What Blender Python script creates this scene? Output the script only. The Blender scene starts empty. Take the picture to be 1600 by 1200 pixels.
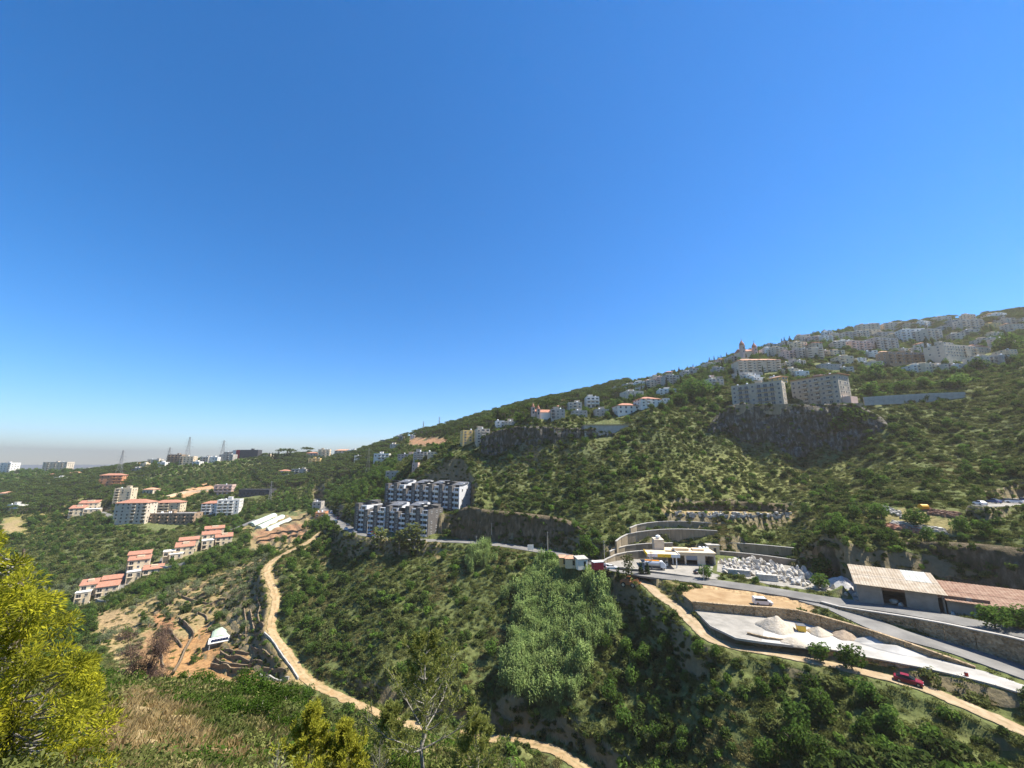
import bpy, bmesh, math, random
import numpy as np
from mathutils import Vector, Matrix

# ------------------------------------------------------------------ camera, sky, sun, exposure
scene = bpy.context.scene
col = scene.collection
CZ = 120.0                       # camera height above the datum
FPX = 620.0                      # focal length in pixels of the 1600 px wide photograph
HOR = 722.0
PITCH = math.atan((HOR - 600.0) / FPX)
SP, CP = math.sin(PITCH), math.cos(PITCH)

cam = bpy.data.cameras.new('camera')
cam.sensor_width = 36.0
cam.lens = 36.0 * FPX / 1600.0
cam.clip_start = 0.1
cam.clip_end = 120000.0
camo = bpy.data.objects.new('camera', cam)
camo.location = (0, 0, CZ)
camo.rotation_euler = (math.radians(90) + PITCH, 0, 0)
col.objects.link(camo)
scene.camera = camo

SUN_AZ, SUN_EL = math.radians(84), math.radians(56)     # clockwise from the view direction (+Y)
world = bpy.data.worlds.new('World')
scene.world = world
world.use_nodes = True
wn, wl = world.node_tree.nodes, world.node_tree.links
wn.clear()
w_out = wn.new('ShaderNodeOutputWorld')
w_bg = wn.new('ShaderNodeBackground')
sky = wn.new('ShaderNodeTexSky')
sky.sky_type = 'NISHITA'
sky.sun_disc = False
sky.sun_elevation = SUN_EL
sky.sun_rotation = SUN_AZ
sky.altitude = 1200
sky.air_density = 1.0
sky.dust_density = 0.0
sky.ozone_density = 6.0
w_bg.inputs['Strength'].default_value = 0.104
w_hs = wn.new('ShaderNodeHueSaturation')
w_hs.inputs['Saturation'].default_value = 1.3
wl.new(sky.outputs[0], w_hs.inputs['Color'])
wl.new(w_hs.outputs[0], w_bg.inputs['Color'])
wl.new(w_bg.outputs[0], w_out.inputs['Surface'])

sun = bpy.data.lights.new('sun', 'SUN')
sun.energy = 5.0
sun.angle = math.radians(0.53)
sun.color = (1.0, 0.94, 0.84)
suno = bpy.data.objects.new('sun', sun)
sd = Vector((math.sin(SUN_AZ) * math.cos(SUN_EL), math.cos(SUN_AZ) * math.cos(SUN_EL), math.sin(SUN_EL)))
suno.rotation_euler = sd.to_track_quat('Z', 'Y').to_euler()
suno.location = (300, 100, 500)
col.objects.link(suno)

vs = scene.view_settings
vs.view_transform = 'Standard'
vs.look = 'None'
vs.exposure = 1.12
vs.gamma = 1.0
vs.use_curve_mapping = False
scene.cycles.use_denoising = True
scene.cycles.use_adaptive_sampling = True
scene.cycles.adaptive_threshold = 0.02
scene.cycles.max_bounces = 6
scene.cycles.diffuse_bounces = 3
scene.cycles.transmission_bounces = 4
scene.cycles.volume_bounces = 0
scene.cycles.transparent_max_bounces = 6
scene.cycles.caustics_reflective = False
scene.cycles.caustics_refractive = False

random.seed(7)
RNG = np.random.default_rng(11)

# ------------------------------------------------------------------ image <-> world
def slope(py):
    return (py - 600.0) / FPX * CP - SP

def Z(px, py, zc):
    xn, yn = (px - 800.0) / FPX, (py - 600.0) / FPX
    return Vector((xn * zc, (CP + yn * SP) * zc, (SP - yn * CP) * zc + CZ))

def Hh(px, py, h):
    """point on the view line at height h relative to the camera"""
    return Z(px, py, -h / slope(py))

def project(x, y, z):
    z = z - CZ
    d = y * CP + z * SP
    u = -y * SP + z * CP
    d = np.where(np.abs(d) < 1e-6, 1e-6, d)
    return 800.0 + FPX * x / d, 600.0 - FPX * u / d, d

def perlin(x, y, seed=0):
    xi, yi = np.floor(x).astype(np.int64), np.floor(y).astype(np.int64)
    xf, yf = x - xi, y - yi
    def g(ix, iy):
        h = (ix * 374761393 + iy * 668265263 + seed * 1442695041) & 0x7fffffff
        h = ((h ^ (h >> 13)) * 1274126177) & 0x7fffffff
        a = (h ^ (h >> 16)) * (2 * math.pi / 65536.0)
        return np.cos(a), np.sin(a)
    u, v = xf * xf * (3 - 2 * xf), yf * yf * (3 - 2 * yf)
    def d(ix, iy, dx, dy):
        gx, gy = g(ix, iy)
        return gx * dx + gy * dy
    a = d(xi, yi, xf, yf); b = d(xi + 1, yi, xf - 1, yf)
    c = d(xi, yi + 1, xf, yf - 1); e = d(xi + 1, yi + 1, xf - 1, yf - 1)
    return (a * (1 - u) + b * u) * (1 - v) + (c * (1 - u) + e * u) * v

def fbm(x, y, octs=4, seed=0):
    s, a = 0.0, 1.0
    for i in range(octs):
        s = s + a * perlin(x * 2 ** i + i * 17.3, y * 2 ** i - i * 9.1, seed + i)
        a *= 0.5
    return s

# ------------------------------------------------------------------ terrain heights
CTRL = [
 # lower dirt road on the right, gravel yard, branch roads
 (1005,910,138),(1060,950,116),(1110,995,99.5),(1200,1018,92),(1300,1038,86),(1420,1067,79),(1500,1098,73.5),(1600,1142,67),
 (1110,958,110),(1200,966,106),(1130,985,99),(1300,985,98),(1300,1012,90),(1450,1045,82),(1520,1038,83),(1600,1082,73),
 (1192,948,108),(1120,940,112),(1100,908,131),(1200,922,121),(1290,938,111),(1400,952,101.6),(1500,970,93),(1600,990,85),
 (1300,950,106),(1400,988,93),(1500,1016,86),(1600,1050,78),
 (1340,935,107),(1480,955,98),(1600,965,93),
 (1300,845,128),(1400,850,124),(1500,860,117),(1600,880,106),
 (1400,800,140),(1400,750,168),(1400,700,200),(1400,650,228),(1400,620,248),(1400,600,268),(1400,580,305),(1400,550,380),(1400,525,500),(1400,511,600),
 (1500,800,133),(1500,750,158),(1500,700,188),(1500,650,215),(1500,615,236),(1500,590,268),(1500,560,310),(1500,530,420),(1500,500,560),
 (1600,850,110),(1600,800,125),(1600,785,131),(1600,740,150),(1600,680,176),(1600,620,208),(1600,570,258),(1600,540,310),(1600,510,430),(1600,491,540),
 (1700,1100,62),(1700,900,90),(1700,750,120),(1700,600,180),(1700,500,400),(1700,475,520),
 # station and the slope behind
 (1200,890,140),(1200,870,158),(1180,853,163),(1240,835,168),(1250,800,178),(1250,760,203),(1250,705,237),(1250,640,252),(1250,615,268),(1250,590,308),(1250,560,350),(1250,540,450),(1275,524,570),
 (1060,890,146),(1060,866,164),(1000,872,160),(1000,838,170),(1050,818,177),(1100,810,181),(1150,800,180),(1150,788,190),(1100,760,204),(1150,730,219),(1100,720,223),(1100,690,242),(1100,650,262),(1100,622,285),(1100,595,330),(1100,578,480),(1110,568,580),
 (1180,703,240),(1180,640,256),(1180,600,300),(1180,575,340),(1190,548,560),
 (1330,760,190),(1330,700,226),(1330,640,243),(1330,610,262),(1330,590,305),(1330,560,340),(1330,535,450),(1330,516,600),
 (940,885,153),(950,850,165),(950,800,185),(950,760,205),(950,720,226),(950,690,250),(950,665,264),(950,640,300),(950,620,400),(955,606,560),
 (1020,780,190),(1020,740,210),(1020,690,235),(1020,650,255),(1020,630,290),(1020,605,400),(1030,590,560),
 (880,875,165),(880,820,190),(880,760,220),(880,712,248),(880,668,262),(880,645,310),(880,625,520),
 (830,858,184),(830,846,192),(830,800,206),(830,760,230),(830,716,252),(830,668,264),(830,650,290),(830,640,420),(830,633,540),
 (770,720,262),(770,690,275),(770,665,300),(780,650,500),(780,645,560),
 (740,846,200),(740,838,208),(740,792,216),(740,740,250),(740,702,276),(740,682,330),(740,670,420),(740,657,570),
 (650,836,222),(690,800,238),(650,798,248),(610,795,262),(650,750,272),(700,730,262),(650,722,300),(650,707,400),(650,692,480),(650,680,620),
 (560,832,230),(580,805,262),(560,762,340),(580,737,420),(580,722,480),(580,702,640),
 (510,800,340),(498,786,420),(470,762,480),(480,742,560),(480,727,640),(480,712,720),
 # left ridge and slopes
 (300,724,650),(250,727,670),(200,731,690),(100,739,760),(50,738,820),(0,736,900),(-100,740,900),(400,716,680),(350,720,660),
 (0,800,450),(0,770,560),(100,800,430),(100,770,520),(200,820,370),(200,780,450),(200,752,560),(300,800,420),(300,770,480),(300,745,570),(400,800,410),(400,770,470),(400,738,600),
 (-100,800,450),(-100,900,280),(-200,900,280),(-200,780,600),(-200,1000,200),
 (150,935,250),(100,880,310),(50,840,370),(0,860,330),(0,830,380),(200,850,340),(280,870,300),(330,850,330),(380,850,310),(430,830,330),(460,812,350),
 (400,880,255),(300,920,235),(350,960,205),(250,980,200),(350,1000,185),(300,1050,165),(400,1050,160),(200,1000,195),(200,950,225),(100,980,215),(0,950,250),
 # the dirt track in the valley
 (495,835,260),(470,855,245),(430,872,235),(420,890,222),(428,930,198),(425,980,178),(450,1020,162),(480,1065,145),(530,1087,137),(570,1105,130),(650,1135,121),(750,1150,113),(850,1167,105),(900,1190,97),
 # the spur between track and main road
 (500,900,215),(500,860,236),(550,860,222),(600,860,210),(600,900,190),(600,950,168),(600,1000,150),(600,1050,138),
 (700,862,195),(700,900,178),(700,950,160),(700,1000,143),(700,1060,127),(700,1110,115),
 (800,880,172),(800,920,160),(800,980,142),(800,1050,124),(800,1110,112),
 (900,920,150),(900,980,135),(900,1050,118),(900,1120,106),
 (1000,940,135),(1000,1000,120),(1000,1080,105),(1000,1160,93),(1000,1200,88),
 (1100,1030,99),(1100,1080,90),(1100,1160,82),(1100,1200,79),
 (1200,1040,90),(1200,1100,82),(1200,1200,72),(1300,1062,85),(1300,1120,77),(1300,1200,68),(1400,1090,77),(1400,1200,64),(1500,1130,71),(1500,1200,62.5),(1600,1165,66),(1600,1200,63),
 # the near hillside under the camera
 (100,1200,7),(200,1200,9),(300,1200,12),(250,1130,18),(230,1092,24),(250,1072,31),(100,1070,22),(350,1090,34),(450,1115,32),(550,1145,28),(650,1175,26),(750,1195,25),(500,1200,18),
]
WPT = [(0,0,-1.75),(0,4,-3.4),(0,-15,4),(0,-60,18),(-60,-40,8),(60,-40,8),(-15,0,-2),(-40,0,-6),(15,0,-4),(40,0,-20),(90,0,-45),(-90,0,-30),(-20,40,-24),(0,-300,60),(-300,-200,-30),(300,-200,20),(300,0,-30)]
for px, zs in {100:((45,.62),(80,.60),(120,.56),(160,.50)), 300:((60,.70),(100,.66),(135,.62)), 500:((50,.76),(80,.74),(110,.70)), 650:((45,.80),(75,.78),(100,.73)),
               800:((24,.80),(50,.86),(80,.84)), 1000:((20,.92),(50,.92),(75,.86)), 1200:((20,1.0),(45,.98),(60,.86)), 1400:((20,1.0),(45,.92)), 1600:((20,.9),(45,.86))}.items():
    for zc, s in zs:
        p = Z(px, 600 + (s + SP) / CP * FPX, zc)
        WPT.append((p.x, p.y, p.z - CZ))
for px, zc, h in [(0,1300,-90),(200,1150,-80),(400,1100,-60),(600,1000,-15),(750,900,40),(850,850,70),(950,850,95),(1100,850,120),(1250,850,160),(1400,850,185),(1600,750,180),(1750,650,180),(-150,1300,-90),
                  (0,2400,-240),(300,2400,-240),(600,2200,-200),(800,2000,-100),(1000,1900,0),(1300,1700,60),(1600,1500,60),(-300,2000,-240),(-600,900,-150)]:
    p = Z(px, 722, zc)
    WPT.append((p.x, p.y, h))

cp = np.array([tuple(Z(*c)) for c in CTRL] + [(a, b, c + CZ) for a, b, c in WPT])
def warp(x, y):
    r = np.sqrt(x * x + y * y)
    k = (r + 15.0) ** -0.6
    return x * k, y * k
cu, cv = warp(cp[:, 0], cp[:, 1])
def kern(du, dv):
    return np.sqrt(du * du + dv * dv + 0.03)
N = len(cp)
A = np.zeros((N + 3, N + 3))
A[:N, :N] = kern(cu[:, None] - cu, cv[:, None] - cv) - 0.01 * np.eye(N)
A[:N, N] = 1; A[:N, N + 1] = cu; A[:N, N + 2] = cv
A[N:, :N] = A[:N, N:].T
sol = np.linalg.solve(A, np.concatenate([cp[:, 2], np.zeros(3)]))
def rbf(x, y):
    u, v = warp(x, y)
    out = np.empty_like(u)
    for i in range(0, len(u), 20000):
        uu, vv = u[i:i + 20000], v[i:i + 20000]
        out[i:i + 20000] = kern(uu[:, None] - cu, vv[:, None] - cv) @ sol[:N] + sol[N] + sol[N + 1] * uu + sol[N + 2] * vv
    return out

AZ = np.radians(np.concatenate([np.linspace(-180, -62, 36)[:-1], np.linspace(-62, 62, 640), np.linspace(62, 180, 36)[1:]]))
RR = np.concatenate([np.geomspace(0.6, 60, 180)[:-1], np.geomspace(60, 420, 230)[:-1], np.geomspace(420, 1200, 90)[:-1], np.geomspace(1200, 9000, 50)])
NA, NR = len(AZ), len(RR)
GX = np.sin(AZ)[:, None] * RR[None, :]
GY = np.cos(AZ)[:, None] * RR[None, :]
ZG = rbf(GX.ravel(), GY.ravel()).reshape(NA, NR)
far = np.clip((RR - 1800) / 2500, 0, 1)[None, :]
ZG = ZG * (1 - far) + (CZ - 300) * far
amp = np.clip(RR / 150.0, 0.05, 1.0)[None, :] * np.clip((RR - 2) / 20, 0, 1)[None, :]
ZG = ZG + amp * (1.1 * fbm(GX / 22, GY / 22, 4, 3) + 0.35 * fbm(GX / 4, GY / 4, 2, 9))

def hz(x, y):
    """terrain height (bilinear in the grid), arrays"""
    x, y = np.asarray(x, float), np.asarray(y, float)
    a = np.interp(np.arctan2(x, y), AZ, np.arange(NA))
    r = np.interp(np.log(np.maximum(np.hypot(x, y), 0.6)), np.log(RR), np.arange(NR))
    i = np.clip(a.astype(int), 0, NA - 2); j = np.clip(r.astype(int), 0, NR - 2)
    fa, fr = a - i, r - j
    return (ZG[i, j] * (1 - fa) * (1 - fr) + ZG[i + 1, j] * fa * (1 - fr) + ZG[i, j + 1] * (1 - fa) * fr + ZG[i + 1, j + 1] * fa * fr)
def h1(x, y):
    return float(hz(np.array([x]), np.array([y]))[0])

def G(px, py, rmin=40.0):
    """where the view line through a pixel meets the terrain"""
    d = Z(px, py, 1.0) - Vector((0, 0, CZ))
    az = math.atan2(d.x, d.y)
    tl = d.z / math.hypot(d.x, d.y)
    a = np.interp(az, AZ, np.arange(NA)); i = int(a); fa = a - i
    prof = ZG[i] * (1 - fa) + ZG[min(i + 1, NA - 1)] * fa
    diff = prof - (CZ + tl * RR)
    ok = np.where((diff[1:] >= 0) & (diff[:-1] < 0) & (RR[1:] > rmin))[0]
    if len(ok) == 0:
        k = np.where(RR > rmin)[0]
        m = k[np.argmax((prof - CZ)[k] / RR[k])] if py < 780 else k[0]
        r = RR[m]
    else:
        m = ok[0]
        t = -diff[m] / (diff[m + 1] - diff[m])
        r = RR[m] + t * (RR[m + 1] - RR[m])
    x, y = math.sin(az) * r, math.cos(az) * r
    return Vector((x, y, h1(x, y)))

def depth(p):
    return p.y * CP + (p.z - CZ) * SP

# ------------------------------------------------------------------ cuts in the terrain: roads and levelled yards
def W(px, zc, h):
    """point at column px, depth zc, height h relative to the camera"""
    return Z(px, 600 + (-h / zc + SP) / CP * FPX, zc)

def smooth_line(pts, n=6):
    """Catmull-Rom through points"""
    P = [2 * pts[0] - pts[1]] + list(pts) + [2 * pts[-1] - pts[-2]]
    out = []
    for i in range(1, len(P) - 2):
        p0, p1, p2, p3 = P[i - 1], P[i], P[i + 1], P[i + 2]
        for k in range(n):
            t = k / n
            out.append(0.5 * ((2 * p1) + (p2 - p0) * t + (2 * p0 - 5 * p1 + 4 * p2 - p3) * t * t + (3 * p1 - p0 - 3 * p2 + p3) * t ** 3))
    out.append(P[-2].copy())
    return out

ROADS = {
 'main_road': (7.5, [(494,779,470),(498,785,425),(510,800,340),(530,817,275),(560,832,230),(620,842,215),(740,847,200),(830,858,184),(900,872,166),(960,888,150),(1000,895,143),(1100,908,131),(1200,922,121),(1290,937,111.5),(1400,952,101.6),(1500,970,93),(1600,990,85),(1700,1010,77)]),
 'branch_road': (7.5, [(1262,936,113.5),(1310,950,106),(1350,968,99.5),(1400,988,93),(1500,1016,86),(1600,1050,78),(1700,1085,71)]),
 'dirt_road': (3.6, [(985,897,144),(1008,910,138),(1030,930,126),(1060,950,116),(1085,975,106),(1110,997,99),(1150,1010,95),(1200,1018,92),(1300,1038,86),(1420,1067,79),(1500,1098,73.5),(1600,1142,67),(1700,1190,61)]),
 'valley_track': (3.4, [(512,822,262),(500,832,262),(480,848,250),(445,865,238),(425,878,230),(417,893,220),(425,915,206),(431,940,193),(424,975,179),(430,995,172),(450,1020,162),(480,1062,146),(530,1087,137),(570,1105,130),(650,1135,121),(750,1150,113),(850,1167,105),(900,1192,97),(960,1240,88)]),
 'villa_street': (5.0, [(128,950,246),(165,938,252),(192,915,264),(198,898,276),(250,884,292),(262,868,306),(305,855,322),(308,838,345),(365,826,350),(400,812,370)]),
 'hill_lane': (5.0, [(178,812,392),(165,802,415),(140,797,440),(118,794,455),(128,785,480),(150,781,495),(175,779,500)]),
}
ROADW = {k: smooth_line([Z(*p) for p in v[1]]) for k, v in ROADS.items()}
PADS = {   # image outline, level relative to the camera
 'dirt_lot': (-39.3, [(1083,942),(1060,924),(1100,917),(1200,931),(1262,944),(1266,957),(1240,955),(1200,952.5),(1160,949),(1120,946)]),
 'station_yard': (-38.4, [(925,876),(985,870),(1060,869),(1110,872),(1135,890),(1120,906),(1000,890),(950,884)]),
 'stone_yard': (-37.9, [(1120,893),(1122,873),(1180,872),(1255,888),(1318,912),(1335,932),(1290,926),(1200,913)]),
 'warehouse_yard': (-37.2, [(1318,914),(1400,922),(1500,934),(1600,950),(1700,965),(1700,1000),(1600,978),(1500,963),(1400,945),(1335,937)]),
 'pit_floor': (-22.3, [(1040,801),(1060,796),(1150,796),(1235,797),(1232,800),(1150,802)]),
 'parking_terrace': (-14.0, [(1515,789),(1550,784),(1700,783),(1700,790),(1600,791),(1540,792)]),
 'lower_flats_pad': (-39.0, [(552,832),(600,824),(700,826),(735,836),(700,844),(620,840)]),
 'upper_flats_pad': (-28.6, [(598,794),(640,789),(720,792),(742,800),(735,804),(650,801)]),
 'wall_terrace': (-36.7, [(1112,869.5),(1180,869),(1258,879.5),(1246,873),(1180,865.5),(1126,864.5)]),
 'gravel_yard': (-41.2, [(1085,953),(1120,956.5),(1160,960),(1200,964),(1240,967),(1262,972),(1300,985),(1360,1001),(1400,1012),(1450,1025),(1525,1043),(1600,1070),(1700,1100),(1700,1125),(1600,1085),(1450,1046),(1350,1027),(1300,1016),(1190,1003),(1150,997),(1110,978)]),
}
def seg_dist(x, y, line):
    best = np.full(x.shape, 1e9); bz = np.zeros(x.shape)
    for a, b in zip(line[:-1], line[1:]):
        dx, dy = b.x - a.x, b.y - a.y
        L = dx * dx + dy * dy + 1e-9
        t = np.clip(((x - a.x) * dx + (y - a.y) * dy) / L, 0, 1)
        d = np.hypot(x - a.x - t * dx, y - a.y - t * dy)
        m = d < best
        best = np.where(m, d, best); bz = np.where(m, a.z + t * (b.z - a.z), bz)
    return best, bz
def in_poly(x, y, poly):
    ins = np.zeros(x.shape, bool)
    n = len(poly)
    for i in range(n):
        x1, y1 = poly[i]; x2, y2 = poly[(i + 1) % n]
        if y1 == y2: continue
        c = ((y1 > y) != (y2 > y)) & (x < (x2 - x1) * (y - y1) / (y2 - y1) + x1)
        ins ^= c
    return ins
def sstep(a, b, t):
    t = np.clip((t - a) / (b - a), 0, 1)
    return t * t * (3 - 2 * t)

# farm terraces: the slope is stepped along its contours
def terraces(poly, step, phase):
    px, py, d = project(GX, GY, ZG)
    m = in_poly(px + 10 * fbm(GX / 9, GY / 9, 2, 81), py + 4 * fbm(GX / 9, GY / 9, 2, 83), poly) & (d > 60)
    z = ZG[m] / step + phase + .12 * fbm(GX[m] / 12, GY[m] / 12, 2, 85); f = z - np.floor(z)
    ZG[m] = (np.floor(z) + .22 * f + .78 * sstep(.80, 1.0, f) - phase) * step
terraces([(230, 940), (300, 905), (385, 880), (418, 880), (420, 1000), (470, 1064), (300, 1066), (215, 1060), (225, 990)], 2.3, .3)
terraces([(385, 862), (395, 808), (478, 798), (492, 815), (470, 848), (432, 862)], 2.4, .1)
for k, (wd, _) in ROADS.items():
    L = ROADW[k]
    xs, ys = [p.x for p in L], [p.y for p in L]
    m = (GX > min(xs) - 15) & (GX < max(xs) + 15) & (GY > min(ys) - 15) & (GY < max(ys) + 15)
    d, bz = seg_dist(GX[m], GY[m], L)
    w = 1 - sstep(wd / 2 + 1.0, wd / 2 + 4.0, d)
    ZG[m] = ZG[m] * (1 - w) + (bz - 0.22) * w
PADW = {}
for k, (h, pl) in PADS.items():
    P = [Hh(a, b, h) for a, b in pl]
    PADW[k] = P
    xs, ys = [p.x for p in P], [p.y for p in P]
    m = (GX > min(xs) - 6) & (GX < max(xs) + 6) & (GY > min(ys) - 6) & (GY < max(ys) + 6)
    x, y = GX[m], GY[m]
    d, _ = seg_dist(x, y, P + [P[0]])
    d = np.where(in_poly(x, y, [(p.x, p.y) for p in P]), 0, d)
    w = 1 - sstep(0.3, 1.7, d)
    ZG[m] = ZG[m] * (1 - w) + (h + CZ) * w

for k, (wd, _) in ROADS.items():                        # the roads cut cleanly past the levelled yards
    L = ROADW[k]; xs, ys = [p.x for p in L], [p.y for p in L]
    m = (GX > min(xs) - 6) & (GX < max(xs) + 6) & (GY > min(ys) - 6) & (GY < max(ys) + 6)
    d, bz = seg_dist(GX[m], GY[m], L)
    w = 1 - sstep(wd / 2 + 0.3, wd / 2 + 1.2, d)
    ZG[m] = ZG[m] * (1 - w) + (bz - 0.22) * w

# ------------------------------------------------------------------ materials
MATS = {}
def mat(name, color, rough=0.85, noise=None, bump=0.0, spec=0.3, metallic=0.0, color2=None, scale=1.0, coords='Object', detail=6.0, rand=0.0, stretch=None):
    if name in MATS: return MATS[name]
    m = bpy.data.materials.new(name); m.use_nodes = True
    nt = m.node_tree; n, l = nt.nodes, nt.links
    b = n['Principled BSDF']
    b.inputs['Roughness'].default_value = rough
    b.inputs['Metallic'].default_value = metallic
    b.inputs['Specular IOR Level'].default_value = spec
    c = (*color, 1)
    b.inputs['Base Color'].default_value = c
    last = None
    if color2 is not None or bump:
        tc = n.new('ShaderNodeTexCoord'); nz = n.new('ShaderNodeTexNoise')
        src = tc.outputs[coords]
        if stretch:
            mp = n.new('ShaderNodeMapping'); mp.inputs['Scale'].default_value = stretch
            l.new(src, mp.inputs['Vector']); src = mp.outputs[0]
        l.new(src, nz.inputs['Vector'])
        nz.inputs['Scale'].default_value = scale; nz.inputs['Detail'].default_value = detail; nz.inputs['Roughness'].default_value = 0.62
    if color2 is not None:
        r = n.new('ShaderNodeValToRGB')
        r.color_ramp.elements[0].position = 0.36; r.color_ramp.elements[1].position = 0.66
        r.color_ramp.elements[0].color = c; r.color_ramp.elements[1].color = (*color2, 1)
        l.new(nz.outputs['Fac'], r.inputs['Fac']); last = r.outputs['Color']
        l.new(last, b.inputs['Base Color'])
    if rand:
        oi = n.new('ShaderNodeObjectInfo'); hs = n.new('ShaderNodeHueSaturation'); mr = n.new('ShaderNodeMapRange')
        mr.inputs['To Min'].default_value = 1 - rand; mr.inputs['To Max'].default_value = 1 + rand
        l.new(oi.outputs['Random'], mr.inputs['Value']); l.new(mr.outputs[0], hs.inputs['Value'])
        if last: l.new(last, hs.inputs['Color'])
        else: hs.inputs['Color'].default_value = c
        l.new(hs.outputs[0], b.inputs['Base Color'])
    if bump:
        bp = n.new('ShaderNodeBump'); bp.inputs['Strength'].default_value = bump; bp.inputs['Distance'].default_value = 0.3
        l.new(nz.outputs['Fac'], bp.inputs['Height']); l.new(bp.outputs[0], b.inputs['Normal'])
    MATS[name] = m
    return m

def leaf_mat(name, c1, c2, trans=0.4, rand=0.35, scale=0.35, gain=1.5, off=-0.3):
    """foliage: diffuse + translucent, colour varied per plant and over the crown"""
    if name in MATS: return MATS[name]
    m = bpy.data.materials.new(name); m.use_nodes = True
    nt = m.node_tree; n, l = nt.nodes, nt.links
    n.clear()
    out = n.new('ShaderNodeOutputMaterial'); mx = n.new('ShaderNodeMixShader'); df = n.new('ShaderNodeBsdfDiffuse'); tr = n.new('ShaderNodeBsdfTranslucent')
    oi = n.new('ShaderNodeObjectInfo'); geo = n.new('ShaderNodeNewGeometry'); nz = n.new('ShaderNodeTexNoise'); ad = n.new('ShaderNodeMath'); mc = n.new('ShaderNodeMix'); hs = n.new('ShaderNodeHueSaturation'); mr = n.new('ShaderNodeMapRange')
    mc.data_type = 'RGBA'
    l.new(geo.outputs['Position'], nz.inputs['Vector']); nz.inputs['Scale'].default_value = scale; nz.inputs['Detail'].default_value = 3
    ad.operation = 'MULTIPLY_ADD'; ad.inputs[1].default_value = gain; ad.inputs[2].default_value = off
    l.new(nz.outputs['Fac'], ad.inputs[0])
    l.new(ad.outputs[0], mc.inputs['Factor']); ad.use_clamp = True
    mc.inputs[6].default_value = (*c1, 1); mc.inputs[7].default_value = (*c2, 1)
    mr.inputs['To Min'].default_value = 1 - rand; mr.inputs['To Max'].default_value = 1 + rand
    l.new(oi.outputs['Random'], mr.inputs['Value']); l.new(mr.outputs[0], hs.inputs['Value'])
    l.new(mc.outputs[2], hs.inputs['Color'])
    l.new(hs.outputs[0], df.inputs['Color']); l.new(hs.outputs[0], tr.inputs['Color'])
    mx.inputs[0].default_value = trans
    l.new(df.outputs[0], mx.inputs[1]); l.new(tr.outputs[0], mx.inputs[2]); l.new(mx.outputs[0], out.inputs['Surface'])
    MATS[name] = m
    return m

def glass_mat():
    if 'window_glass' in MATS: return MATS['window_glass']
    m = bpy.data.materials.new('window_glass'); m.use_nodes = True
    b = m.node_tree.nodes['Principled BSDF']
    b.inputs['Base Color'].default_value = (0.02, 0.027, 0.032, 1); b.inputs['Roughness'].default_value = 0.15
    MATS['window_glass'] = m
    return m

# ------------------------------------------------------------------ object helpers
def tag(o, label=None, cat=None, group=None, kind=None):
    if label: o['label'] = label
    if cat: o['category'] = cat
    if group: o['group'] = group
    if kind: o['kind'] = kind
    return o
def mesh_np(name, verts, faces, mats=(), midx=None, smooth=False):
    """mesh from arrays; faces is an (n,4) or (n,3) array or a list of tuples"""
    me = bpy.data.meshes.new(name)
    verts = np.asarray(verts, np.float32)
    if isinstance(faces, np.ndarray):
        k = faces.shape[1]; nf = len(faces)
        me.vertices.add(len(verts)); me.vertices.foreach_set('co', verts.ravel())
        me.loops.add(nf * k); me.loops.foreach_set('vertex_index', faces.ravel().astype(np.int32))
        me.polygons.add(nf); me.polygons.foreach_set('loop_start', np.arange(0, nf * k, k, dtype=np.int32))
        me.update(calc_edges=True)
    else:
        me.from_pydata([tuple(map(float, v)) for v in verts], [], faces); me.update()
    for m in mats: me.materials.append(m)
    if midx is not None: me.polygons.foreach_set('material_index', np.asarray(midx, np.int32))
    if smooth: me.polygons.foreach_set('use_smooth', np.ones(len(me.polygons), bool))
    me.validate()
    return me
def link(name, me, parent=None, loc=None, rz=None):
    o = bpy.data.objects.new(name, me); col.objects.link(o)
    if parent is not None: o.parent = parent
    if loc is not None: o.location = loc
    if rz is not None: o.rotation_euler = (0, 0, rz)
    return o
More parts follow.
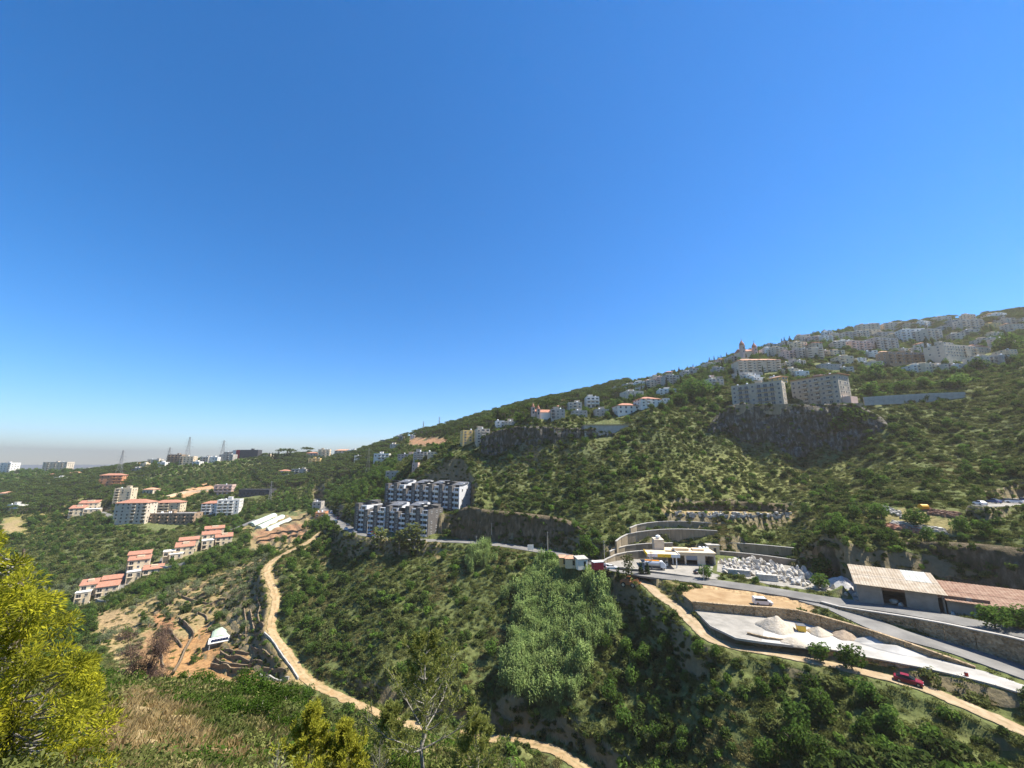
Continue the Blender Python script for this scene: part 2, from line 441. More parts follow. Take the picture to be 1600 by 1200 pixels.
class MB:
    """collects simple solids into one mesh"""
    def __init__(s): s.v, s.f, s.m = [], [], []
    def add(s, v, f, mi=0):
        o = len(s.v); s.v += [tuple(q) for q in v]; s.f += [tuple(i + o for i in q) for q in f]; s.m += [mi] * len(f); return s
    def box(s, c, d, mi=0, rz=0.0, taper=1.0):
        cx, cy, cz = c; a, b, h = d[0] / 2, d[1] / 2, d[2] / 2
        ca, sa = math.cos(rz), math.sin(rz)
        v = []
        for k, t in ((-h, 1.0), (h, taper)):
            for x, y in ((-a, -b), (a, -b), (a, b), (-a, b)):
                x, y = x * t, y * t
                v.append((cx + x * ca - y * sa, cy + x * sa + y * ca, cz + k))
        return s.add(v, [(3, 2, 1, 0), (4, 5, 6, 7), (0, 1, 5, 4), (1, 2, 6, 5), (2, 3, 7, 6), (3, 0, 4, 7)], mi)
    def span(s, x0, x1, y0, y1, z0, z1, mi=0): return s.box(((x0 + x1) / 2, (y0 + y1) / 2, (z0 + z1) / 2), (x1 - x0, y1 - y0, z1 - z0), mi)
    def prism(s, poly, z0, z1, mi=0):
        n = len(poly)
        v = [(x, y, z0) for x, y in poly] + [(x, y, z1) for x, y in poly]
        f = [tuple(range(n - 1, -1, -1)), tuple(range(n, 2 * n))] + [(i, (i + 1) % n, n + (i + 1) % n, n + i) for i in range(n)]
        return s.add(v, f, mi)
    def tube(s, p, q, r0, r1=None, n=6, mi=0, cap=True):
        r1 = r0 if r1 is None else r1
        p, q = Vector(p), Vector(q); d = (q - p)
        if d.length < 1e-6: return s
        d.normalize()
        u = d.orthogonal().normalized(); w = d.cross(u)
        v = [p + (u * math.cos(2 * math.pi * i / n) + w * math.sin(2 * math.pi * i / n)) * r0 for i in range(n)] + \
            [q + (u * math.cos(2 * math.pi * i / n) + w * math.sin(2 * math.pi * i / n)) * r1 for i in range(n)]
        f = [(i, (i + 1) % n, n + (i + 1) % n, n + i) for i in range(n)]
        if cap: f += [tuple(range(n - 1, -1, -1)), tuple(range(n, 2 * n))]
        return s.add(v, f, mi)
    def lathe(s, c, prof, n=10, mi=0):
        """prof: (radius, z) from bottom to top"""
        cx, cy, cz = c; v, f = [], []
        for r, z in prof:
            v += [(cx + r * math.cos(2 * math.pi * i / n), cy + r * math.sin(2 * math.pi * i / n), cz + z) for i in range(n)]
        for k in range(len(prof) - 1):
            f += [(k * n + i, k * n + (i + 1) % n, (k + 1) * n + (i + 1) % n, (k + 1) * n + i) for i in range(n)]
        f += [tuple(range(n - 1, -1, -1)), tuple(range((len(prof) - 1) * n, len(prof) * n))]
        return s.add(v, f, mi)
    def mesh(s, name, mats): return mesh_np(name, s.v, s.f, mats, s.m)
    def build(s, name, mats, parent=None, loc=None, rz=None):
        if not isinstance(mats, (list, tuple)): mats = [mats]
        return link(name, s.mesh(name, mats), parent, loc, rz)
def empty(name, loc, rz=0.0):
    o = bpy.data.objects.new(name, None); col.objects.link(o)
    o.empty_display_size = 0.5
    o.location = loc; o.rotation_euler = (0, 0, rz)
    return o
def struct(name, me, parent=None): return tag(link(name, me, parent), kind='structure')

# ------------------------------------------------------------------ ground: colours of the soil by area
PXG, PYG, DG = project(GX, GY, ZG)
SOIL = np.zeros((NA, NR, 3)); SOIL[:] = (0.105, 0.122, 0.040)
SOIL += 0.0
JX = 26 * fbm(GX / 14, GY / 14, 4, 31) + 9 * fbm(GX / 2.5, GY / 2.5, 2, 37); JY = 9 * fbm(GX / 14, GY / 14, 4, 41) + 4 * fbm(GX / 2.5, GY / 2.5, 2, 43)
def paint(poly, c, feather=0):
    m = in_poly(PXG + JX, PYG + JY, poly) & (DG > 0)
    SOIL[m] = c
    return m
C_DRY, C_SOIL, C_PALE, C_GREEN, C_DIRT = (0.30, 0.225, 0.11), (0.31, 0.175, 0.075), (0.46, 0.38, 0.26), (0.10, 0.12, 0.04), (0.45, 0.33, 0.19)
far_m = DG > 230
SOIL[far_m] = (0.115, 0.13, 0.05)
paint([(1000,735),(1200,690),(1430,690),(1420,760),(1300,790),(1120,800),(1000,790)], (0.145, 0.155, 0.052))
paint([(870,880),(930,885),(1000,925),(985,945),(900,905)], C_DRY)
paint([(1055,905),(1270,935),(1270,960),(1120,955)], (0.40, 0.27, 0.14))
paint([(1005,905),(1060,900),(1110,960),(1085,965),(1010,920)], (0.2, 0.17, 0.07))
paint([(1030,795),(1240,795),(1240,818),(1040,815)], C_DRY)
paint([(230,1090),(200,1060),(290,1120),(400,1200),(100,1200),(180,1080)], C_DRY)
paint([(140,960),(240,930),(300,905),(420,870),(440,900),(420,1000),(500,1070),(400,1075),(190,1060),(160,1010)], (0.29, 0.215, 0.10))
paint([(235,985),(300,1000),(300,1065),(200,1062)], (0.27, 0.165, 0.08))
paint([(250,1020),(320,975),(430,1050),(420,1065),(260,1062)], C_SOIL)
paint([(145,958),(185,955),(212,975),(180,992),(150,978)], (0.33, 0.23, 0.115))
paint([(240,960),(275,958),(270,985),(235,980)], (0.36, 0.19, 0.09))
paint([(380,850),(400,815),(470,800),(500,800),(495,850),(430,880)], (0.28, 0.21, 0.10))
paint([(400,830),(480,815),(480,838),(400,848)], (0.34, 0.19, 0.10))
paint([(255,775),(330,755),(345,765),(270,780)], (0.46, 0.26, 0.14))
paint([(640,685),(705,683),(700,695),(635,697)], (0.34, 0.19, 0.10))
paint([(60,800),(120,790),(100,840),(0,850),(0,810)], (0.26, 0.22, 0.08))
paint([(0,815),(30,810),(30,835),(0,838)], C_DRY)
paint([(1250,820),(1260,800),(1450,790),(1500,850),(1280,850)], (0.20, 0.17, 0.07))
paint([(470,850),(560,838),(700,852),(690,870),(560,862),(500,880)], (0.26, 0.2, 0.09))
slopeN = np.zeros((NA, NR))
dzr = np.gradient(ZG, axis=1) / np.gradient(RR)[None, :]
dza = np.gradient(ZG, axis=0) / (np.gradient(AZ)[:, None] * RR[None, :])
SLOPE = np.hypot(dzr, dza)

def ground_material():
    m = bpy.data.materials.new('ground_scrub'); m.use_nodes = True
    n, l = m.node_tree.nodes, m.node_tree.links
    b = n['Principled BSDF']; b.inputs['Roughness'].default_value = 0.95; b.inputs['Specular IOR Level'].default_value = 0.1
    at = n.new('ShaderNodeAttribute'); at.attribute_name = 'soil'
    geo = n.new('ShaderNodeNewGeometry')
    n1 = n.new('ShaderNodeTexNoise'); n1.inputs['Scale'].default_value = 0.09; n1.inputs['Detail'].default_value = 9; n1.inputs['Roughness'].default_value = 0.7
    n2 = n.new('ShaderNodeTexNoise'); n2.inputs['Scale'].default_value = 0.9; n2.inputs['Detail'].default_value = 6
    l.new(geo.outputs['Position'], n1.inputs['Vector']); l.new(geo.outputs['Position'], n2.inputs['Vector'])
    hs = n.new('ShaderNodeHueSaturation'); mr = n.new('ShaderNodeMapRange')
    mr.inputs['From Min'].default_value = 0.3; mr.inputs['From Max'].default_value = 0.7; mr.inputs['To Min'].default_value = 0.62; mr.inputs['To Max'].default_value = 1.4
    l.new(n2.outputs['Fac'], mr.inputs['Value']); l.new(mr.outputs[0], hs.inputs['Value']); l.new(at.outputs['Color'], hs.inputs['Color'])
    # tufts of dry straw
    mx = n.new('ShaderNodeMix'); mx.data_type = 'RGBA'; rp = n.new('ShaderNodeValToRGB')
    rp.color_ramp.elements[0].position = 0.52; rp.color_ramp.elements[1].position = 0.68
    l.new(n1.outputs['Fac'], rp.inputs['Fac']); mul = n.new('ShaderNodeMath'); mul.operation = 'MULTIPLY'; mul.inputs[1].default_value = 0.28
    l.new(rp.outputs['Color'], mul.inputs[0]); l.new(mul.outputs[0], mx.inputs['Factor'])
    l.new(hs.outputs[0], mx.inputs[6]); mx.inputs[7].default_value = (0.25, 0.205, 0.09, 1)
    # bare rock where it is steep
    sp = n.new('ShaderNodeSeparateXYZ'); l.new(geo.outputs['True Normal'], sp.inputs[0])
    r2 = n.new('ShaderNodeMapRange'); r2.inputs['From Min'].default_value = 0.62; r2.inputs['From Max'].default_value = 0.48
    l.new(sp.outputs['Z'], r2.inputs['Value'])
    rk = n.new('ShaderNodeValToRGB'); rk.color_ramp.elements[0].color = (0.13, 0.11, 0.06, 1); rk.color_ramp.elements[1].color = (0.27, 0.22, 0.13, 1)
    l.new(n2.outputs['Fac'], rk.inputs['Fac'])
    m2 = n.new('ShaderNodeMix'); m2.data_type = 'RGBA'
    l.new(r2.outputs[0], m2.inputs['Factor']); l.new(mx.outputs[2], m2.inputs[6]); l.new(rk.outputs['Color'], m2.inputs[7])
    l.new(m2.outputs[2], b.inputs['Base Color'])
    bp = n.new('ShaderNodeBump'); bp.inputs['Strength'].default_value = 0.7; bp.inputs['Distance'].default_value = 0.5
    l.new(n2.outputs['Fac'], bp.inputs['Height']); l.new(bp.outputs[0], b.inputs['Normal'])
    return m
M_GROUND = ground_material()
ii, jj = np.meshgrid(np.arange(NA - 1), np.arange(NR - 1), indexing='ij')
q = (ii * NR + jj).ravel()
faces = np.stack([q, q + NR, q + NR + 1, q + 1], 1)[:, ::-1]
gm = mesh_np('hillside', np.stack([GX, GY, ZG], 2).reshape(-1, 3), faces, [M_GROUND], smooth=True)
ca = gm.color_attributes.new('soil', 'FLOAT_COLOR', 'POINT')
sc4 = np.ones((NA * NR, 4), np.float32); sc4[:, :3] = SOIL.reshape(-1, 3)
ca.data.foreach_set('color', sc4.ravel())
struct('terrain', gm)

# the sea far below
mb = MB(); mb.lathe((0, 0, CZ - 262), [(60000, -2), (60000, 0)], 64)
struct('sea', mb.mesh('sea', [mat('sea_water', (0.03, 0.07, 0.11), 0.3)]))

# ------------------------------------------------------------------ roads
M_ASPH = mat('asphalt', (0.13, 0.125, 0.115), 0.9, color2=(0.215, 0.205, 0.185), scale=0.15, bump=0.1)
M_DIRT = mat('packed_dirt', (0.30, 0.21, 0.12), 0.95, color2=(0.43, 0.33, 0.21), scale=0.5, bump=0.4)
M_TRACK = mat('ochre_dirt', (0.32, 0.205, 0.095), 0.95, color2=(0.46, 0.34, 0.19), scale=0.5, bump=0.4)
M_LIME = mat('white_gravel', (0.29, 0.27, 0.235), 0.95, color2=(0.50, 0.485, 0.45), scale=0.13, bump=0.4)
M_LOT = mat('orange_soil', (0.27, 0.17, 0.08), 0.95, color2=(0.38, 0.265, 0.14), scale=0.25, bump=0.5)
M_YARD = mat('dusty_concrete', (0.22, 0.205, 0.175), 0.95, color2=(0.34, 0.315, 0.27), scale=0.3, bump=0.2)
def wheel_ruts(m):
    """grass and loose soil between and beside the wheel tracks"""
    n, l = m.node_tree.nodes, m.node_tree.links; b = n['Principled BSDF']; old = b.inputs['Base Color'].links[0].from_socket
    at = n.new('ShaderNodeAttribute'); at.attribute_name = 'across'; ab = n.new('ShaderNodeMath'); ab.operation = 'ABSOLUTE'; l.new(at.outputs['Fac'], ab.inputs[0])
    rp = n.new('ShaderNodeValToRGB'); e = rp.color_ramp.elements; e[0].position = 0.0; e[0].color = (.75, .75, .75, 1); e[1].position = 1.0; e[1].color = (1, 1, 1, 1)
    for p_, v_ in ((.25, .15), (.72, .1)): k_ = rp.color_ramp.elements.new(p_); k_.color = (v_, v_, v_, 1)
    l.new(ab.outputs[0], rp.inputs['Fac']); g = n.new('ShaderNodeNewGeometry'); nz = n.new('ShaderNodeTexNoise'); nz.inputs['Scale'].default_value = .55; nz.inputs['Detail'].default_value = 6; l.new(g.outputs['Position'], nz.inputs['Vector'])
    r2 = n.new('ShaderNodeMapRange'); r2.inputs['From Min'].default_value = .38; r2.inputs['From Max'].default_value = .62; l.new(nz.outputs['Fac'], r2.inputs['Value'])
    mu = n.new('ShaderNodeMath'); mu.operation = 'MULTIPLY'; l.new(rp.outputs['Color'], mu.inputs[0]); l.new(r2.outputs[0], mu.inputs[1])
    mx = n.new('ShaderNodeMix'); mx.data_type = 'RGBA'; l.new(mu.outputs[0], mx.inputs['Factor']); l.new(old, mx.inputs[6]); mx.inputs[7].default_value = (.17, .145, .065, 1); l.new(mx.outputs[2], b.inputs['Base Color'])
wheel_ruts(M_DIRT); wheel_ruts(M_TRACK)
def ribbon(name, line, width, m, dz, seed=0, ragged=0.0):
    L = smooth_line(line, 2)
    V, F = [], []
    for i, p in enumerate(L):
        a, b = L[max(i - 1, 0)], L[min(i + 1, len(L) - 1)]
        t = Vector((b.x - a.x, b.y - a.y, 0)).normalized(); nn = Vector((-t.y, t.x, 0))
        for k, s in enumerate((-1, -0.5, 0, 0.5, 1)):
            w = width / 2 * s * (1 + ragged * (perlin(np.array([i * 0.35]), np.array([s * 3.0 + seed]), seed)[0] + .6 * perlin(np.array([i * 1.3 + 5]), np.array([s * 2.0 + seed]), seed + 3)[0]))
            q = p + nn * w
            V.append((q.x, q.y, p.z + dz + 0.04 * (1 - s * s)))
    for i in range(len(L) - 1):
        for k in range(4):
            F.append((i * 5 + k, i * 5 + k + 1, i * 5 + 6 + k, i * 5 + 5 + k)[::-1])
    # edge skirts so that the sheet has thickness
    n0 = len(V)
    for i in range(len(L)):
        for k in (0, 4):
            v = V[i * 5 + k]; V.append((v[0], v[1], v[2] - 0.6))
    for i in range(len(L) - 1):
        F.append((i * 5, i * 5 + 5, n0 + 2 * i + 2, n0 + 2 * i)); F.append((i * 5 + 4, n0 + 2 * i + 1, n0 + 2 * i + 3, i * 5 + 9))
    me = mesh_np(name, V, F, [m], smooth=False)
    ac = np.zeros(len(me.vertices), np.float32); ac[:n0] = np.tile((-1, -.5, 0, .5, 1), len(L)); ac[n0:] = 1
    me.attributes.new('across', 'FLOAT', 'POINT').data.foreach_set('value', ac)
    return struct(name, me)
ribbon('main_road', ROADW['main_road'], 7.5, M_ASPH, 0.03)
ribbon('branch_road', ROADW['branch_road'], 7.5, M_ASPH, 0.0)
ribbon('dirt_road', ROADW['dirt_road'], 3.6, M_DIRT, -0.03, 3, 0.35)
ribbon('valley_track', ROADW['valley_track'], 3.4, M_TRACK, -0.03, 5, 0.6)
ribbon('villa_street', ROADW['villa_street'], 5.0, M_ASPH, 0.0)
ribbon('hill_lane', ROADW['hill_lane'], 5.0, M_ASPH, 0.0)
def sheet(name, pad, m, dz=0.05, thick=0.5):
    P = PADW[pad]; z = PADS[pad][0] + CZ + dz
    mb = MB(); mb.prism([(p.x, p.y) for p in P][::-1] if area2(P) < 0 else [(p.x, p.y) for p in P], z - thick, z)
    return struct(name, mb.mesh(name, [m]))
def area2(P): return sum(P[i].x * P[(i + 1) % len(P)].y - P[(i + 1) % len(P)].x * P[i].y for i in range(len(P)))
sheet('gravel_yard', 'gravel_yard', M_LIME)
PADS['yard_paving'] = (-41.2, []); PADW['yard_paving'] = [Hh(a, b, -41.2) for a, b in [(1086,954),(1120,957.5),(1160,961),(1198,965),(1190,1002),(1150,996),(1111,977.5)]]
sheet('yard_paving', 'yard_paving', M_YARD, 0.056, 0.3)
sheet('dirt_lot', 'dirt_lot', M_LOT, 0.04)
sheet('station_forecourt', 'station_yard', M_YARD, 0.05)
sheet('stone_yard', 'stone_yard', M_YARD, 0.05)
sheet('warehouse_yard', 'warehouse_yard', M_YARD, 0.06)
sheet('parking_terrace', 'parking_terrace', M_YARD, 0.05)

# ------------------------------------------------------------------ cliffs and cuttings
def rock_mat(name, dark, light, moss=(0.06, 0.065, 0.03)):
    m = bpy.data.materials.new(name); m.use_nodes = True
    n, l = m.node_tree.nodes, m.node_tree.links
    b = n['Principled BSDF']; b.inputs['Roughness'].default_value = 0.95; b.inputs['Specular IOR Level'].default_value = 0.15
    geo = n.new('ShaderNodeNewGeometry'); mp = n.new('ShaderNodeMapping'); mp.inputs['Scale'].default_value = (0.5, 0.5, 0.16)
    l.new(geo.outputs['Position'], mp.inputs['Vector'])
    n1 = n.new('ShaderNodeTexNoise'); n1.inputs['Scale'].default_value = 1.2; n1.inputs['Detail'].default_value = 9; n1.inputs['Roughness'].default_value = 0.68
    l.new(mp.outputs[0], n1.inputs['Vector'])
    r = n.new('ShaderNodeValToRGB'); e = r.color_ramp.elements
    e[0].position = 0.32; e[0].color = (*moss, 1); e[1].position = 0.74; e[1].color = (*light, 1)
    k = r.color_ramp.elements.new(0.5); k.color = (*dark, 1)
    l.new(n1.outputs['Fac'], r.inputs['Fac']); l.new(r.outputs['Color'], b.inputs['Base Color'])
    bp = n.new('ShaderNodeBump'); bp.inputs['Strength'].default_value = 1.0; bp.inputs['Distance'].default_value = 0.8
    l.new(n1.outputs['Fac'], bp.inputs['Height']); l.new(bp.outputs[0], b.inputs['Normal'])
    return m
M_LIMEROCK = rock_mat('limestone', (0.095, 0.083, 0.063), (0.37, 0.335, 0.28), (0.042, 0.05, 0.02))
M_CUT = rock_mat('cut_earth', (0.11, 0.085, 0.05), (0.27, 0.21, 0.135), (0.06, 0.06, 0.025))
CLIFF_TOPS, CLIFF_PTS = [], []
def cliff(name, pts, m, amp=1.6, seed=1, step=1.3):
    B = smooth_line([W(p[0], p[1], p[2]) for p in pts], 8); T = smooth_line([W(p[0], p[3], p[4]) for p in pts], 8)
    # resample evenly
    s = np.cumsum([0] + [(B[i + 1] - B[i]).length for i in range(len(B) - 1)])
    n = max(4, int(s[-1] / step)); u = np.linspace(0, s[-1], n)
    Ba = np.array([tuple(b) for b in B]); Ta = np.array([tuple(t) for t in T])
    Bi = np.stack([np.interp(u, s, Ba[:, k]) for k in range(3)], 1); Ti = np.stack([np.interp(u, s, Ta[:, k]) for k in range(3)], 1)
    hmax = (Ti[:, 2] - Bi[:, 2]).max(); nv = max(5, int(hmax / step))
    tan = np.gradient(Bi[:, :2], axis=0); tan /= np.linalg.norm(tan, axis=1)[:, None] + 1e-9
    nrm = np.stack([tan[:, 1], -tan[:, 0]], 1)           # towards the viewer
    flip = np.sign((nrm * -Bi[:, :2]).sum(1)); nrm *= flip[:, None]
    V = []
    edge = np.clip(np.minimum(u, u[-1] - u) / 8.0, 0, 1)
    for k in range(nv + 3):
        if k == 0: t, back, zz = 0, 0.0, -3.0
        elif k <= nv + 1: t, back, zz = (k - 1) / nv, 0.0, 0.0
        else: t, back, zz = 1, 4.0, 0.3
        # faces stand close to the base line and lean back a little
        P = Bi * (1 - t) + Ti * t
        P[:, :2] = Bi[:, :2] * (1 - 0.55 * t) + Ti[:, :2] * 0.55 * t
        d = amp * (1.2 * fbm(u / 9 + seed * 3.1, P[:, 2] / 14 + seed, 3, seed) + 0.9 * np.abs(fbm(u / 2.6, P[:, 2] / 5, 3, seed + 5)) + 0.5 * np.round(2.2 * fbm(u / 6 + 3, P[:, 2] / 4.0, 2, seed + 15)) / 2.2)
        d = d * (0.35 + 0.65 * edge) + 0.4
        if k > nv + 1: P[:, :2] = Ti[:, :2]; d = d * 0 - 2.0
        Q = P.copy(); Q[:, :2] += nrm * d[:, None]; Q[:, 2] += zz + (1.5 * fbm(u / 5, np.full_like(u, k * 0.31), 3, seed + 9) if 0 < k <= nv + 1 else 0)
        V.append(Q)
        if k == nv + 1: CLIFF_TOPS.append(Q.copy())
    V = np.array(V); K = nv + 3; CLIFF_PTS.append(V[2:nv + 2].reshape(-1, 3))
    a, b = np.meshgrid(np.arange(K - 1), np.arange(n - 1), indexing='ij'); q = (a * n + b).ravel()
    F = np.stack([q, q + 1, q + n + 1, q + n], 1)
    if flip.mean() < 0: F = F[:, ::-1]
    return struct(name, mesh_np(name, V.reshape(-1, 3), F, [m], smooth=False))
cliff('village_cliff', [(752,270,9,275,16),(780,265,3,270,21.5),(830,256,3.5,263,23),(880,253,4,260,22),(930,252,7,258,20.5),(990,250,11,253,15)], M_LIMEROCK, 2.2, 1)
cliff('apartment_cliff', [(1092,246,9.5,250,14),(1140,245,6.5,254,35),(1200,239,6,249,34.4),(1260,233,6,244,33.8),(1330,225,7,237,33.7),(1372,219,7,230,26.7),(1405,212,8,219,16)], M_LIMEROCK, 3.2, 4)
cliff('roadside_cutting', [(705,212,-39,215,-30),(725,208,-39,213,-24),(760,203,-39,208,-25),(830,192,-39.5,199,-26),(880,180,-39.5,187,-27),(920,170,-39.3,176,-31),(942,163,-38.7,168,-35)], M_CUT, 1.4, 7)
cliff('warehouse_cutting', [(1262,143,-37.6,148,-32),(1300,130,-37.6,135,-27),(1400,119.5,-37.4,125,-25),(1500,110.5,-37.4,117,-23.8),(1600,101.5,-37.2,108,-23.3),(1700,94,-37,100,-22)], M_CUT, 1.5, 9)
cliff('pit_face', [(1045,187,-22.4,189,-20.5),(1100,185.5,-22.4,188,-18.6),(1160,183.5,-22.4,186,-18.6),(1232,180,-22.4,183,-19.3)], M_CUT, 0.7, 12, 0.9)

# ------------------------------------------------------------------ retaining walls
M_CONC = mat('weathered_concrete', (0.20, 0.158, 0.10), 0.95, color2=(0.36, 0.295, 0.20), scale=0.35, bump=0.15, coords='Object', stretch=(1, 1, 0.25))
M_CONC2 = mat('pale_concrete', (0.34, 0.32, 0.28), 0.95, color2=(0.46, 0.43, 0.38), scale=0.5, bump=0.15)
def stone_wall_mat():
    m = bpy.data.materials.new('rubble_stone'); m.use_nodes = True
    n, l = m.node_tree.nodes, m.node_tree.links
    b = n['Principled BSDF']; b.inputs['Roughness'].default_value = 0.95
    geo = n.new('ShaderNodeNewGeometry'); v = n.new('ShaderNodeTexVoronoi'); v.inputs['Scale'].default_value = 2.2
    l.new(geo.outputs['Position'], v.inputs['Vector'])
    r = n.new('ShaderNodeValToRGB'); e = r.color_ramp.elements; e[0].color = (0.23, 0.16, 0.085, 1); e[1].color = (0.44, 0.33, 0.20, 1)
    sp = n.new('ShaderNodeSeparateColor'); l.new(v.outputs['Color'], sp.inputs[0]); l.new(sp.outputs[0], r.inputs['Fac'])
    nz = n.new('ShaderNodeTexNoise'); nz.inputs['Scale'].default_value = 0.35; nz.inputs['Detail'].default_value = 8; l.new(geo.outputs['Position'], nz.inputs['Vector'])
    hs = n.new('ShaderNodeHueSaturation'); mr = n.new('ShaderNodeMapRange'); mr.inputs['From Min'].default_value = .3; mr.inputs['From Max'].default_value = .7; mr.inputs['To Min'].default_value = .65; mr.inputs['To Max'].default_value = 1.25
    l.new(nz.outputs['Fac'], mr.inputs['Value']); l.new(mr.outputs[0], hs.inputs['Value']); l.new(r.outputs['Color'], hs.inputs['Color']); l.new(hs.outputs[0], b.inputs['Base Color'])
    bp = n.new('ShaderNodeBump'); bp.inputs['Distance'].default_value = 0.25; l.new(v.outputs['Distance'], bp.inputs['Height']); l.new(bp.outputs[0], b.inputs['Normal'])
    return m
M_STONE = stone_wall_mat()
def resample(L, step):
    s = np.cumsum([0] + [(L[i + 1] - L[i]).length for i in range(len(L) - 1)])
    n = max(1, int(round(s[-1] / step))); u = np.linspace(0, s[-1], n + 1)
    A = np.array([tuple(p) for p in L])
    return [Vector((np.interp(t, s, A[:, 0]), np.interp(t, s, A[:, 1]), np.interp(t, s, A[:, 2]))) for t in u]
def wall(name, label, pts, m, panel=5.0, thick=0.5, cat='retaining wall', coping=None, rib=True, found=1.5, group=None):
    """pts: (px, depth, base height, top height); every panel is a part"""
    LB = smooth_line([W(p[0], p[1], p[2]) for p in pts], 6); LT = smooth_line([W(p[0], p[1], p[3]) for p in pts], 6)
    base = resample(LB, panel); n = len(base)
    sT = np.linspace(0, 1, len(LT)); hT = [np.interp(t, sT, [q.z for q in LT]) for t in np.linspace(0, 1, n)]
    root = empty(name, base[0]); tag(root, label, cat, group)
    for i in range(n - 1):
        a, b = base[i], base[i + 1]
        d = Vector((b.x - a.x, b.y - a.y, 0)); L = d.length; rz = math.atan2(d.y, d.x)
        mb = MB()
        z0, z1, t0, t1 = a.z - found, b.z - found, hT[i], hT[i + 1]
        g = 0.06
        v = [(g, -thick / 2, 0), (L - g, -thick / 2, z1 - z0), (L - g, thick / 2, z1 - z0), (g, thick / 2, 0),
             (g, -thick / 2, t0 - z0), (L - g, -thick / 2, t1 - z0), (L - g, thick / 2, t1 - z0), (g, thick / 2, t0 - z0)]
        mb.add(v, [(3, 2, 1, 0), (4, 5, 6, 7), (0, 1, 5, 4), (1, 2, 6, 5), (2, 3, 7, 6), (3, 0, 4, 7)])
        if rib: mb.span(-0.18, 0.18, -thick / 2 - 0.16, thick / 2 + 0.02, 0, t0 - z0 + 0.08)
        o = mb.build('panel', m, root); o.location = Vector((a.x, a.y, z0)) - root.location; o.rotation_euler = (0, 0, rz)
        if coping:
            c = MB(); dz = t1 - t0
            w = thick / 2 + 0.12
            c.add([(0, -w, t0 - z0 + 0.003), (L, -w, t1 - z0 + 0.003), (L, w, t1 - z0 + 0.003), (0, w, t0 - z0 + 0.003), (0, -w, t0 - z0 + 0.25), (L, -w, t1 - z0 + 0.25), (L, w, t1 - z0 + 0.25), (0, w, t0 - z0 + 0.25)],
                  [(3, 2, 1, 0), (4, 5, 6, 7), (0, 1, 5, 4), (1, 2, 6, 5), (2, 3, 7, 6), (3, 0, 4, 7)])
            k = c.build('coping', coping, o)
    return root
wall('retaining_wall', 'topmost curved concrete retaining wall behind the fuel station', [(985,168,-30,-27.5),(1000,172,-30,-26),(1050,174.5,-30,-25.8),(1121,174,-30,-26.6)], M_CONC, coping=M_CONC2)
wall('retaining_wall', 'tall second tier of streaked concrete wall behind the fuel station', [(963,159.5,-35.5,-31.5),(974,164.5,-35,-29.6),(990,167.3,-34.5,-28.6),(1050,169.5,-34.5,-28.4),(1123,168,-34.5,-28.9)], M_CONC, coping=M_CONC2)
wall('retaining_wall', 'third tier concrete retaining wall with dark niches left of the station roof', [(953,156.5,-36.8,-34.8),(966,161,-36.5,-34),(990,164,-36.4,-33.4),(1052,165.5,-36.4,-33.3)], M_CONC, coping=M_CONC2)
wall('retaining_wall', 'lowest concrete wall sloping down beside the station forecourt', [(936,150.5,-38.6,-38.0),(957,156.3,-38.6,-36.2),(985,159.8,-38.5,-35.5),(1038,161.5,-38.5,-35.3)], M_CONC, coping=M_CONC2)
wall('retaining_wall', 'upper ribbed concrete panel wall above the white stone yard', [(1126,165.5,-36.6,-32.9),(1180,161,-36.7,-33),(1243,155,-36.8,-33.2)], M_CONC, 4.5, coping=M_CONC2)
wall('retaining_wall', 'lower brownish concrete panel wall directly behind the white boulders', [(1112,161,-38.2,-35.4),(1180,155,-38.2,-35.6),(1258,146,-38.2,-36)], mat('stained_concrete', (0.24, 0.19, 0.135), 0.95, color2=(0.36, 0.29, 0.21), scale=0.4, bump=0.15), 4.5, coping=M_CONC2)
wall('stone_wall', 'low rubble stone wall between the orange dirt lot and the white gravel yard', [(1083,112.8,-41.2,-39.1),(1120,110.9,-41.2,-39.1),(1160,109.2,-41.2,-39.1),(1200,107.5,-41.2,-39.0),(1240,105.3,-41.2,-38.8),(1262,102.6,-41.2,-38.6),(1300,98.8,-41.2,-38.5),(1360,93.0,-41.2,-38.7),(1400,89.3,-41.2,-38.9),(1450,85.8,-41.2,-39.4),(1500,82.4,-41.2,-40.3),(1525,80.6,-41.2,-41)], M_STONE, 5.0, 0.6, 'stone wall', rib=False, coping=M_STONE)
wall('stone_wall', 'tall stone retaining wall holding up the road in front of the rusty warehouse', [(1284,109.3,-38.8,-37.9),(1300,106.3,-39,-37.6),(1340,102.6,-39.2,-37.1),(1400,97.2,-39.5,-36.5),(1500,88.6,-40.3,-36.2),(1600,80.9,-41,-35.8),(1700,73,-41,-35.5)], M_STONE, 5.0, 0.7, 'stone wall', rib=False, coping=M_CONC2)
wall('stone_wall', 'long front stone wall of the white gravel yard above the red car', [(1268,89.6,-43.4,-41.1),(1300,88.2,-43.4,-41.1),(1350,85.0,-43.6,-41.1),(1450,80.0,-43.8,-41.1),(1530,75.6,-44,-41.1),(1600,71.4,-44.2,-41.1),(1700,65.4,-44.5,-41.1)], M_STONE, 5.0, 0.6, 'stone wall', rib=False, coping=M_CONC2)
wall('stone_wall', 'short stone kerb wall at the near corner of the gravel yard', [(1168,96.5,-42,-40.7),(1200,93.8,-42,-40.7),(1225,93.0,-42,-40.8)], M_STONE, 4.0, 0.5, 'stone wall', rib=False)
wall('garden_wall', 'long grey garden wall on the hillside right of the clifftop flats', [(1350,240,35,38.6),(1420,238,36,39.6),(1470,234,36.5,40.2),(1510,230,36.5,40)], M_CONC2, 6.0, 0.4, 'garden wall', rib=False)
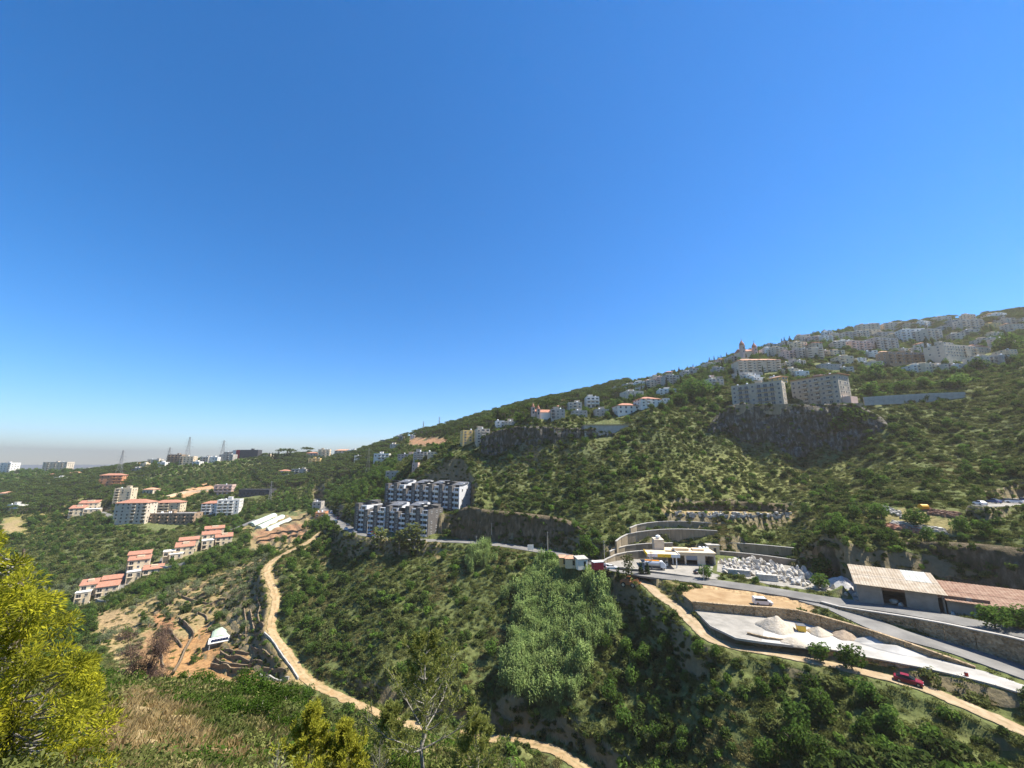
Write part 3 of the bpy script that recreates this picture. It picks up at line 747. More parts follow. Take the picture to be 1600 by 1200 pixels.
wall('foundation_wall', 'pale concrete foundation wall under the clifftop apartment blocks', [(1140,251,30.5,35.6),(1180,247,30.3,35.3),(1240,242,30.2,34.9),(1300,238,30.2,34.6),(1350,234,31,34.2)], M_CONC, 6.0, 0.6, 'foundation wall', rib=False)

# ------------------------------------------------------------------ buildings
FOOT = []          # footprints: keep plants off them  (x, y, radius)
M_TILE = mat('red_roof_tile', (0.33, 0.14, 0.085), 0.85, color2=(0.44, 0.23, 0.155), scale=1.4, bump=0.5)
M_TILE2 = mat('faded_roof_tile', (0.46, 0.24, 0.14), 0.85, color2=(0.56, 0.33, 0.21), scale=1.4, bump=0.5)
M_WHITE = mat('white_render', (0.66, 0.635, 0.575), 0.9, color2=(0.74, 0.715, 0.655), scale=0.6)
M_CREAM = mat('cream_render', (0.60, 0.48, 0.32), 0.9, color2=(0.68, 0.56, 0.39), scale=0.5)
M_BEIGE = mat('beige_render', (0.52, 0.44, 0.34), 0.9, color2=(0.61, 0.53, 0.42), scale=0.5)
M_GREY = mat('grey_render', (0.36, 0.33, 0.285), 0.9, color2=(0.46, 0.425, 0.37), scale=0.5)
M_YELL = mat('yellow_render', (0.64, 0.42, 0.15), 0.9, color2=(0.72, 0.52, 0.22), scale=0.5)
M_PINK = mat('pink_render', (0.55, 0.38, 0.31), 0.9, color2=(0.62, 0.46, 0.38), scale=0.5)
M_BROWN = mat('brown_render', (0.28, 0.19, 0.12), 0.9, color2=(0.36, 0.26, 0.17), scale=0.5)
M_DARK = mat('dark_cladding', (0.045, 0.046, 0.05), 0.6, color2=(0.075, 0.075, 0.078), scale=1.0)
M_ORNG = mat('orange_render', (0.52, 0.22, 0.10), 0.9, color2=(0.60, 0.30, 0.15), scale=0.5)
M_ROOFG = mat('grey_roof_screed', (0.33, 0.32, 0.30), 0.95, color2=(0.46, 0.44, 0.41), scale=0.5)
M_TANK = mat('white_tank', (0.75, 0.76, 0.76), 0.5)
M_FRAME = mat('window_frame', (0.55, 0.53, 0.50), 0.6)
M_RAIL = mat('railing_metal', (0.18, 0.18, 0.18), 0.5, metallic=0.4)
M_TAUPE = mat('taupe_render', (0.39, 0.335, 0.26), 0.9, color2=(0.49, 0.43, 0.34), scale=0.4)
WALLM = {'t': M_TAUPE, 'w': M_WHITE, 'c': M_CREAM, 'b': M_BEIGE, 'g': M_GREY, 'y': M_YELL, 'p': M_PINK, 'r': M_BROWN, 'd': M_DARK, 'o': M_ORNG}
_wm = {}
def window_mesh(w, h, fine=True):
    k = (round(w, 1), round(h, 1), fine)
    if k not in _wm:
        mb = MB(); w, h = k[0], k[1]
        mb.span(-w / 2, w / 2, -0.02, 0.25, 0, h, 1)
        if fine:
            for s in (-1, 1): mb.span(s * w / 2 - 0.06, s * w / 2 + 0.06, -0.09, 0.2, -0.05, h + 0.05, 0)
            mb.span(-w / 2 + 0.06, w / 2 - 0.06, -0.085, 0.2, h - 0.06, h + 0.05, 0)
            mb.span(-0.035, 0.035, -0.07, 0.2, 0.05, h - 0.06, 0)
        mb.span(-w / 2 - 0.1, w / 2 + 0.1, -0.16, 0.1, -0.14, -0.051, 0)
        _wm[k] = mb.mesh('window', [M_FRAME, glass_mat()])
    return _wm[k]
_bm = {}
def balcony_mesh(w, m, style):
    k = (round(w, 1), m.name, style)
    if k not in _bm:
        w = k[0]; mb = MB()
        mb.span(-w / 2, w / 2, -1.4, 0.02, -0.2, 0, 0)
        if style == 'solid':
            mb.span(-w / 2, w / 2, -1.4, -1.25, 0.002, 0.95, 0)
            for s in (-1, 1): mb.span(s * (w / 2 - .065) - .065, s * (w / 2 - .065) + .065, -1.25, 0.0, 0.002, 0.95, 0)
        else:
            mb.span(-w / 2, w / 2, -1.38, -1.33, 0.9, 0.97, 1)
            n = max(4, int(w / 0.5))
            for i in range(n + 1):
                x = -w / 2 + 0.03 + (w - 0.06) * i / n
                mb.span(x - 0.02, x + 0.02, -1.37, -1.34, 0.002, 0.9, 1)
        _bm[k] = mb.mesh('balcony', [m, M_RAIL])
    return _bm[k]
def hip_roof(w, d, h, over=0.6, z=0.0):
    """hipped tile roof over x -w/2..w/2, y 0..d"""
    x0, x1, y0, y1 = -w / 2 - over, w / 2 + over, -over, d + over
    r = min(w, d) / 2 + over
    if w >= d: a, b = (x0 + r, (y0 + y1) / 2), (x1 - r, (y0 + y1) / 2)
    else: a, b = (0, y0 + r), (0, y1 - r)
    mb = MB()
    v = [(x0, y0, z), (x1, y0, z), (x1, y1, z), (x0, y1, z), (a[0], a[1], z + h), (b[0], b[1], z + h), (x0, y0, z - 0.25), (x1, y0, z - 0.25), (x1, y1, z - 0.25), (x0, y1, z - 0.25)]
    f = ([(0, 1, 5, 4), (1, 2, 5), (2, 3, 4, 5), (3, 0, 4)] if w >= d else [(0, 1, 4), (1, 2, 5, 4), (2, 3, 5), (3, 0, 4, 5)])
    f += [(6, 7, 1, 0), (7, 8, 2, 1), (8, 9, 3, 2), (9, 6, 0, 3), (9, 8, 7, 6)]
    return mb.add(v, f)
def shed_roof(w, d, h, over=0.4, z=0.0, front_low=True):
    x0, x1, y0, y1 = -w / 2 - over, w / 2 + over, -over, d + over
    a, b = (z, z + h) if front_low else (z + h, z)
    t = 0.22
    v = [(x0, y0, a), (x1, y0, a), (x1, y1, b), (x0, y1, b), (x0, y0, a + t), (x1, y0, a + t), (x1, y1, b + t), (x0, y1, b + t)]
    return MB().add(v, [(3, 2, 1, 0), (4, 5, 6, 7), (0, 1, 5, 4), (1, 2, 6, 5), (2, 3, 7, 6), (3, 0, 4, 7)])

def wins(root, x0, x1, y, z0, fh, floors, bays, side, ww, wh, fine, sub=None, balc=(), bmat=None, bstyle='solid', skip=0.0, rnd=None):
    """windows (and balconies) on one face; side: 0 front (-y), 1 right (+x at y..), 3 left"""
    for f in range(floors):
        for b in range(bays):
            t = (b + 0.5) / bays
            isb = b in balc
            if not isb and rnd and rnd.random() < skip: continue
            w_, h_ = (min(2.6, (x1 - x0) / bays * 0.62), 2.1) if isb else (ww, wh)
            zz = z0 + f * fh + (0.35 if isb else 1.0)
            u = x0 + (x1 - x0) * t
            o = link('window', window_mesh(w_, h_, fine), root)
            if side == 0: o.location = (u, y, zz)
            elif side == 1: o.location = (y, u, zz); o.rotation_euler = (0, 0, math.pi / 2)
            else: o.location = (y, u, zz); o.rotation_euler = (0, 0, -math.pi / 2)
            if isb and f > 0:
                k = link('balcony', balcony_mesh((x1 - x0) / bays * 0.86, bmat, bstyle), root)
                k.location = (o.location.x, o.location.y, z0 + f * fh + 0.2); k.rotation_euler = o.rotation_euler

def building(label, px, py, wpx, hpx, floors, bays, wm='b', roof='flat', depth_m=12.0, yaw=0.0, balc=(), sb=2, name='apartment_building', cat='building', group=None, tanks=1, stair=True, bstyle='solid', pos=None, side_mat=None, rmat=None, skip=0.0, found=5.0, w_m=None):
    rnd = random.Random(int(px * 7 + py))
    p = pos if pos is not None else G(px, py)
    zc = depth(p)
    w, h = w_m or wpx * zc / FPX, hpx * zc / FPX
    root = empty(name, p, math.radians(yaw)); tag(root, label, cat, group)
    cy, sy = math.cos(math.radians(yaw)), math.sin(math.radians(yaw))
    FOOT.append((p.x - sy * depth_m / 2, p.y + cy * depth_m / 2, max(w, depth_m) * 0.56))
    m = WALLM[wm] if isinstance(wm, str) else wm
    if not balc and floors >= 3 and bays >= 3: balc = tuple(sorted(rnd.sample(range(bays), rnd.choice((1, 1, 2))))); bstyle = rnd.choice(('solid', 'rail'))
    skip = max(skip, .1)
    fh = h / floors
    fine = zc < 330
    mb = MB(); mb.span(-w / 2, w / 2, 0, depth_m, -found, h)
    for f in range(1, floors):                                  # floor bands
        mb.span(-w / 2 - 0.07, w / 2 + 0.07, -0.07, depth_m + 0.07, f * fh - 0.02, f * fh + 0.2, 0)
    mb.build('wall', m, root)
    view = Vector((-p.x, -p.y, 0)).normalized()
    right = Vector((cy, sy, 0)).dot(view)
    wins(root, -w / 2, w / 2, 0, 0, fh, floors, bays, 0, min(1.3, w / bays * 0.45), fh * 0.45, fine, balc=balc, bmat=m, bstyle=bstyle, skip=skip, rnd=rnd)
    if sb and right > 0.12: wins(root, 1.0, depth_m - 1.0, w / 2, 0, fh, floors, sb, 1, 1.2, fh * 0.42, fine, rnd=rnd, skip=0.15)
    if sb and right < -0.12: wins(root, 1.0, depth_m - 1.0, -w / 2, 0, fh, floors, sb, 3, 1.2, fh * 0.42, fine, rnd=rnd, skip=0.15)
    if roof == 'hip':
        hip_roof(w, depth_m, min(w, depth_m) * 0.2, z=h).build('roof', rmat or M_TILE, root)
    elif roof == 'shed':
        shed_roof(w, depth_m, depth_m * 0.22, z=h).build('roof', rmat or M_TILE, root)
    else:
        r = MB(); t = 0.25
        r.span(-w / 2, w / 2, 0, t, h + 0.003, h + 0.9); r.span(-w / 2, w / 2, depth_m - t, depth_m, h + 0.003, h + 0.9)
        r.span(-w / 2, -w / 2 + t, t, depth_m - t, h + 0.003, h + 0.9); r.span(w / 2 - t, w / 2, t, depth_m - t, h + 0.003, h + 0.9)
        r.build('parapet', m, root)
        MB().span(-w / 2 + t, w / 2 - t, t, depth_m - t, h + 0.004, h + 0.1).build('roof', M_ROOFG, root)
        if stair and w > 8:
            sx = rnd.uniform(-0.25, 0.25) * w
            s = MB(); s.span(sx - 1.8, sx + 1.8, depth_m * 0.45, depth_m * 0.45 + 4, h + 0.1, h + 2.9); s.span(sx - 2.1, sx + 2.1, depth_m * 0.45 - .3, depth_m * 0.45 + 4.3, h + 2.903, h + 3.1)
            s.build('stair_tower', m, root)
        for k in range(tanks):
            tx, ty = rnd.uniform(-0.4, 0.4) * w, rnd.uniform(0.15, 0.4) * depth_m
            c = MB(); c.lathe((tx, ty, h + 0.5), [(0.55, 0), (0.6, 0.2), (0.6, 1.2), (0.35, 1.5), (0.12, 1.6)], 9)
            for a, b in ((-.4, -.4), (.4, -.4), (.4, .4), (-.4, .4)): c.span(tx + a - .05, tx + a + .05, ty + b - .05, ty + b + .05, h + 0.1, h + .5)
            c.build('water_tank', M_TANK, root)
    return root

# label, px, py(base), width px, height px, floors, bays, wall, roof, options
B = building
# the left ridge
B('pale white tower block cut by the left edge on the skyline', 5, 741, 16, 17, 5, 3, 'w', depth_m=16, sb=3)
B('long two-tone beige apartment block alone on the far left skyline', 83, 738, 38, 16, 6, 7, 'b', depth_m=14, sb=3, balc=(1, 3, 5))
B('low red roofed house under the pines below the beige skyline block', 79, 747, 17, 5, 1, 3, 'w', 'hip', depth_m=10, name='house', cat='house')
B('small white two storey house among pines right of the red roof', 89, 753, 14, 6, 2, 3, 'w', depth_m=9, name='house', cat='house')
B('pinkish small house with pale roof at the pine wood edge', 113, 745, 13, 6, 2, 3, 'p', 'hip', depth_m=10, name='house', cat='house', rmat=M_TILE2)
B('orange red apartment block with stacked balconies near the left pylon', 171, 760, 29, 17, 4, 4, 'o', depth_m=12, yaw=18, balc=(2, 3), sb=2, roof='hip')
B('tiny grey roofs bunched on the skyline left of the wooded hump', 133, 729, 14, 5, 2, 3, 'g', depth_m=10, name='house', cat='house', tanks=0)
B('bright yellow walled house on the wooded hump skyline', 209, 731, 15, 6, 2, 3, 'y', depth_m=9, name='house', cat='house')
B('dark grey house with white ledge below the yellow house', 214, 738, 18, 6, 2, 3, 'g', depth_m=9, name='house', cat='house')
B('cream tall narrow house beside the yellow one on the ridge', 222, 735, 9, 10, 3, 2, 'c', depth_m=8, name='house', cat='house')
B('beige flat roofed house on the ridge left of the brown round block', 238, 727, 18, 9, 3, 3, 'b', depth_m=10, name='house', cat='house')
B('small white house between beige house and brown block on the ridge', 251, 729, 12, 6, 2, 2, 'w', depth_m=9, name='house', cat='house')
B('brown and ochre skyline block with dark balcony bands', 271, 725, 20, 14, 5, 4, 'r', depth_m=12, yaw=10, balc=(0, 1, 2, 3))
B('pale grey and cream block joined right of the brown skyline block', 290, 726, 19, 12, 4, 4, 'c', depth_m=12, yaw=12)
B('low white house with tank between two skyline pylons', 305, 727, 12, 5, 2, 2, 'w', depth_m=9, name='house', cat='house')
B('grey block with dark windows left of the white skyline house', 318, 724, 12, 9, 3, 3, 'g', depth_m=10)
B('white two storey house on the ridge under the right pylon', 330, 723, 18, 8, 2, 4, 'w', depth_m=10, name='house', cat='house')
B('grey flat block with terrace left of the red panel building', 352, 720, 22, 9, 3, 4, 'g', depth_m=11)
B('grey apartment block with dark top floor on the skyline', 358, 714, 20, 11, 4, 4, 'b', depth_m=11, balc=(1, 2))
bl = B('dark modern skyline block with a bright red vertical panel', 385, 715, 34, 12, 4, 6, 'd', depth_m=12, tanks=0)
_zc = depth(bl.location); MB().span(-17 * _zc / FPX, -11.5 * _zc / FPX, -0.25, -0.01, 0, 12.3 * _zc / FPX).build('red_panel', mat('red_panel', (0.55, 0.04, 0.06), 0.7), bl)
MB().span(-22 * _zc / FPX, -17.2 * _zc / FPX, -0.3, 6, -2, 12.3 * _zc / FPX).build('stair_shaft', M_WHITE, bl)
B('small cream house right of the dark red panel block', 416, 718, 12, 6, 2, 2, 'c', depth_m=9, name='house', cat='house')
B('red roofed house by the umbrella pines on the ridge', 486, 716, 16, 8, 2, 3, 'p', 'hip', depth_m=10, name='house', cat='house')
B('tall cream house on the ridge right of the umbrella pines', 505, 717, 17, 14, 4, 3, 'c', depth_m=10, yaw=12, balc=(1,))
B('tan house with arches below the ridge houses', 490, 727, 17, 10, 3, 3, 'y', depth_m=10, yaw=12, name='house', cat='house', balc=(1,))
B('white flat roofed house left of the cream ridge house', 497, 714, 10, 6, 2, 2, 'w', depth_m=9, name='house', cat='house')
B('wide grey house with balconies and red roof on the ridge', 534, 714, 24, 10, 3, 4, 'b', 'hip', depth_m=11, balc=(0, 1, 2, 3), rmat=M_TILE2)
B('white gabled house right of the wide ridge house', 549, 712, 14, 8, 2, 3, 'w', depth_m=9, name='house', cat='house')
B('small white house on the slope left of the tall valley pylon', 558, 722, 9, 9, 3, 2, 'w', depth_m=8, yaw=15, name='house', cat='house')
B('white and pink three storey house right of the tall valley pylon', 595, 724, 23, 14, 3, 4, 'w', depth_m=11, yaw=5, balc=(1, 2, 3))
B('long low pink house above the road bend', 634, 717, 26, 6, 2, 5, 'p', depth_m=10, name='house', cat='house')
B('grey concrete block with cream side at the foot of the pine hill', 656, 721, 21, 13, 4, 4, 'g', depth_m=11, yaw=8, balc=(1, 2))
B('cream low house right of the grey concrete block', 675, 715, 15, 7, 2, 3, 'c', depth_m=9, name='house', cat='house')
B('flat roofed grey hut behind the upper black flats', 613, 748, 22, 10, 2, 3, 'g', depth_m=9, name='house', cat='house', tanks=0, stair=False)
B('small pink ruin with steps above the upper black flats', 648, 736, 9, 11, 2, 2, 'p', depth_m=7, name='house', cat='house', tanks=0, stair=False)
B('grey unfinished block among pines near the hill crest', 605, 692, 22, 7, 2, 4, 'g', depth_m=11)
B('plain grey tower house among pines near the hill crest', 624, 691, 10, 9, 3, 2, 'g', depth_m=9)
B('tiny white house on the pine crest left of two masts', 644, 686, 6, 5, 2, 2, 'w', depth_m=7, name='house', cat='house')
B('pale flats below the bare red patch on the pine hill', 617, 700, 16, 5, 2, 3, 'b', depth_m=9)
B('small red roofed house high on the pine hill right of the masts', 716, 662, 12, 5, 2, 3, 'c', 'hip', depth_m=9, name='house', cat='house')
B('second red roofed house high on the pine hill', 731, 662, 11, 5, 2, 3, 'c', 'hip', depth_m=9, name='house', cat='house', rmat=M_TILE2)
# middle distance, left
B('tall narrow cream flats with dark left side behind the lane', 188, 789, 22, 24, 6, 3, 'c', depth_m=11, yaw=14, balc=(0,))
B('big six storey cream block with grey hipped roofs beside the olive grove', 200, 818, 44, 31, 6, 6, 'b', 'hip', depth_m=15, yaw=10, balc=(3, 5), sb=3)
B('small cream block with red roof and lit right wall above the brown terrace', 258, 803, 37, 17, 4, 5, 'c', depth_m=12, yaw=14, balc=(0, 1, 2), roof='hip', sb=3)
B('long brown terraced flats with many dark bays above the olive grove', 262, 819, 76, 15, 3, 12, 'r', depth_m=12, yaw=3, balc=(1, 3, 5, 7, 9, 11), tanks=4, sb=2)
B('grey and white flats with a small red roof left of the dark glass block', 328, 804, 26, 17, 4, 4, 'w', depth_m=11, yaw=16, balc=(0, 1), roof='hip')
B('white block with dark glazed front and lit right side above the villas', 354, 806, 30, 23, 5, 4, 'w', depth_m=13, yaw=18, balc=(0, 1, 2), sb=3)
B('pinkish open frame building under construction by the orange bank', 347, 773, 25, 14, 3, 4, 'p', depth_m=11, yaw=14, balc=(0, 1, 2, 3), sb=3, stair=False)
B('long dark flat roofed hall above the green fields', 396, 775, 48, 9, 1, 8, 'd', depth_m=14, tanks=0, stair=False, name='hall', cat='hall')
B('small ochre house with wide roof at the left of the orange bank', 230, 772, 16, 7, 1, 3, 'c', 'hip', depth_m=10, name='house', cat='house', rmat=M_TILE2)
B('tan house at the left edge under the pines', 3, 779, 14, 8, 2, 2, 'c', 'hip', depth_m=10, name='house', cat='house', rmat=M_TILE2)
B('white low house among trees near the left edge', 18, 798, 18, 8, 2, 3, 'w', depth_m=10, name='house', cat='house')
B('red roofed house on the green slope below the umbrella pines', 442, 744, 15, 8, 2, 3, 'w', 'hip', depth_m=10, name='house', cat='house')
B('grey and white house right of the red roof on the green slope', 466, 744, 22, 10, 3, 4, 'g', depth_m=10, yaw=5, balc=(0, 1), name='house', cat='house')
B('stone shop house at the far end of the village road', 494, 797, 13, 11, 2, 2, 'g', depth_m=10, yaw=8, name='house', cat='house')
B('orange brick house beside the parked cars on the road', 499, 815, 15, 12, 2, 2, 'o', depth_m=10, yaw=12, name='house', cat='house', tanks=2, stair=False)
# the cliff village
B('tall narrow yellow block with lit right wall left of the village cliff', 731, 695, 16, 21, 5, 2, 'y', depth_m=11, yaw=18, sb=2)
B('beige flats with pink roof terrace at the left end of the cliff', 755, 693, 21, 21, 5, 3, 'b', depth_m=11, yaw=14, sb=2)
B('white flat roofed house on the left end of the cliff top', 782, 668, 13, 9, 2, 2, 'w', depth_m=9, yaw=10, name='house', cat='house')
B('low white terrace house on the cliff left of the church', 799, 667, 20, 7, 2, 4, 'b', depth_m=9, yaw=10, name='house', cat='house')
B('grey stone house with terraces right beside the village church', 872, 655, 22, 14, 3, 3, 'g', depth_m=10, name='house', cat='house')
B('red roofed cream house behind the village church', 874, 641, 15, 6, 2, 3, 'c', 'hip', depth_m=10, name='house', cat='house')
B('bright yellow house on the village skyline above the church', 884, 634, 19, 8, 2, 4, 'y', 'hip', depth_m=10, name='house', cat='house', rmat=M_TILE2)
B('grey block with cream gable right of the yellow skyline house', 899, 643, 21, 13, 3, 3, 'b', depth_m=10)
B('white house with arched balcony between pines above the cliff', 927, 637, 20, 16, 3, 3, 'w', depth_m=10, balc=(0, 1, 2))
B('grey low house below the arched white house', 905, 651, 26, 8, 2, 4, 'g', depth_m=9, name='house', cat='house')
B('small grey house behind trees left of the flat topped wall', 942, 650, 22, 9, 2, 3, 'g', depth_m=9, name='house', cat='house')
B('white house with low red roof left of the larger white pair', 983, 647, 35, 14, 2, 4, 'w', 'hip', depth_m=11, yaw=6, name='house', cat='house')
B('larger white house with red hipped roof and bare front wall', 1018, 637, 34, 14, 3, 4, 'w', 'hip', depth_m=11, yaw=10, name='house', cat='house')
B('small white annex right of the larger white red roofed house', 1042, 632, 10, 8, 2, 2, 'w', depth_m=7, name='house', cat='house', tanks=0)
B('beige house with terrace half hidden by trees left of the cliff flats', 1120, 606, 24, 13, 3, 4, 'b', depth_m=10, balc=(1, 2), name='house', cat='house')
# the hillside town: skyline row and slopes
TOWN = [
 (967,615,13,10,'c',3,2,'flat'),(985,613,22,12,'g',3,4,'flat'),(1003,611,20,14,'w',4,3,'flat'),(993,622,28,10,'b',2,4,'flat'),(1020,608,18,13,'b',4,3,'flat'),
 (1036,604,20,14,'p',4,3,'flat'),(1052,602,22,15,'g',4,4,'flat'),(1044,617,26,8,'w',2,4,'flat'),(953,620,12,7,'b',2,2,'flat'),(1015,600,14,6,'y',2,2,'hip'),
 (1048,588,15,7,'p',2,3,'hip'),(1075,590,18,9,'g',3,3,'flat'),(1090,583,16,7,'g',2,3,'flat'),(1112,575,15,7,'b',2,3,'flat'),(1130,568,16,7,'p',2,3,'hip'),
 (1150,566,16,8,'g',3,3,'flat'),(1205,553,18,9,'w',3,3,'flat'),(1222,556,20,13,'b',4,3,'flat'),(1240,560,22,11,'p',3,4,'flat'),(1212,545,16,7,'g',2,3,'flat'),
 (1235,541,16,6,'g',2,3,'flat'),(1257,560,18,15,'g',4,3,'flat'),(1276,562,22,18,'b',5,3,'flat'),(1277,536,16,10,'p',3,3,'flat'),(1293,536,18,11,'w',4,3,'flat'),
 (1312,533,20,12,'b',4,4,'flat'),(1331,531,18,12,'g',4,3,'flat'),(1350,529,20,12,'b',4,4,'flat'),(1368,527,18,12,'c',4,3,'flat'),(1386,529,22,10,'g',3,4,'flat'),
 (1348,549,34,16,'p',4,5,'flat'),(1389,548,42,20,'g',5,6,'flat'),(1327,546,16,14,'w',4,2,'flat'),(1430,534,32,20,'w',5,5,'flat'),(1464,534,26,20,'b',5,4,'flat'),
 (1420,569,66,18,'r',4,9,'flat'),(1325,569,22,12,'c',3,3,'flat'),(1440,583,22,12,'w',3,3,'flat'),(1461,583,30,14,'c',3,5,'flat'),(1486,582,20,12,'b',3,3,'flat'),
 (1505,579,17,9,'w',2,2,'flat'),(1552,572,34,15,'b',3,5,'flat'),(1580,566,26,10,'g',2,4,'flat'),(1500,509,22,9,'g',3,4,'flat'),(1522,514,30,15,'b',4,5,'flat'),
 (1560,514,13,9,'y',3,2,'flat'),(1540,505,18,7,'g',2,3,'flat'),(1588,506,26,9,'b',3,4,'flat'),(1482,518,18,8,'g',2,3,'flat'),(1255,590,20,9,'w',2,3,'flat'),(1300,578,34,8,'g',2,5,'flat'),
]
COLN = {'c': 'cream', 'g': 'grey', 'w': 'white', 'b': 'beige', 'p': 'pinkish', 'y': 'yellow', 'r': 'dark brown'}
WORD = {2: 'two', 3: 'three', 4: 'four', 5: 'five'}
def town_place(px, py):
    for lim, words in ((1000, 'at the low left end of the town'), (1060, 'in the dense left cluster of the town'), (1140, 'on the ridge left of the domed church'),
                       (1200, 'close under the domed church'), (1262, 'just right of the domed church'), (1300, 'above the cliff flats with red roof edge'), (1375, 'on the skyline right of the cliff flats'),
                       (1410, 'in the middle of the upper town'), (1480, 'on the upper right of the town'), (1540, 'near the long school block'), (1700, 'at the right edge of the town')):
        if px < lim: return words
LV = {}
for t in TOWN:
    px, py, w, h, c, fl, ba, rf = t
    wide = 'narrow' if w < 16 else ('wide' if w > 28 else '')
    lab = f"{wide} {COLN[c]} {WORD[fl]} storey {'red roofed house' if rf == 'hip' else 'block'} {town_place(px, py)}{LV.get((px, py), '')}".strip()
    B(lab, px, py, w, h, fl, ba, c, rf, depth_m=10 + (px * 13 % 5), yaw=-12 + (px * 29 % 22), balc=tuple(range(0, ba, 2)) if fl >= 4 else (), sb=2, group='buildings of the hillside town', tanks=1 + px % 2)
# smaller houses filling the hillside between them
rt = random.Random(44); have = [(t[0], t[1], t[2]) for t in TOWN] + [(1188, 582, 64), (1516, 560, 100), (1183, 629, 82), (1288, 626, 92), (1172, 556, 26), (1018, 637, 34), (983, 647, 35)]
SKYL = ([940, 1050, 1150, 1250, 1400, 1600], [613, 588, 560, 531, 512, 496]); made = 0
for _ in range(900):
    if made >= 48: break
    px = rt.uniform(945, 1598); s0 = np.interp(px, *SKYL); py = s0 + (rt.uniform(1, 6) if rt.random() < .45 else rt.uniform(6, 62)); w = rt.uniform(11, 24); h = rt.uniform(6, 13) * (1.1 if py < 560 else .9)
    if py > 598 or any(abs(px - a) < (w + c) * .42 and abs(py - b) < 9 for a, b, c in have): continue
    have.append((px, py, w)); made += 1; c = rt.choice('wwccbbbpg'); fl = 2 if h < 8.5 else (3 if h < 11 else 4); rf = 'hip' if rt.random() < .22 else 'flat'
    B(f"{'red roofed' if rf == 'hip' else 'plain'} {COLN[c]} {WORD[fl]} storey house {town_place(px, py)}", px, py, w, h, fl, max(2, int(w / 5)), c, rf, depth_m=rt.uniform(8, 12), yaw=rt.uniform(-25, 20), balc=(0,) if fl > 2 else (), sb=2, name='house', cat='house', group='small houses of the hillside town', rmat=M_TILE2 if rt.random() < .5 else None)
B('red roofed balcony block directly above the left clifftop flats', 1188, 582, 64, 20, 5, 9, 'b', 'hip', depth_m=12, yaw=-4, balc=(0, 2, 4, 6, 8), rmat=M_TILE2)
B('long grey terrace building below the red roofed balcony block', 1172, 592, 40, 9, 2, 6, 'g', depth_m=8, yaw=-4, tanks=0, stair=False)
B('white low house between the two clifftop blocks at the back', 1178, 596, 22, 9, 2, 4, 'w', depth_m=8, name='house', cat='house')
B('ochre gabled house peeping out between the clifftop blocks', 1228, 606, 13, 18, 3, 2, 'y', 'hip', depth_m=10, yaw=20, rmat=M_TILE2)
sc = B('long banded school building with pink roof at the upper right', 1516, 560, 100, 19, 4, 18, 'b', depth_m=13, yaw=12, tanks=0, stair=False, name='school_building')
_z = depth(sc.location); shed_roof(30 * _z / FPX, 13, 2.5, z=19 * _z / FPX + 1.0).build('roof', mat('pink_sheet_roof', (0.62, 0.35, 0.32), 0.8), sc, (32 * _z / FPX, 0, 0))
# the two blocks on top of the cliff
B('left clifftop apartment block with dark loggias and grey roof sheets', 1183, 629, 82, 35, 5, 8, 't', depth_m=11, yaw=-44, balc=(1, 2, 4, 5, 6), pos=W(1184, 257, 35.3), w_m=29.0, bstyle='rail', sb=3, tanks=3)
cb = B('right clifftop apartment block with thin red roof edge', 1288, 626, 92, 44, 6, 8, 't', depth_m=13, yaw=-64, balc=(2, 4, 6), pos=W(1276, 251, 34.7), w_m=27.0, sb=4, tanks=2)
_z = depth(cb.location); hip_roof(27.0, 13, 0.9, 0.9, 44 * _z / FPX + 0.95).build('roof_edge', M_TILE, cb)
MB().span(13.55, 18, 1, 9, -3, 4.0).build('annex', M_PINK, cb)

# flat topped concrete building with grass roof
r = empty('concrete_platform', W(950, 255, 17.0)); tag(r, 'low concrete building with dry grass on its flat roof on the cliff', 'building')
MB().span(-15, 15, 0, 13, -4, 6.3).build('wall', M_CONC2, r)
MB().span(-15.4, 15.4, -0.4, 13.4, 6.303, 6.9).build('roof', mat('dry_grass_roof', (0.42, 0.30, 0.14), 1.0, color2=(0.5, 0.38, 0.19), scale=1.0, bump=0.8), r)
FOOT.append((r.location.x, r.location.y + 6, 13))

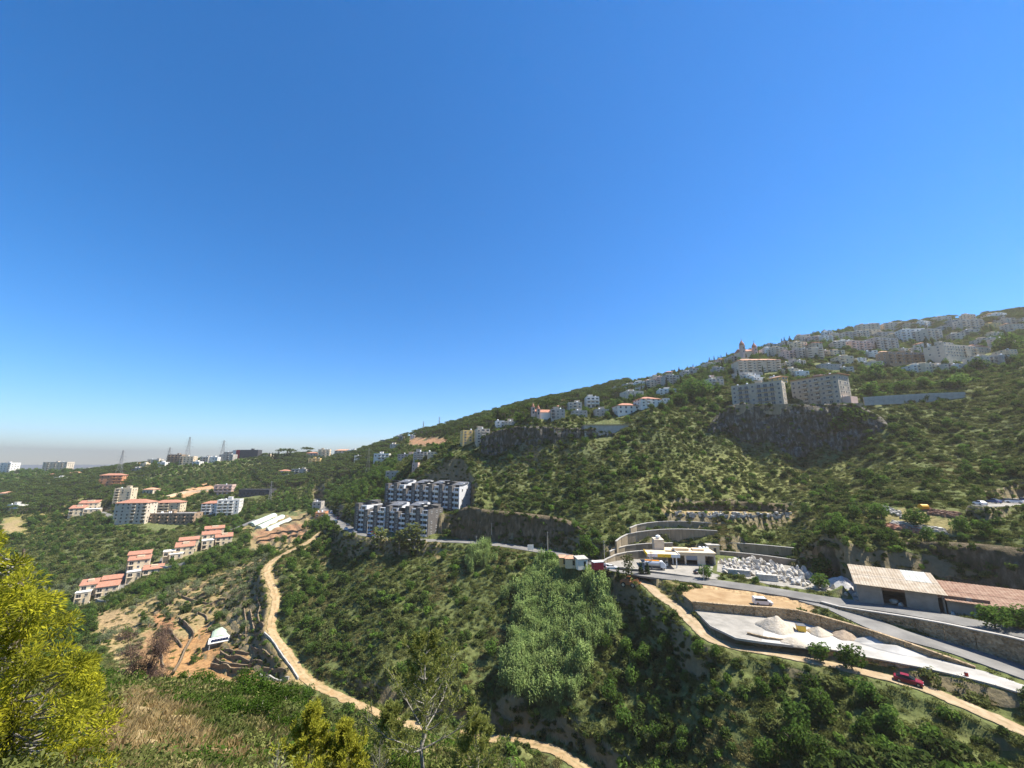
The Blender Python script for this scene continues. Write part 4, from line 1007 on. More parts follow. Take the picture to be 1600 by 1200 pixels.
# churches
def church(label, px, py, s, dome):
    p = G(px, py); r = empty('church', p, math.radians(8)); tag(r, label, 'church')
    FOOT.append((p.x, p.y + 6 * s, 10 * s))
    MB().span(-6 * s, 8 * s, 0, 10 * s, -4, 6 * s).build('nave', M_CREAM if dome else M_WHITE, r)
    mb = MB(); x0, x1, y0, y1, z = -6.4 * s, 8.4 * s, -.4 * s, 10.4 * s, 6 * s
    mb.add([(x0, y0, z), (x1, y0, z), (x1, y1, z), (x0, y1, z), (x0, (y0 + y1) / 2, z + 3 * s), (x1, (y0 + y1) / 2, z + 3 * s)], [(0, 1, 5, 4), (2, 3, 4, 5), (1, 2, 5), (3, 0, 4), (3, 2, 1, 0)])
    mb.build('roof', M_TILE, r)
    for k, x in enumerate((-6.5, 4.5) if dome else (-8.5, -4.0)):
        hh = (10, 8.5)[k] * s
        t = MB(); t.span(x * s - 1.5 * s, x * s + 1.5 * s, -2 * s, 1 * s, -4, hh); t.span(x * s - 1.75 * s, x * s + 1.75 * s, -2.25 * s, 1.25 * s, hh - 0.003, hh + 0.3 * s)
        tw = t.build('bell_tower', M_PINK, r)
        for zz in (0.45, 0.75):
            o = link('bell_opening', window_mesh(1.0, 1.6, False), tw); o.location = (x * s, -2 * s, hh * zz)
        c = MB()
        if dome: c.lathe((x * s, -.5 * s, hh + .3 * s), [(1.6 * s, 0), (1.9 * s, .9 * s), (1.7 * s, 1.9 * s), (1.0 * s, 3.0 * s), (.3 * s, 4.2 * s), (.08 * s, 5.0 * s)], 10)
        else: c.lathe((x * s, -.5 * s, hh + .3 * s), [(1.5 * s, 0), (1.2 * s, 1.2 * s), (.7 * s, 2.4 * s), (.1 * s, 3.6 * s)], 8)
        d = c.build('dome' if dome else 'spire', M_TILE, tw)
        x_ = MB(); zt = hh + (5.2 if dome else 3.8) * s; x_.span(x * s - .08 * s, x * s + .08 * s, -.58 * s, -.42 * s, zt - .4 * s, zt + 1.5 * s); x_.span(x * s - .5 * s, x * s + .5 * s, -.56 * s, -.44 * s, zt + .7 * s, zt + .95 * s)
        x_.build('cross', M_RAIL, tw)
church('village church with red roof and two pink bell towers on the cliff', 848, 655, 0.8, False)
church('town church with two red onion domes on the ridge skyline', 1172, 560, 1.25, True)

# terraced black flats
M_TILEG = mat('charcoal_stone', (0.095, 0.088, 0.082), 0.7, color2=(0.145, 0.135, 0.125), scale=2.0, bump=0.1)
M_LIGHTG = mat('light_grey_panel', (0.56, 0.56, 0.56), 0.7, color2=(0.66, 0.66, 0.66), scale=0.8)
M_SLATE = mat('slate_roof', (0.10, 0.105, 0.115), 0.6, color2=(0.15, 0.155, 0.165), scale=1.0)
def black_flats(label, L, R, h, floors, bays, lit_end, seed):
    rnd = random.Random(seed)
    d = R - L; ln = math.hypot(d.x, d.y); yaw = math.atan2(d.y, d.x)
    r = empty('apartment_building', (L.x, L.y, L.z), yaw); tag(r, label, 'building', 'dark terraced flats by the road')
    dep = 13.0
    FOOT.extend([(L.x + d.x * t - math.sin(yaw) * 6, L.y + d.y * t + math.cos(yaw) * 6, 9.5) for t in (0.08, 0.25, 0.42, 0.6, 0.77, 0.94)])
    bw = ln / bays; fh = h / floors
    for i in range(bays):
        x0, x1 = i * bw, (i + 1) * bw
        off = rnd.uniform(-1.2, 1.2); top = h + rnd.choice((-fh, 0, 0, 0.6))
        z0 = -8.0
        xm = x0 + bw * 0.40
        t = MB(); t.span(x0, xm - .01, off - 1.2, dep, z0, top + 1.2); dark = t.build('stone_bay', M_TILEG, r)
        t = MB(); t.span(xm, x1 - .01, off + 0.6, dep - 0.02, z0, top); t.build('balcony_bay', M_LIGHTG, r)
        nf = int(round(top / fh))
        for f in range(nf):
            k = link('balcony', balcony_mesh(x1 - xm - 0.3, M_LIGHTG if (i + f) % 3 else M_WHITE, 'solid'), r); k.location = ((xm + x1) / 2, off + 0.6, f * fh + 0.1)
            o = link('window', window_mesh(2.4, 2.2, True), r); o.location = ((xm + x1) / 2, off + 0.58, f * fh + 0.3)
            o = link('window', window_mesh(0.9, 1.7, True), r); o.location = ((x0 + xm) / 2 + 0.5, off - 1.2, f * fh + 0.7)
        s = shed_roof(bw * 0.95, 7.0, 1.6, 0.3, top + 1.25, front_low=bool(i % 2)); s.build('roof', M_SLATE, r, (x0 + bw / 2, 2.5, 0))
        t = MB(); t.span(xm + .4, x1 - .6, off + 5, dep - 1, top + .01, top + 2.4); t.build('penthouse', M_LIGHTG if i % 2 else M_TILEG, r)
    # the end wall; a lit end has its sunlight put in as paler grey
    t = MB(); t.span(ln, ln + 0.35, -0.6, dep, -8, h + 0.6); e = t.build('end_wall', M_LIGHTG if lit_end else M_TILEG, r)
    for f in range(floors):
        for k, y in enumerate((2.5, 7.0, 10.5)):
            if (f + k) % 4 == 3: continue
            o = link('window', window_mesh(1.0, 1.2, True), e); o.location = (ln + 0.35, y, f * fh + 1.0); o.rotation_euler = (0, 0, math.pi / 2)
    return r
black_flats('upper row of charcoal terraced flats with white balconies and pale end wall', W(603, 262, -30.0), W(717, 233, -29.5), 15.0, 5, 8, True, 3)
black_flats('lower row of charcoal terraced flats beside the road with slate roofs', W(556, 238, -39.5), W(668, 215, -39.0), 13.4, 5, 7, False, 8)

# stepped villas with red roofs
def villa(label, px, py, yaw, blocks, sc=.86):
    """blocks: x, y, z, w, d, h, roof ('red','flat'), shed direction"""
    p = G(px, py); r = empty('villa', p, math.radians(yaw)); tag(r, label, 'villa', 'stepped villas along the side street')
    FOOT.append((p.x, p.y + 7, 15 * sc))
    for bi, (x, y, z, w, d, h, rf) in enumerate(blocks):
        x, y, z, w, d, h = [v * sc for v in (x, y, z, w, d, h)]
        m = MB(); m.span(x - w / 2, x + w / 2, y, y + d, -9, z + h); wl_ = m.build('wall', M_CREAM, r)
        fl = max(1, int(round((z + h) / 3.2)))
        for f in range(fl):
            zz = z + h - (f + 1) * 3.1
            if zz < -0.5: break
            nb = max(2, int(w / 3.4))
            for b in range(nb):
                u = x - w / 2 + w * (b + .5) / nb
                if b == 0:
                    o = link('window', window_mesh(2.2, 2.1, True), r); o.location = (u, y, zz + .3)
                    k = link('balcony', balcony_mesh(w / nb * .9, M_CREAM, 'rail'), r); k.location = (u, y, zz + .1)
                else:
                    o = link('window', window_mesh(1.3, 1.4, True), r); o.location = (u, y, zz + 1.0)
            for b in range(2):
                o = link('window', window_mesh(1.2, 1.3, True), r); o.location = (x + w / 2, y + d * (b + .5) / 2, zz + 1.0); o.rotation_euler = (0, 0, math.pi / 2)
        if rf == 'red':
            shed_roof(w, d, d * 0.3, 0.5, z + h).build('roof', M_TILE, r, (x, y, 0))
            if bi % 2 == 0:
                c = MB(); c.span(x - w * .15, x + w * .2, y + d * .45, y + d * .75, z + h + .5, z + h + d * .3 + .5); c.build('dormer', M_CREAM, r)
        elif rf == 'flat':
            t = MB(); t.span(x - w / 2 - .2, x + w / 2 + .2, y - .2, y + d + .2, z + h + .003, z + h + .35); t.build('roof_terrace', M_WHITE, r)
            for s in (-1, 1):
                pl = MB(); pl.span(x + s * (w / 2 - .4) - .18, x + s * (w / 2 - .4) + .18, y - 1.4, y - 1.04, -6, z + h); pl.build('column', M_CREAM, r)
    return r
VB = [(-6.5, 4, 0, 9, 8, 9.0, 'red'), (4.5, 0, 0, 12, 8, 7.0, 'red'), (-8, -1.0, 0, 8, 5, 5.2, 'flat'), (5, 8.2, 0, 11, 6, 10.2, 'red')]
villa('lowest stepped villa with red roofs next to the valley floor', 152, 934, 36, VB)
villa('second stepped villa up the street with three red roofs', 222, 902, 36, [(-4, 6, 0, 13, 7, 12.5, 'red'), (-5, 13.2, 0, 14, 6, 15.5, 'red'), (6, -2, 0, 12, 7, 5.6, 'red'), (-5, -1, 0, 9, 6.9, 5.0, 'flat')])
villa('third stepped villa up the street with one broad red roof', 279, 873, 36, [(3, 3, 0, 13, 9, 9.0, 'red'), (5, 12.2, 0, 14, 6, 13.0, 'red'), (-7, 1, 0, 8, 8, 6.5, 'flat'), (-2, -2.2, 0, 9, 5, 4.4, 'flat')])
villa('highest stepped villa by the greenhouses with tall columns', 338, 855, 36, [(5, 0, 0, 13, 8, 8.5, 'red'), (-5, 7, 0, 14, 7, 11.0, 'red'), (-3, 14.2, 0, 15, 6, 15.0, 'red'), (-7, -2, 0, 9, 7, 7.0, 'flat')])
villa('broad cream villa with tiered orange roofs below the hill lane', 130, 805, 30, [(-6, 0, 0, 12, 9, 7.5, 'red'), (6, -1, 0, 13, 9, 6.0, 'flat'), (0, 9.2, 0, 16, 8, 12.0, 'red')], .95)

# ------------------------------------------------------------------ warehouse with rusty sheet roof
M_RUST = mat('rusty_sheet', (0.20, 0.105, 0.065), 0.8, color2=(0.31, 0.205, 0.14), scale=0.8, bump=0.1)
M_SHEET = mat('dusty_sheet', (0.29, 0.225, 0.15), 0.7, color2=(0.42, 0.355, 0.27), scale=0.5, bump=0.05)
M_SHEETP = mat('pale_sheet', (0.38, 0.38, 0.33), 0.7, color2=(0.46, 0.46, 0.42), scale=0.6)
M_BLOCKW = mat('grey_block_wall', (0.27, 0.24, 0.20), 0.95, color2=(0.35, 0.31, 0.26), scale=0.6)
def corrugated(w, d, m1, name, parent, x0, z0, z1, y0, y1):
    """one roof sheet with folds"""
    n = max(4, int(w / 0.28)); V, F = [], []
    for i in range(n + 1):
        x = x0 + w * i / n; k = 0.06 * (i % 2)
        V += [(x, y0, z0 + k), (x, y1, z1 + k), (x, y0, z0 + k - 0.05), (x, y1, z1 + k - 0.05)]
    for i in range(n):
        a = 4 * i; F += [(a, a + 4, a + 5, a + 1), (a + 2, a + 3, a + 7, a + 6), (a, a + 2, a + 6, a + 4), (a + 1, a + 5, a + 7, a + 3)]
    return link(name, mesh_np(name, V, F, [m1]), parent)
def shed_hall(label, A, Bp, eave, rise, dep, gaps, sheets, strip=None):
    d = Bp - A; ln = math.hypot(d.x, d.y); yaw = math.atan2(d.y, d.x)
    r = empty('warehouse', (A.x, A.y, A.z), yaw); tag(r, label, 'warehouse')
    for t in (0.1, 0.35, 0.6, 0.85): FOOT.append((A.x + d.x * t - math.sin(yaw) * dep / 2, A.y + d.y * t + math.cos(yaw) * dep / 2, 9))
    MB().span(0, ln, dep - .3, dep, -1, eave + rise - .1).build('back_wall', M_BLOCKW, r)
    for x in (0, ln - .3):
        m = MB(); m.add([(x, 0, -1), (x + .3, 0, -1), (x + .3, dep - .3, -1), (x, dep - .3, -1), (x, 0, eave - .1), (x + .3, 0, eave - .1), (x + .3, dep - .3, eave + rise - .1), (x, dep - .3, eave + rise - .1)], [(3, 2, 1, 0), (4, 5, 6, 7), (0, 1, 5, 4), (1, 2, 6, 5), (2, 3, 7, 6), (3, 0, 4, 7)])
        m.build('side_wall', M_BLOCKW, r)
    pos = .3
    for g0, g1 in gaps + [(ln - .3, ln - .3)]:
        if g0 > pos: MB().span(pos, g0, 0.0, .3, -1, eave - .12).build('front_wall', M_BLOCKW, r)
        if g1 > g0: MB().span(g0, g1, 0.02, .28, eave - .9, eave - .13).build('lintel', M_RUST, r)
        pos = g1
    n = sheets; w = (ln + 1.2) / n
    for i in range(n):
        for k in range(2):
            f0, f1 = (0, .52) if k == 0 else (.48, 1.0)
            zz = lambda f: eave + rise * f + (0.05 if k == 0 else 0.11)
            yy = lambda f: -1.2 + (dep + 1.8) * f
            if strip and strip(i, k, n): mm = M_SHEETP
            else: mm = M_RUST if (label.startswith('low')) else M_SHEET
            corrugated(w - 0.03, 0, mm, 'roof_sheet', r, -.6 + i * w, zz(f0), zz(f1), yy(f0), yy(f1))
    return r
wh = shed_hall('large warehouse with long dusty ribbed sheet roof beside the road', W(1343, 108.0, -37.1), W(1480, 98.8, -37.1), 4.5, 2.4, 11.5, [(5.0, 9.5), (15.5, 20.5), (21.5, 24.5)], 14, lambda i, k, n: i in (9, 10, 11, 12) and k == 1)
shed_hall('lower lean-to warehouse with rust red sheet roof at the right edge', W(1483, 98.6, -37.1), W(1640, 89.5, -37.1), 3.4, 2.0, 11.0, [(5.0, 9.5), (14, 18)], 13, lambda i, k, n: False)

# ------------------------------------------------------------------ fuel station
st = empty('fuel_station', W(1062, 151, -38.33), math.radians(-9)); tag(st, 'beige fuel station with yellow and white canopy edge by the road', 'fuel station')
FOOT.append((st.location.x, st.location.y + 4, 16))
M_YFAS = mat('yellow_fascia', (0.80, 0.50, 0.03), 0.5); M_WFAS = mat('white_fascia', (0.75, 0.75, 0.74), 0.5); M_GFAS = mat('grey_shutter', (0.22, 0.24, 0.28), 0.6)
m = MB(); m.span(-4.5, 13, 7.6, 8, -.8, 4.2); m.span(-4.5, -4.1, 0, 7.6, -.8, 4.2); m.span(12.6, 13, 0, 7.6, -.8, 4.2); m.span(-4.1, 12.6, .2, .5, 3.3, 4.2)
m.span(2, 2.6, .2, .7, -.8, 3.3); m.span(6.6, 9.4, .2, .6, -.8, 3.3); m.build('wall', M_BEIGE, st)
MB().span(2.6, 6.6, .25, .4, 1.8, 3.3).build('shutter', M_GFAS, st)
MB().span(-4.9, 13.4, -.3, 8.3, 4.203, 4.6).build('roof', M_CREAM, st)
MB().span(-8.2, -4.52, 3, 8.2, -.8, 8.3).build('stair_block', M_BEIGE, st)
MB().span(-1.5, 4.2, 2, 4.5, 4.603, 5.5).build('roof_room', M_CREAM, st)
MB().span(6, 10, 3, 6, 4.603, 5.2).build('roof_slab', M_CREAM, st)
c = MB(); c.lathe((-6.4, 5, 8.35), [(0.2, 0), (.75, .2), (1.0, .7), (.9, 1.1), (.3, 1.4)], 10); c.build('roof_dish', M_TANK, st)
can = MB().span(-12.5, -1.2, -6.2, 1.9, 4.3, 4.6).build('canopy', M_CREAM, st)
for x0, x1, mm, y in ((-12.6, -9.0, M_WFAS, -6.3), (-9.0, -4.2, M_YFAS, -6.31), (-4.2, -1.1, M_WFAS, -6.3)):
    MB().span(x0 + .005, x1 - .005, y - .12, y + .05, 3.8, 4.9).build('fascia', mm, can)
MB().span(-1.15, -1.0, -6.2, 1.9, 3.8, 4.9).build('fascia', M_WFAS, can); MB().span(-12.7, -12.52, -6.2, 1.9, 3.8, 4.9).build('fascia', M_YFAS, can)
for x in (-11.6, -2.2):
    for y in (-5.2, 0.8): MB().span(x - .18, x + .18, y - .18, y + .18, -.6, 4.29).build('column', M_WFAS, st)
for x in (-8.8, -5.2):
    q_ = MB(); q_.span(x - .4, x + .4, -2.9, -2.2, 0.05, 1.9); pump = q_.build('fuel_pump', M_WFAS, st)
    MB().span(x - .3, x + .3, -2.96, -2.905, 1.0, 1.6).build('display', M_DARK, pump)
for k, (px, zc, h, lab) in enumerate([(1094, 161, -34.6, 'left'), (1100, 160.5, -34.6, 'middle'), (1105, 160, -34.6, 'right')]):
    p = W(px, zc, h - 1.2); t = MB(); t.lathe((0, 0, 0.55), [(.6, 0), (.7, .2), (.7, 1.3), (.4, 1.6), (.1, 1.7)], 10); t.box((0, 0, -1.2), (1.3, 1.3, 3.5))
    tag(t.build('water_tank', M_TANK, None, p), f'{lab} of three white water tanks on the wall behind the station', 'water tank', 'tanks behind the station')
hut = empty('hut', W(1116, 160, -36.2), math.radians(-8)); tag(hut, 'small pale hut with dark door on the wall behind the station', 'hut')
MB().span(-2.2, 2.2, 0, 3, -2, 3).build('wall', M_CREAM, hut); MB().span(-2.5, 2.5, -.3, 3.3, 3.003, 3.3).build('roof', M_CONC2, hut)
o = link('door', window_mesh(1.0, 2.0, False), hut); o.location = (0.4, 0, .1)

# ------------------------------------------------------------------ vehicles
M_TYRE = mat('tyre_rubber', (0.02, 0.02, 0.02), 0.9); M_RIM = mat('wheel_rim', (0.4, 0.4, 0.41), 0.4, metallic=0.6)
def paintm(n, c): return mat('paint_' + n, c, 0.3, spec=0.5)
def wheel(root, x, y, r=.32, w=.2):
    mb = MB(); mb.tube((0, -w / 2, 0), (0, w / 2, 0), r, r, 12)
    t = mb.build('wheel', M_TYRE, root, (x, y, r)); MB().tube((0, -w / 2 - .015, 0), (0, w / 2 + .015, 0), r * .6, r * .6, 10).build('rim', M_RIM, t)
def loft(secs, mi=0):
    """closed body through cross sections [(x, [(y,z)...])]"""
    n = len(secs[0][1]); v = [(x, y, z) for x, pr in secs for y, z in pr]; f = []
    for i in range(len(secs) - 1):
        for k in range(n): f.append((i * n + k, i * n + (k + 1) % n, (i + 1) * n + (k + 1) % n, (i + 1) * n + k))
    f += [tuple(range(n))[::-1], tuple(range((len(secs) - 1) * n, len(secs) * n))]
    return MB().add(v, f, mi)
def rect_prof(hw, z0, z1, c=.12): return [(-hw, z0), (hw, z0), (hw, z1 - c), (hw - c, z1), (-hw + c, z1), (-hw, z1 - c)]
def car(label, p, yaw, color, kind='saloon', group=None, name='car', cat='car'):
    r = empty(name, p, yaw); tag(r, label, cat, group)
    pm = paintm(*color); gl = glass_mat()
    if kind == 'saloon':
        loft([(-2.15, rect_prof(.70, .35, .78)), (-2.0, rect_prof(.82, .22, .95)), (-1.2, rect_prof(.86, .2, .98)), (.9, rect_prof(.86, .2, .95)), (1.9, rect_prof(.82, .22, .82)), (2.15, rect_prof(.68, .35, .68))]).build('body', pm, r)
        cb = loft([(-1.75, rect_prof(.70, .93, 1.0, .03)), (-1.1, rect_prof(.64, .93, 1.40)), (.25, rect_prof(.64, .93, 1.42)), (1.05, rect_prof(.70, .90, .97, .03))]).build('cabin', gl, r)
        MB().span(-1.05, .2, -.6, .6, 1.41, 1.45).build('roof', pm, r)
        for x in (-1.35, 1.35):
            for y in (-.78, .78): wheel(r, x, y)
        for y in (-.6, .6):
            MB().span(2.06, 2.16, y - .16, y + .16, .55, .68).build('headlight', M_TANK, r); MB().span(-2.16, -2.06, y - .16, y + .16, .62, .76).build('tail_light', paintm('lamp_red', (.4, .01, .01)), r)
    else:
        loft([(-2.4, rect_prof(.84, .3, 1.75)), (-2.3, rect_prof(.9, .25, 1.92)), (.6, rect_prof(.9, .22, 1.92)), (1.5, rect_prof(.9, .22, 1.12)), (2.25, rect_prof(.86, .25, .95)), (2.42, rect_prof(.75, .35, .8))]).build('body', pm, r)
        for y in (-1, 1): MB().span(-2.1, 1.0, min(y * .88, y * .915), max(y * .88, y * .915), 1.15, 1.68).build('side_window', gl, r)
        m = MB(); m.add([(.64, -.78, 1.87), (.64, .78, 1.87), (1.5, .8, 1.14), (1.5, -.8, 1.14), (.67, -.78, 1.90), (.67, .78, 1.90), (1.53, .8, 1.17), (1.53, -.8, 1.17)], [(0, 1, 2, 3), (7, 6, 5, 4), (0, 4, 5, 1), (1, 5, 6, 2), (2, 6, 7, 3), (3, 7, 4, 0)]); m.build('windscreen', gl, r)
        for x in (-1.5, 1.55):
            for y in (-.82, .82): wheel(r, x, y, .34)
        for y in (-.62, .62): MB().span(2.34, 2.44, y - .15, y + .15, .62, .78).build('headlight', M_TANK, r)
    return r
def on_road(name, px, side=0.0):
    L = ROADW[name]; best = min(range(1, len(L) - 1), key=lambda i: abs(project(L[i].x, L[i].y, L[i].z)[0] - px))
    a, b = L[best - 1], L[best + 1]; t = Vector((b.x - a.x, b.y - a.y, 0)).normalized()
    p = L[best] + Vector((-t.y, t.x, 0)) * side
    return Vector((p.x, p.y, L[best].z + 0.05)), math.atan2(t.y, t.x)
p, a = on_road('dirt_road', 1421); car('red saloon car parked on the dirt road below the gravel yard', p + Vector((0, 0, -.05)), a, ('crimson', (.22, .016, .035)))
FOOT_TREE = [(p.x * k, p.y * k, r_) for k, r_ in ((1.0, 4.5), (.965, 4.0), (.93, 3.5))]
car('white minivan standing on the orange dirt lot', Hh(1192, 944.5, -39.25), math.radians(-12), ('white', (.75, .75, .75)), 'van', name='van', cat='van')
CARN = [('silver', (.5, .5, .52)), ('white', (.75, .75, .75)), ('black', (.03, .03, .035)), ('blue', (.05, .1, .25)), ('dark red', (.25, .03, .03)), ('grey', (.2, .2, .21))]
for i, (px, sd_) in enumerate([(512, 2.3), (518, -2.4), (524, 2.3), (531, -2.4), (538, 2.3), (546, -2.4), (553, 2.4), (563, -2.4), (574, 2.4), (590, -2.4)]):
    p, a = on_road('main_road', px, sd_); n_, c_ = CARN[(i * 5) % 6]
    car(f'{n_} car at the {"left" if sd_ > 0 else "right"} kerb of the village road, {["furthest away", "past the brick house", "beside the brick house", "before the brick house", "by the track junction", "left of the lower flats", "near the lower flats", "in front of the lower flats", "beside two big trees", "nearest the big trees"][i]}', p, a, (n_, c_), 'saloon' if i % 3 else 'van', 'cars along the village road')
for i, (px, py) in enumerate([(1532, 789), (1553, 786), (1572, 785), (1586, 786), (1597, 784)]):
    n_, c_ = CARN[(i * 2 + 1) % 6]
    car(f'{n_} car on the upper right parking terrace, {["leftmost", "second from left", "middle of five", "fourth from left", "at the picture edge"][i]}', Hh(px, py, -13.9), math.radians(70 + 15 * i), (n_, c_), 'saloon', 'cars on the parking terrace')
car('black car parked in shade under the young tree by the station', Hh(1093, 896, -38.33), math.radians(20), ('black', (.03, .03, .035)))
car('white car half hidden behind the cypresses by the station', Hh(956, 889, -38.33), math.radians(0), ('white', (.75, .75, .75)))
car('silver car parked behind the red container', Hh(942, 884, -38.33), math.radians(-10), ('silver', (.5, .5, .52)))
# fuel tanker
tk = empty('tanker_truck', Hh(1024, 889.5, -38.33), math.radians(-12)); tag(tk, 'silver tanker truck with orange stripe standing under the station canopy', 'truck')
MB().span(-3.6, 3.3, -.55, .55, .75, 1.05).build('chassis', M_DARK, tk)
t = MB(); t.tube((-3.6, 0, 2.0), (1.6, 0, 2.0), 1.0, 1.0, 14); tank = t.build('tank', mat('tank_steel', (.55, .56, .57), .35, metallic=.3), tk)
MB().span(-3.5, 1.5, -.5, .5, 2.9, 3.08).build('walkway', mat('orange_paint', (.75, .28, .03), .5), tank)
loft([(1.75, rect_prof(1.1, .9, 2.9)), (2.6, rect_prof(1.12, .8, 2.95)), (3.4, rect_prof(1.1, .7, 2.2)), (3.7, rect_prof(1.0, .7, 1.7))]).build('cab', paintm('white', (.75, .75, .75)), tk)
m = MB(); m.add([(2.68, -.95, 2.86), (2.68, .95, 2.86), (3.36, .95, 2.26), (3.36, -.95, 2.26), (2.74, -.95, 2.92), (2.74, .95, 2.92), (3.42, .95, 2.32), (3.42, -.95, 2.32)], [(0, 1, 2, 3), (7, 6, 5, 4), (0, 4, 5, 1), (1, 5, 6, 2), (2, 6, 7, 3), (3, 7, 4, 0)]); m.build('windscreen', glass_mat(), tk)
for x in (-2.9, -1.9, 2.6):
    for y in (-.95, .95): wheel(tk, x, y, .5, .3)
# rusty loader
ld = empty('wheel_loader', G(984, 917), math.radians(-25)); tag(ld, 'rusty orange wheel loader parked where the dirt road begins', 'loader')
M_LOAD = mat('loader_orange', (.42, .16, .05), .7, color2=(.26, .11, .05), scale=1.2)
loft([(-3.0, rect_prof(.9, 1.0, 2.0)), (-1.0, rect_prof(1.0, .9, 2.3)), (.2, rect_prof(1.0, .8, 2.0)), (1.5, rect_prof(.8, .8, 1.6))]).build('body', M_LOAD, ld)
cb = MB().span(-1.0, .4, -.75, .75, 2.25, 3.5).build('cab', M_LOAD, ld); MB().span(-.85, .43, -.78, .78, 2.6, 3.3).build('cab_window', glass_mat(), cb)
for y in (-.75, .75): MB().tube((.6, y, 1.9), (2.6, y, 2.6), .16).tube((2.6, y, 2.6), (3.5, y, 1.2), .16).build('lift_arm', M_LOAD, ld)
bk = MB(); n_ = 7
for i in range(n_):
    a0, a1 = math.radians(100 + 160 * i / n_), math.radians(100 + 160 * (i + 1) / n_)
    c0, c1 = (4.0 + 1.0 * math.cos(a0), 1.0 + .9 * math.sin(a0)), (4.0 + 1.0 * math.cos(a1), 1.0 + .9 * math.sin(a1))
    bk.add([(c0[0], -1.4, c0[1]), (c0[0], 1.4, c0[1]), (c1[0], 1.4, c1[1]), (c1[0], -1.4, c1[1]), (c0[0] + .1, -1.4, c0[1]), (c0[0] + .1, 1.4, c0[1]), (c1[0] + .1, 1.4, c1[1]), (c1[0] + .1, -1.4, c1[1])], [(0, 1, 2, 3), (7, 6, 5, 4), (0, 4, 5, 1), (2, 6, 7, 3), (1, 5, 6, 2), (3, 7, 4, 0)])
bk.build('bucket', M_LOAD, ld)
for x in (-2.0, 1.2):
    for y in (-1.15, 1.15): wheel(ld, x, y, .8, .5)

# ------------------------------------------------------------------ small things by the road
def hut_(label, px, py, h, w, d, ht, wm, rm, name='hut', cat='hut', yaw=0, roof='shed'):
    r = empty(name, Hh(px, py, h), math.radians(yaw)); tag(r, label, cat)
    MB().span(-w / 2, w / 2, 0, d, -1, ht).build('wall', wm, r)
    (shed_roof(w, d, .5, .25, ht) if roof == 'shed' else hip_roof(w, d, .9, .3, ht)).build('roof', rm, r)
    o = link('door', window_mesh(.9, 1.9, False), r); o.location = (w * .2, 0, .1)
    return r
hut_('small hut with brown tiled roof between trees by the roadside', 893, 884, -39.2, 4.5, 4, 2.6, M_CREAM, M_TILE2, roof='hip')
hut_('white cabin beside the brown roofed hut at the roadside', 911, 886, -39.2, 4.0, 3.5, 2.7, M_WHITE, M_CONC2, name='cabin', cat='cabin', yaw=15)
hut_('small yellow kiosk at the left of the roadside huts', 880, 882, -39.2, 2.6, 2.4, 2.3, M_YELL, M_TILE2, name='kiosk', cat='kiosk')
r = empty('container', Hh(936, 891, -38.4), math.radians(12)); tag(r, 'dark red cargo container standing behind the cypresses', 'container')
MB().span(-1.9, 1.9, 0, 2.4, 0.05, 2.6).build('body', mat('red_container', (.32, .03, .05), .6), r); MB().span(-1.95, 1.95, -.05, 2.45, 2.603, 2.8).build('roof', M_TANK, r)
for k in range(6): MB().span(-1.7 + k * .6, -1.4 + k * .6, -.06, -.003, .15, 2.5).build('rib', MATS['red_container'], r)
def signboard(label, px, py, h, w, ht, lift):
    r = empty('sign_board', Hh(px, py, h), math.radians(12)); tag(r, label, 'sign')
    for s in (-1, 1): MB().span(s * w * .35 - .06, s * w * .35 + .06, -.06, .06, -.6, lift + .2).build('post', M_RAIL, r)
    MB().span(-w / 2, w / 2, -.08, .08, lift + .2, lift + ht).build('panel', M_WHITE, r)
signboard('white roadside board at the bend left of the big round tree', 829, 862, -39.8, 2.8, 2.4, .6)
def pole(label, p, ht, arms=1, group='utility poles'):
    r = empty('utility_pole', p); tag(r, label, 'pole', group)
    m = MB(); m.tube((0, 0, -1), (0, 0, ht), .17, .11, 8); m.build('mast', mat('pole_concrete', (.45, .40, .32), .9), r)
    for k in range(arms):
        MB().span(-.9, .9, -.06, .06, ht - .5 - k * .8, ht - .36 - k * .8).build('crossarm', M_RAIL, r)
for lab, px, py, ht in [('utility pole beside the roadside huts', 856, 864, 9), ('utility pole in the grass right of the lower black flats', 768, 846, 9), ('thin dark pole left of the grassy bank', 744, 858, 6),
                        ('lamp post in front of the tanker truck', 1019, 893, 7), ('pole at the left end of the station forecourt', 945, 882, 9), ('pole beside the parked cars in front of the lower flats', 573, 838, 10), ('pole beside the young tree by the stone yard', 1100, 908, 5)]:
    pole(lab, G(px, py), ht)

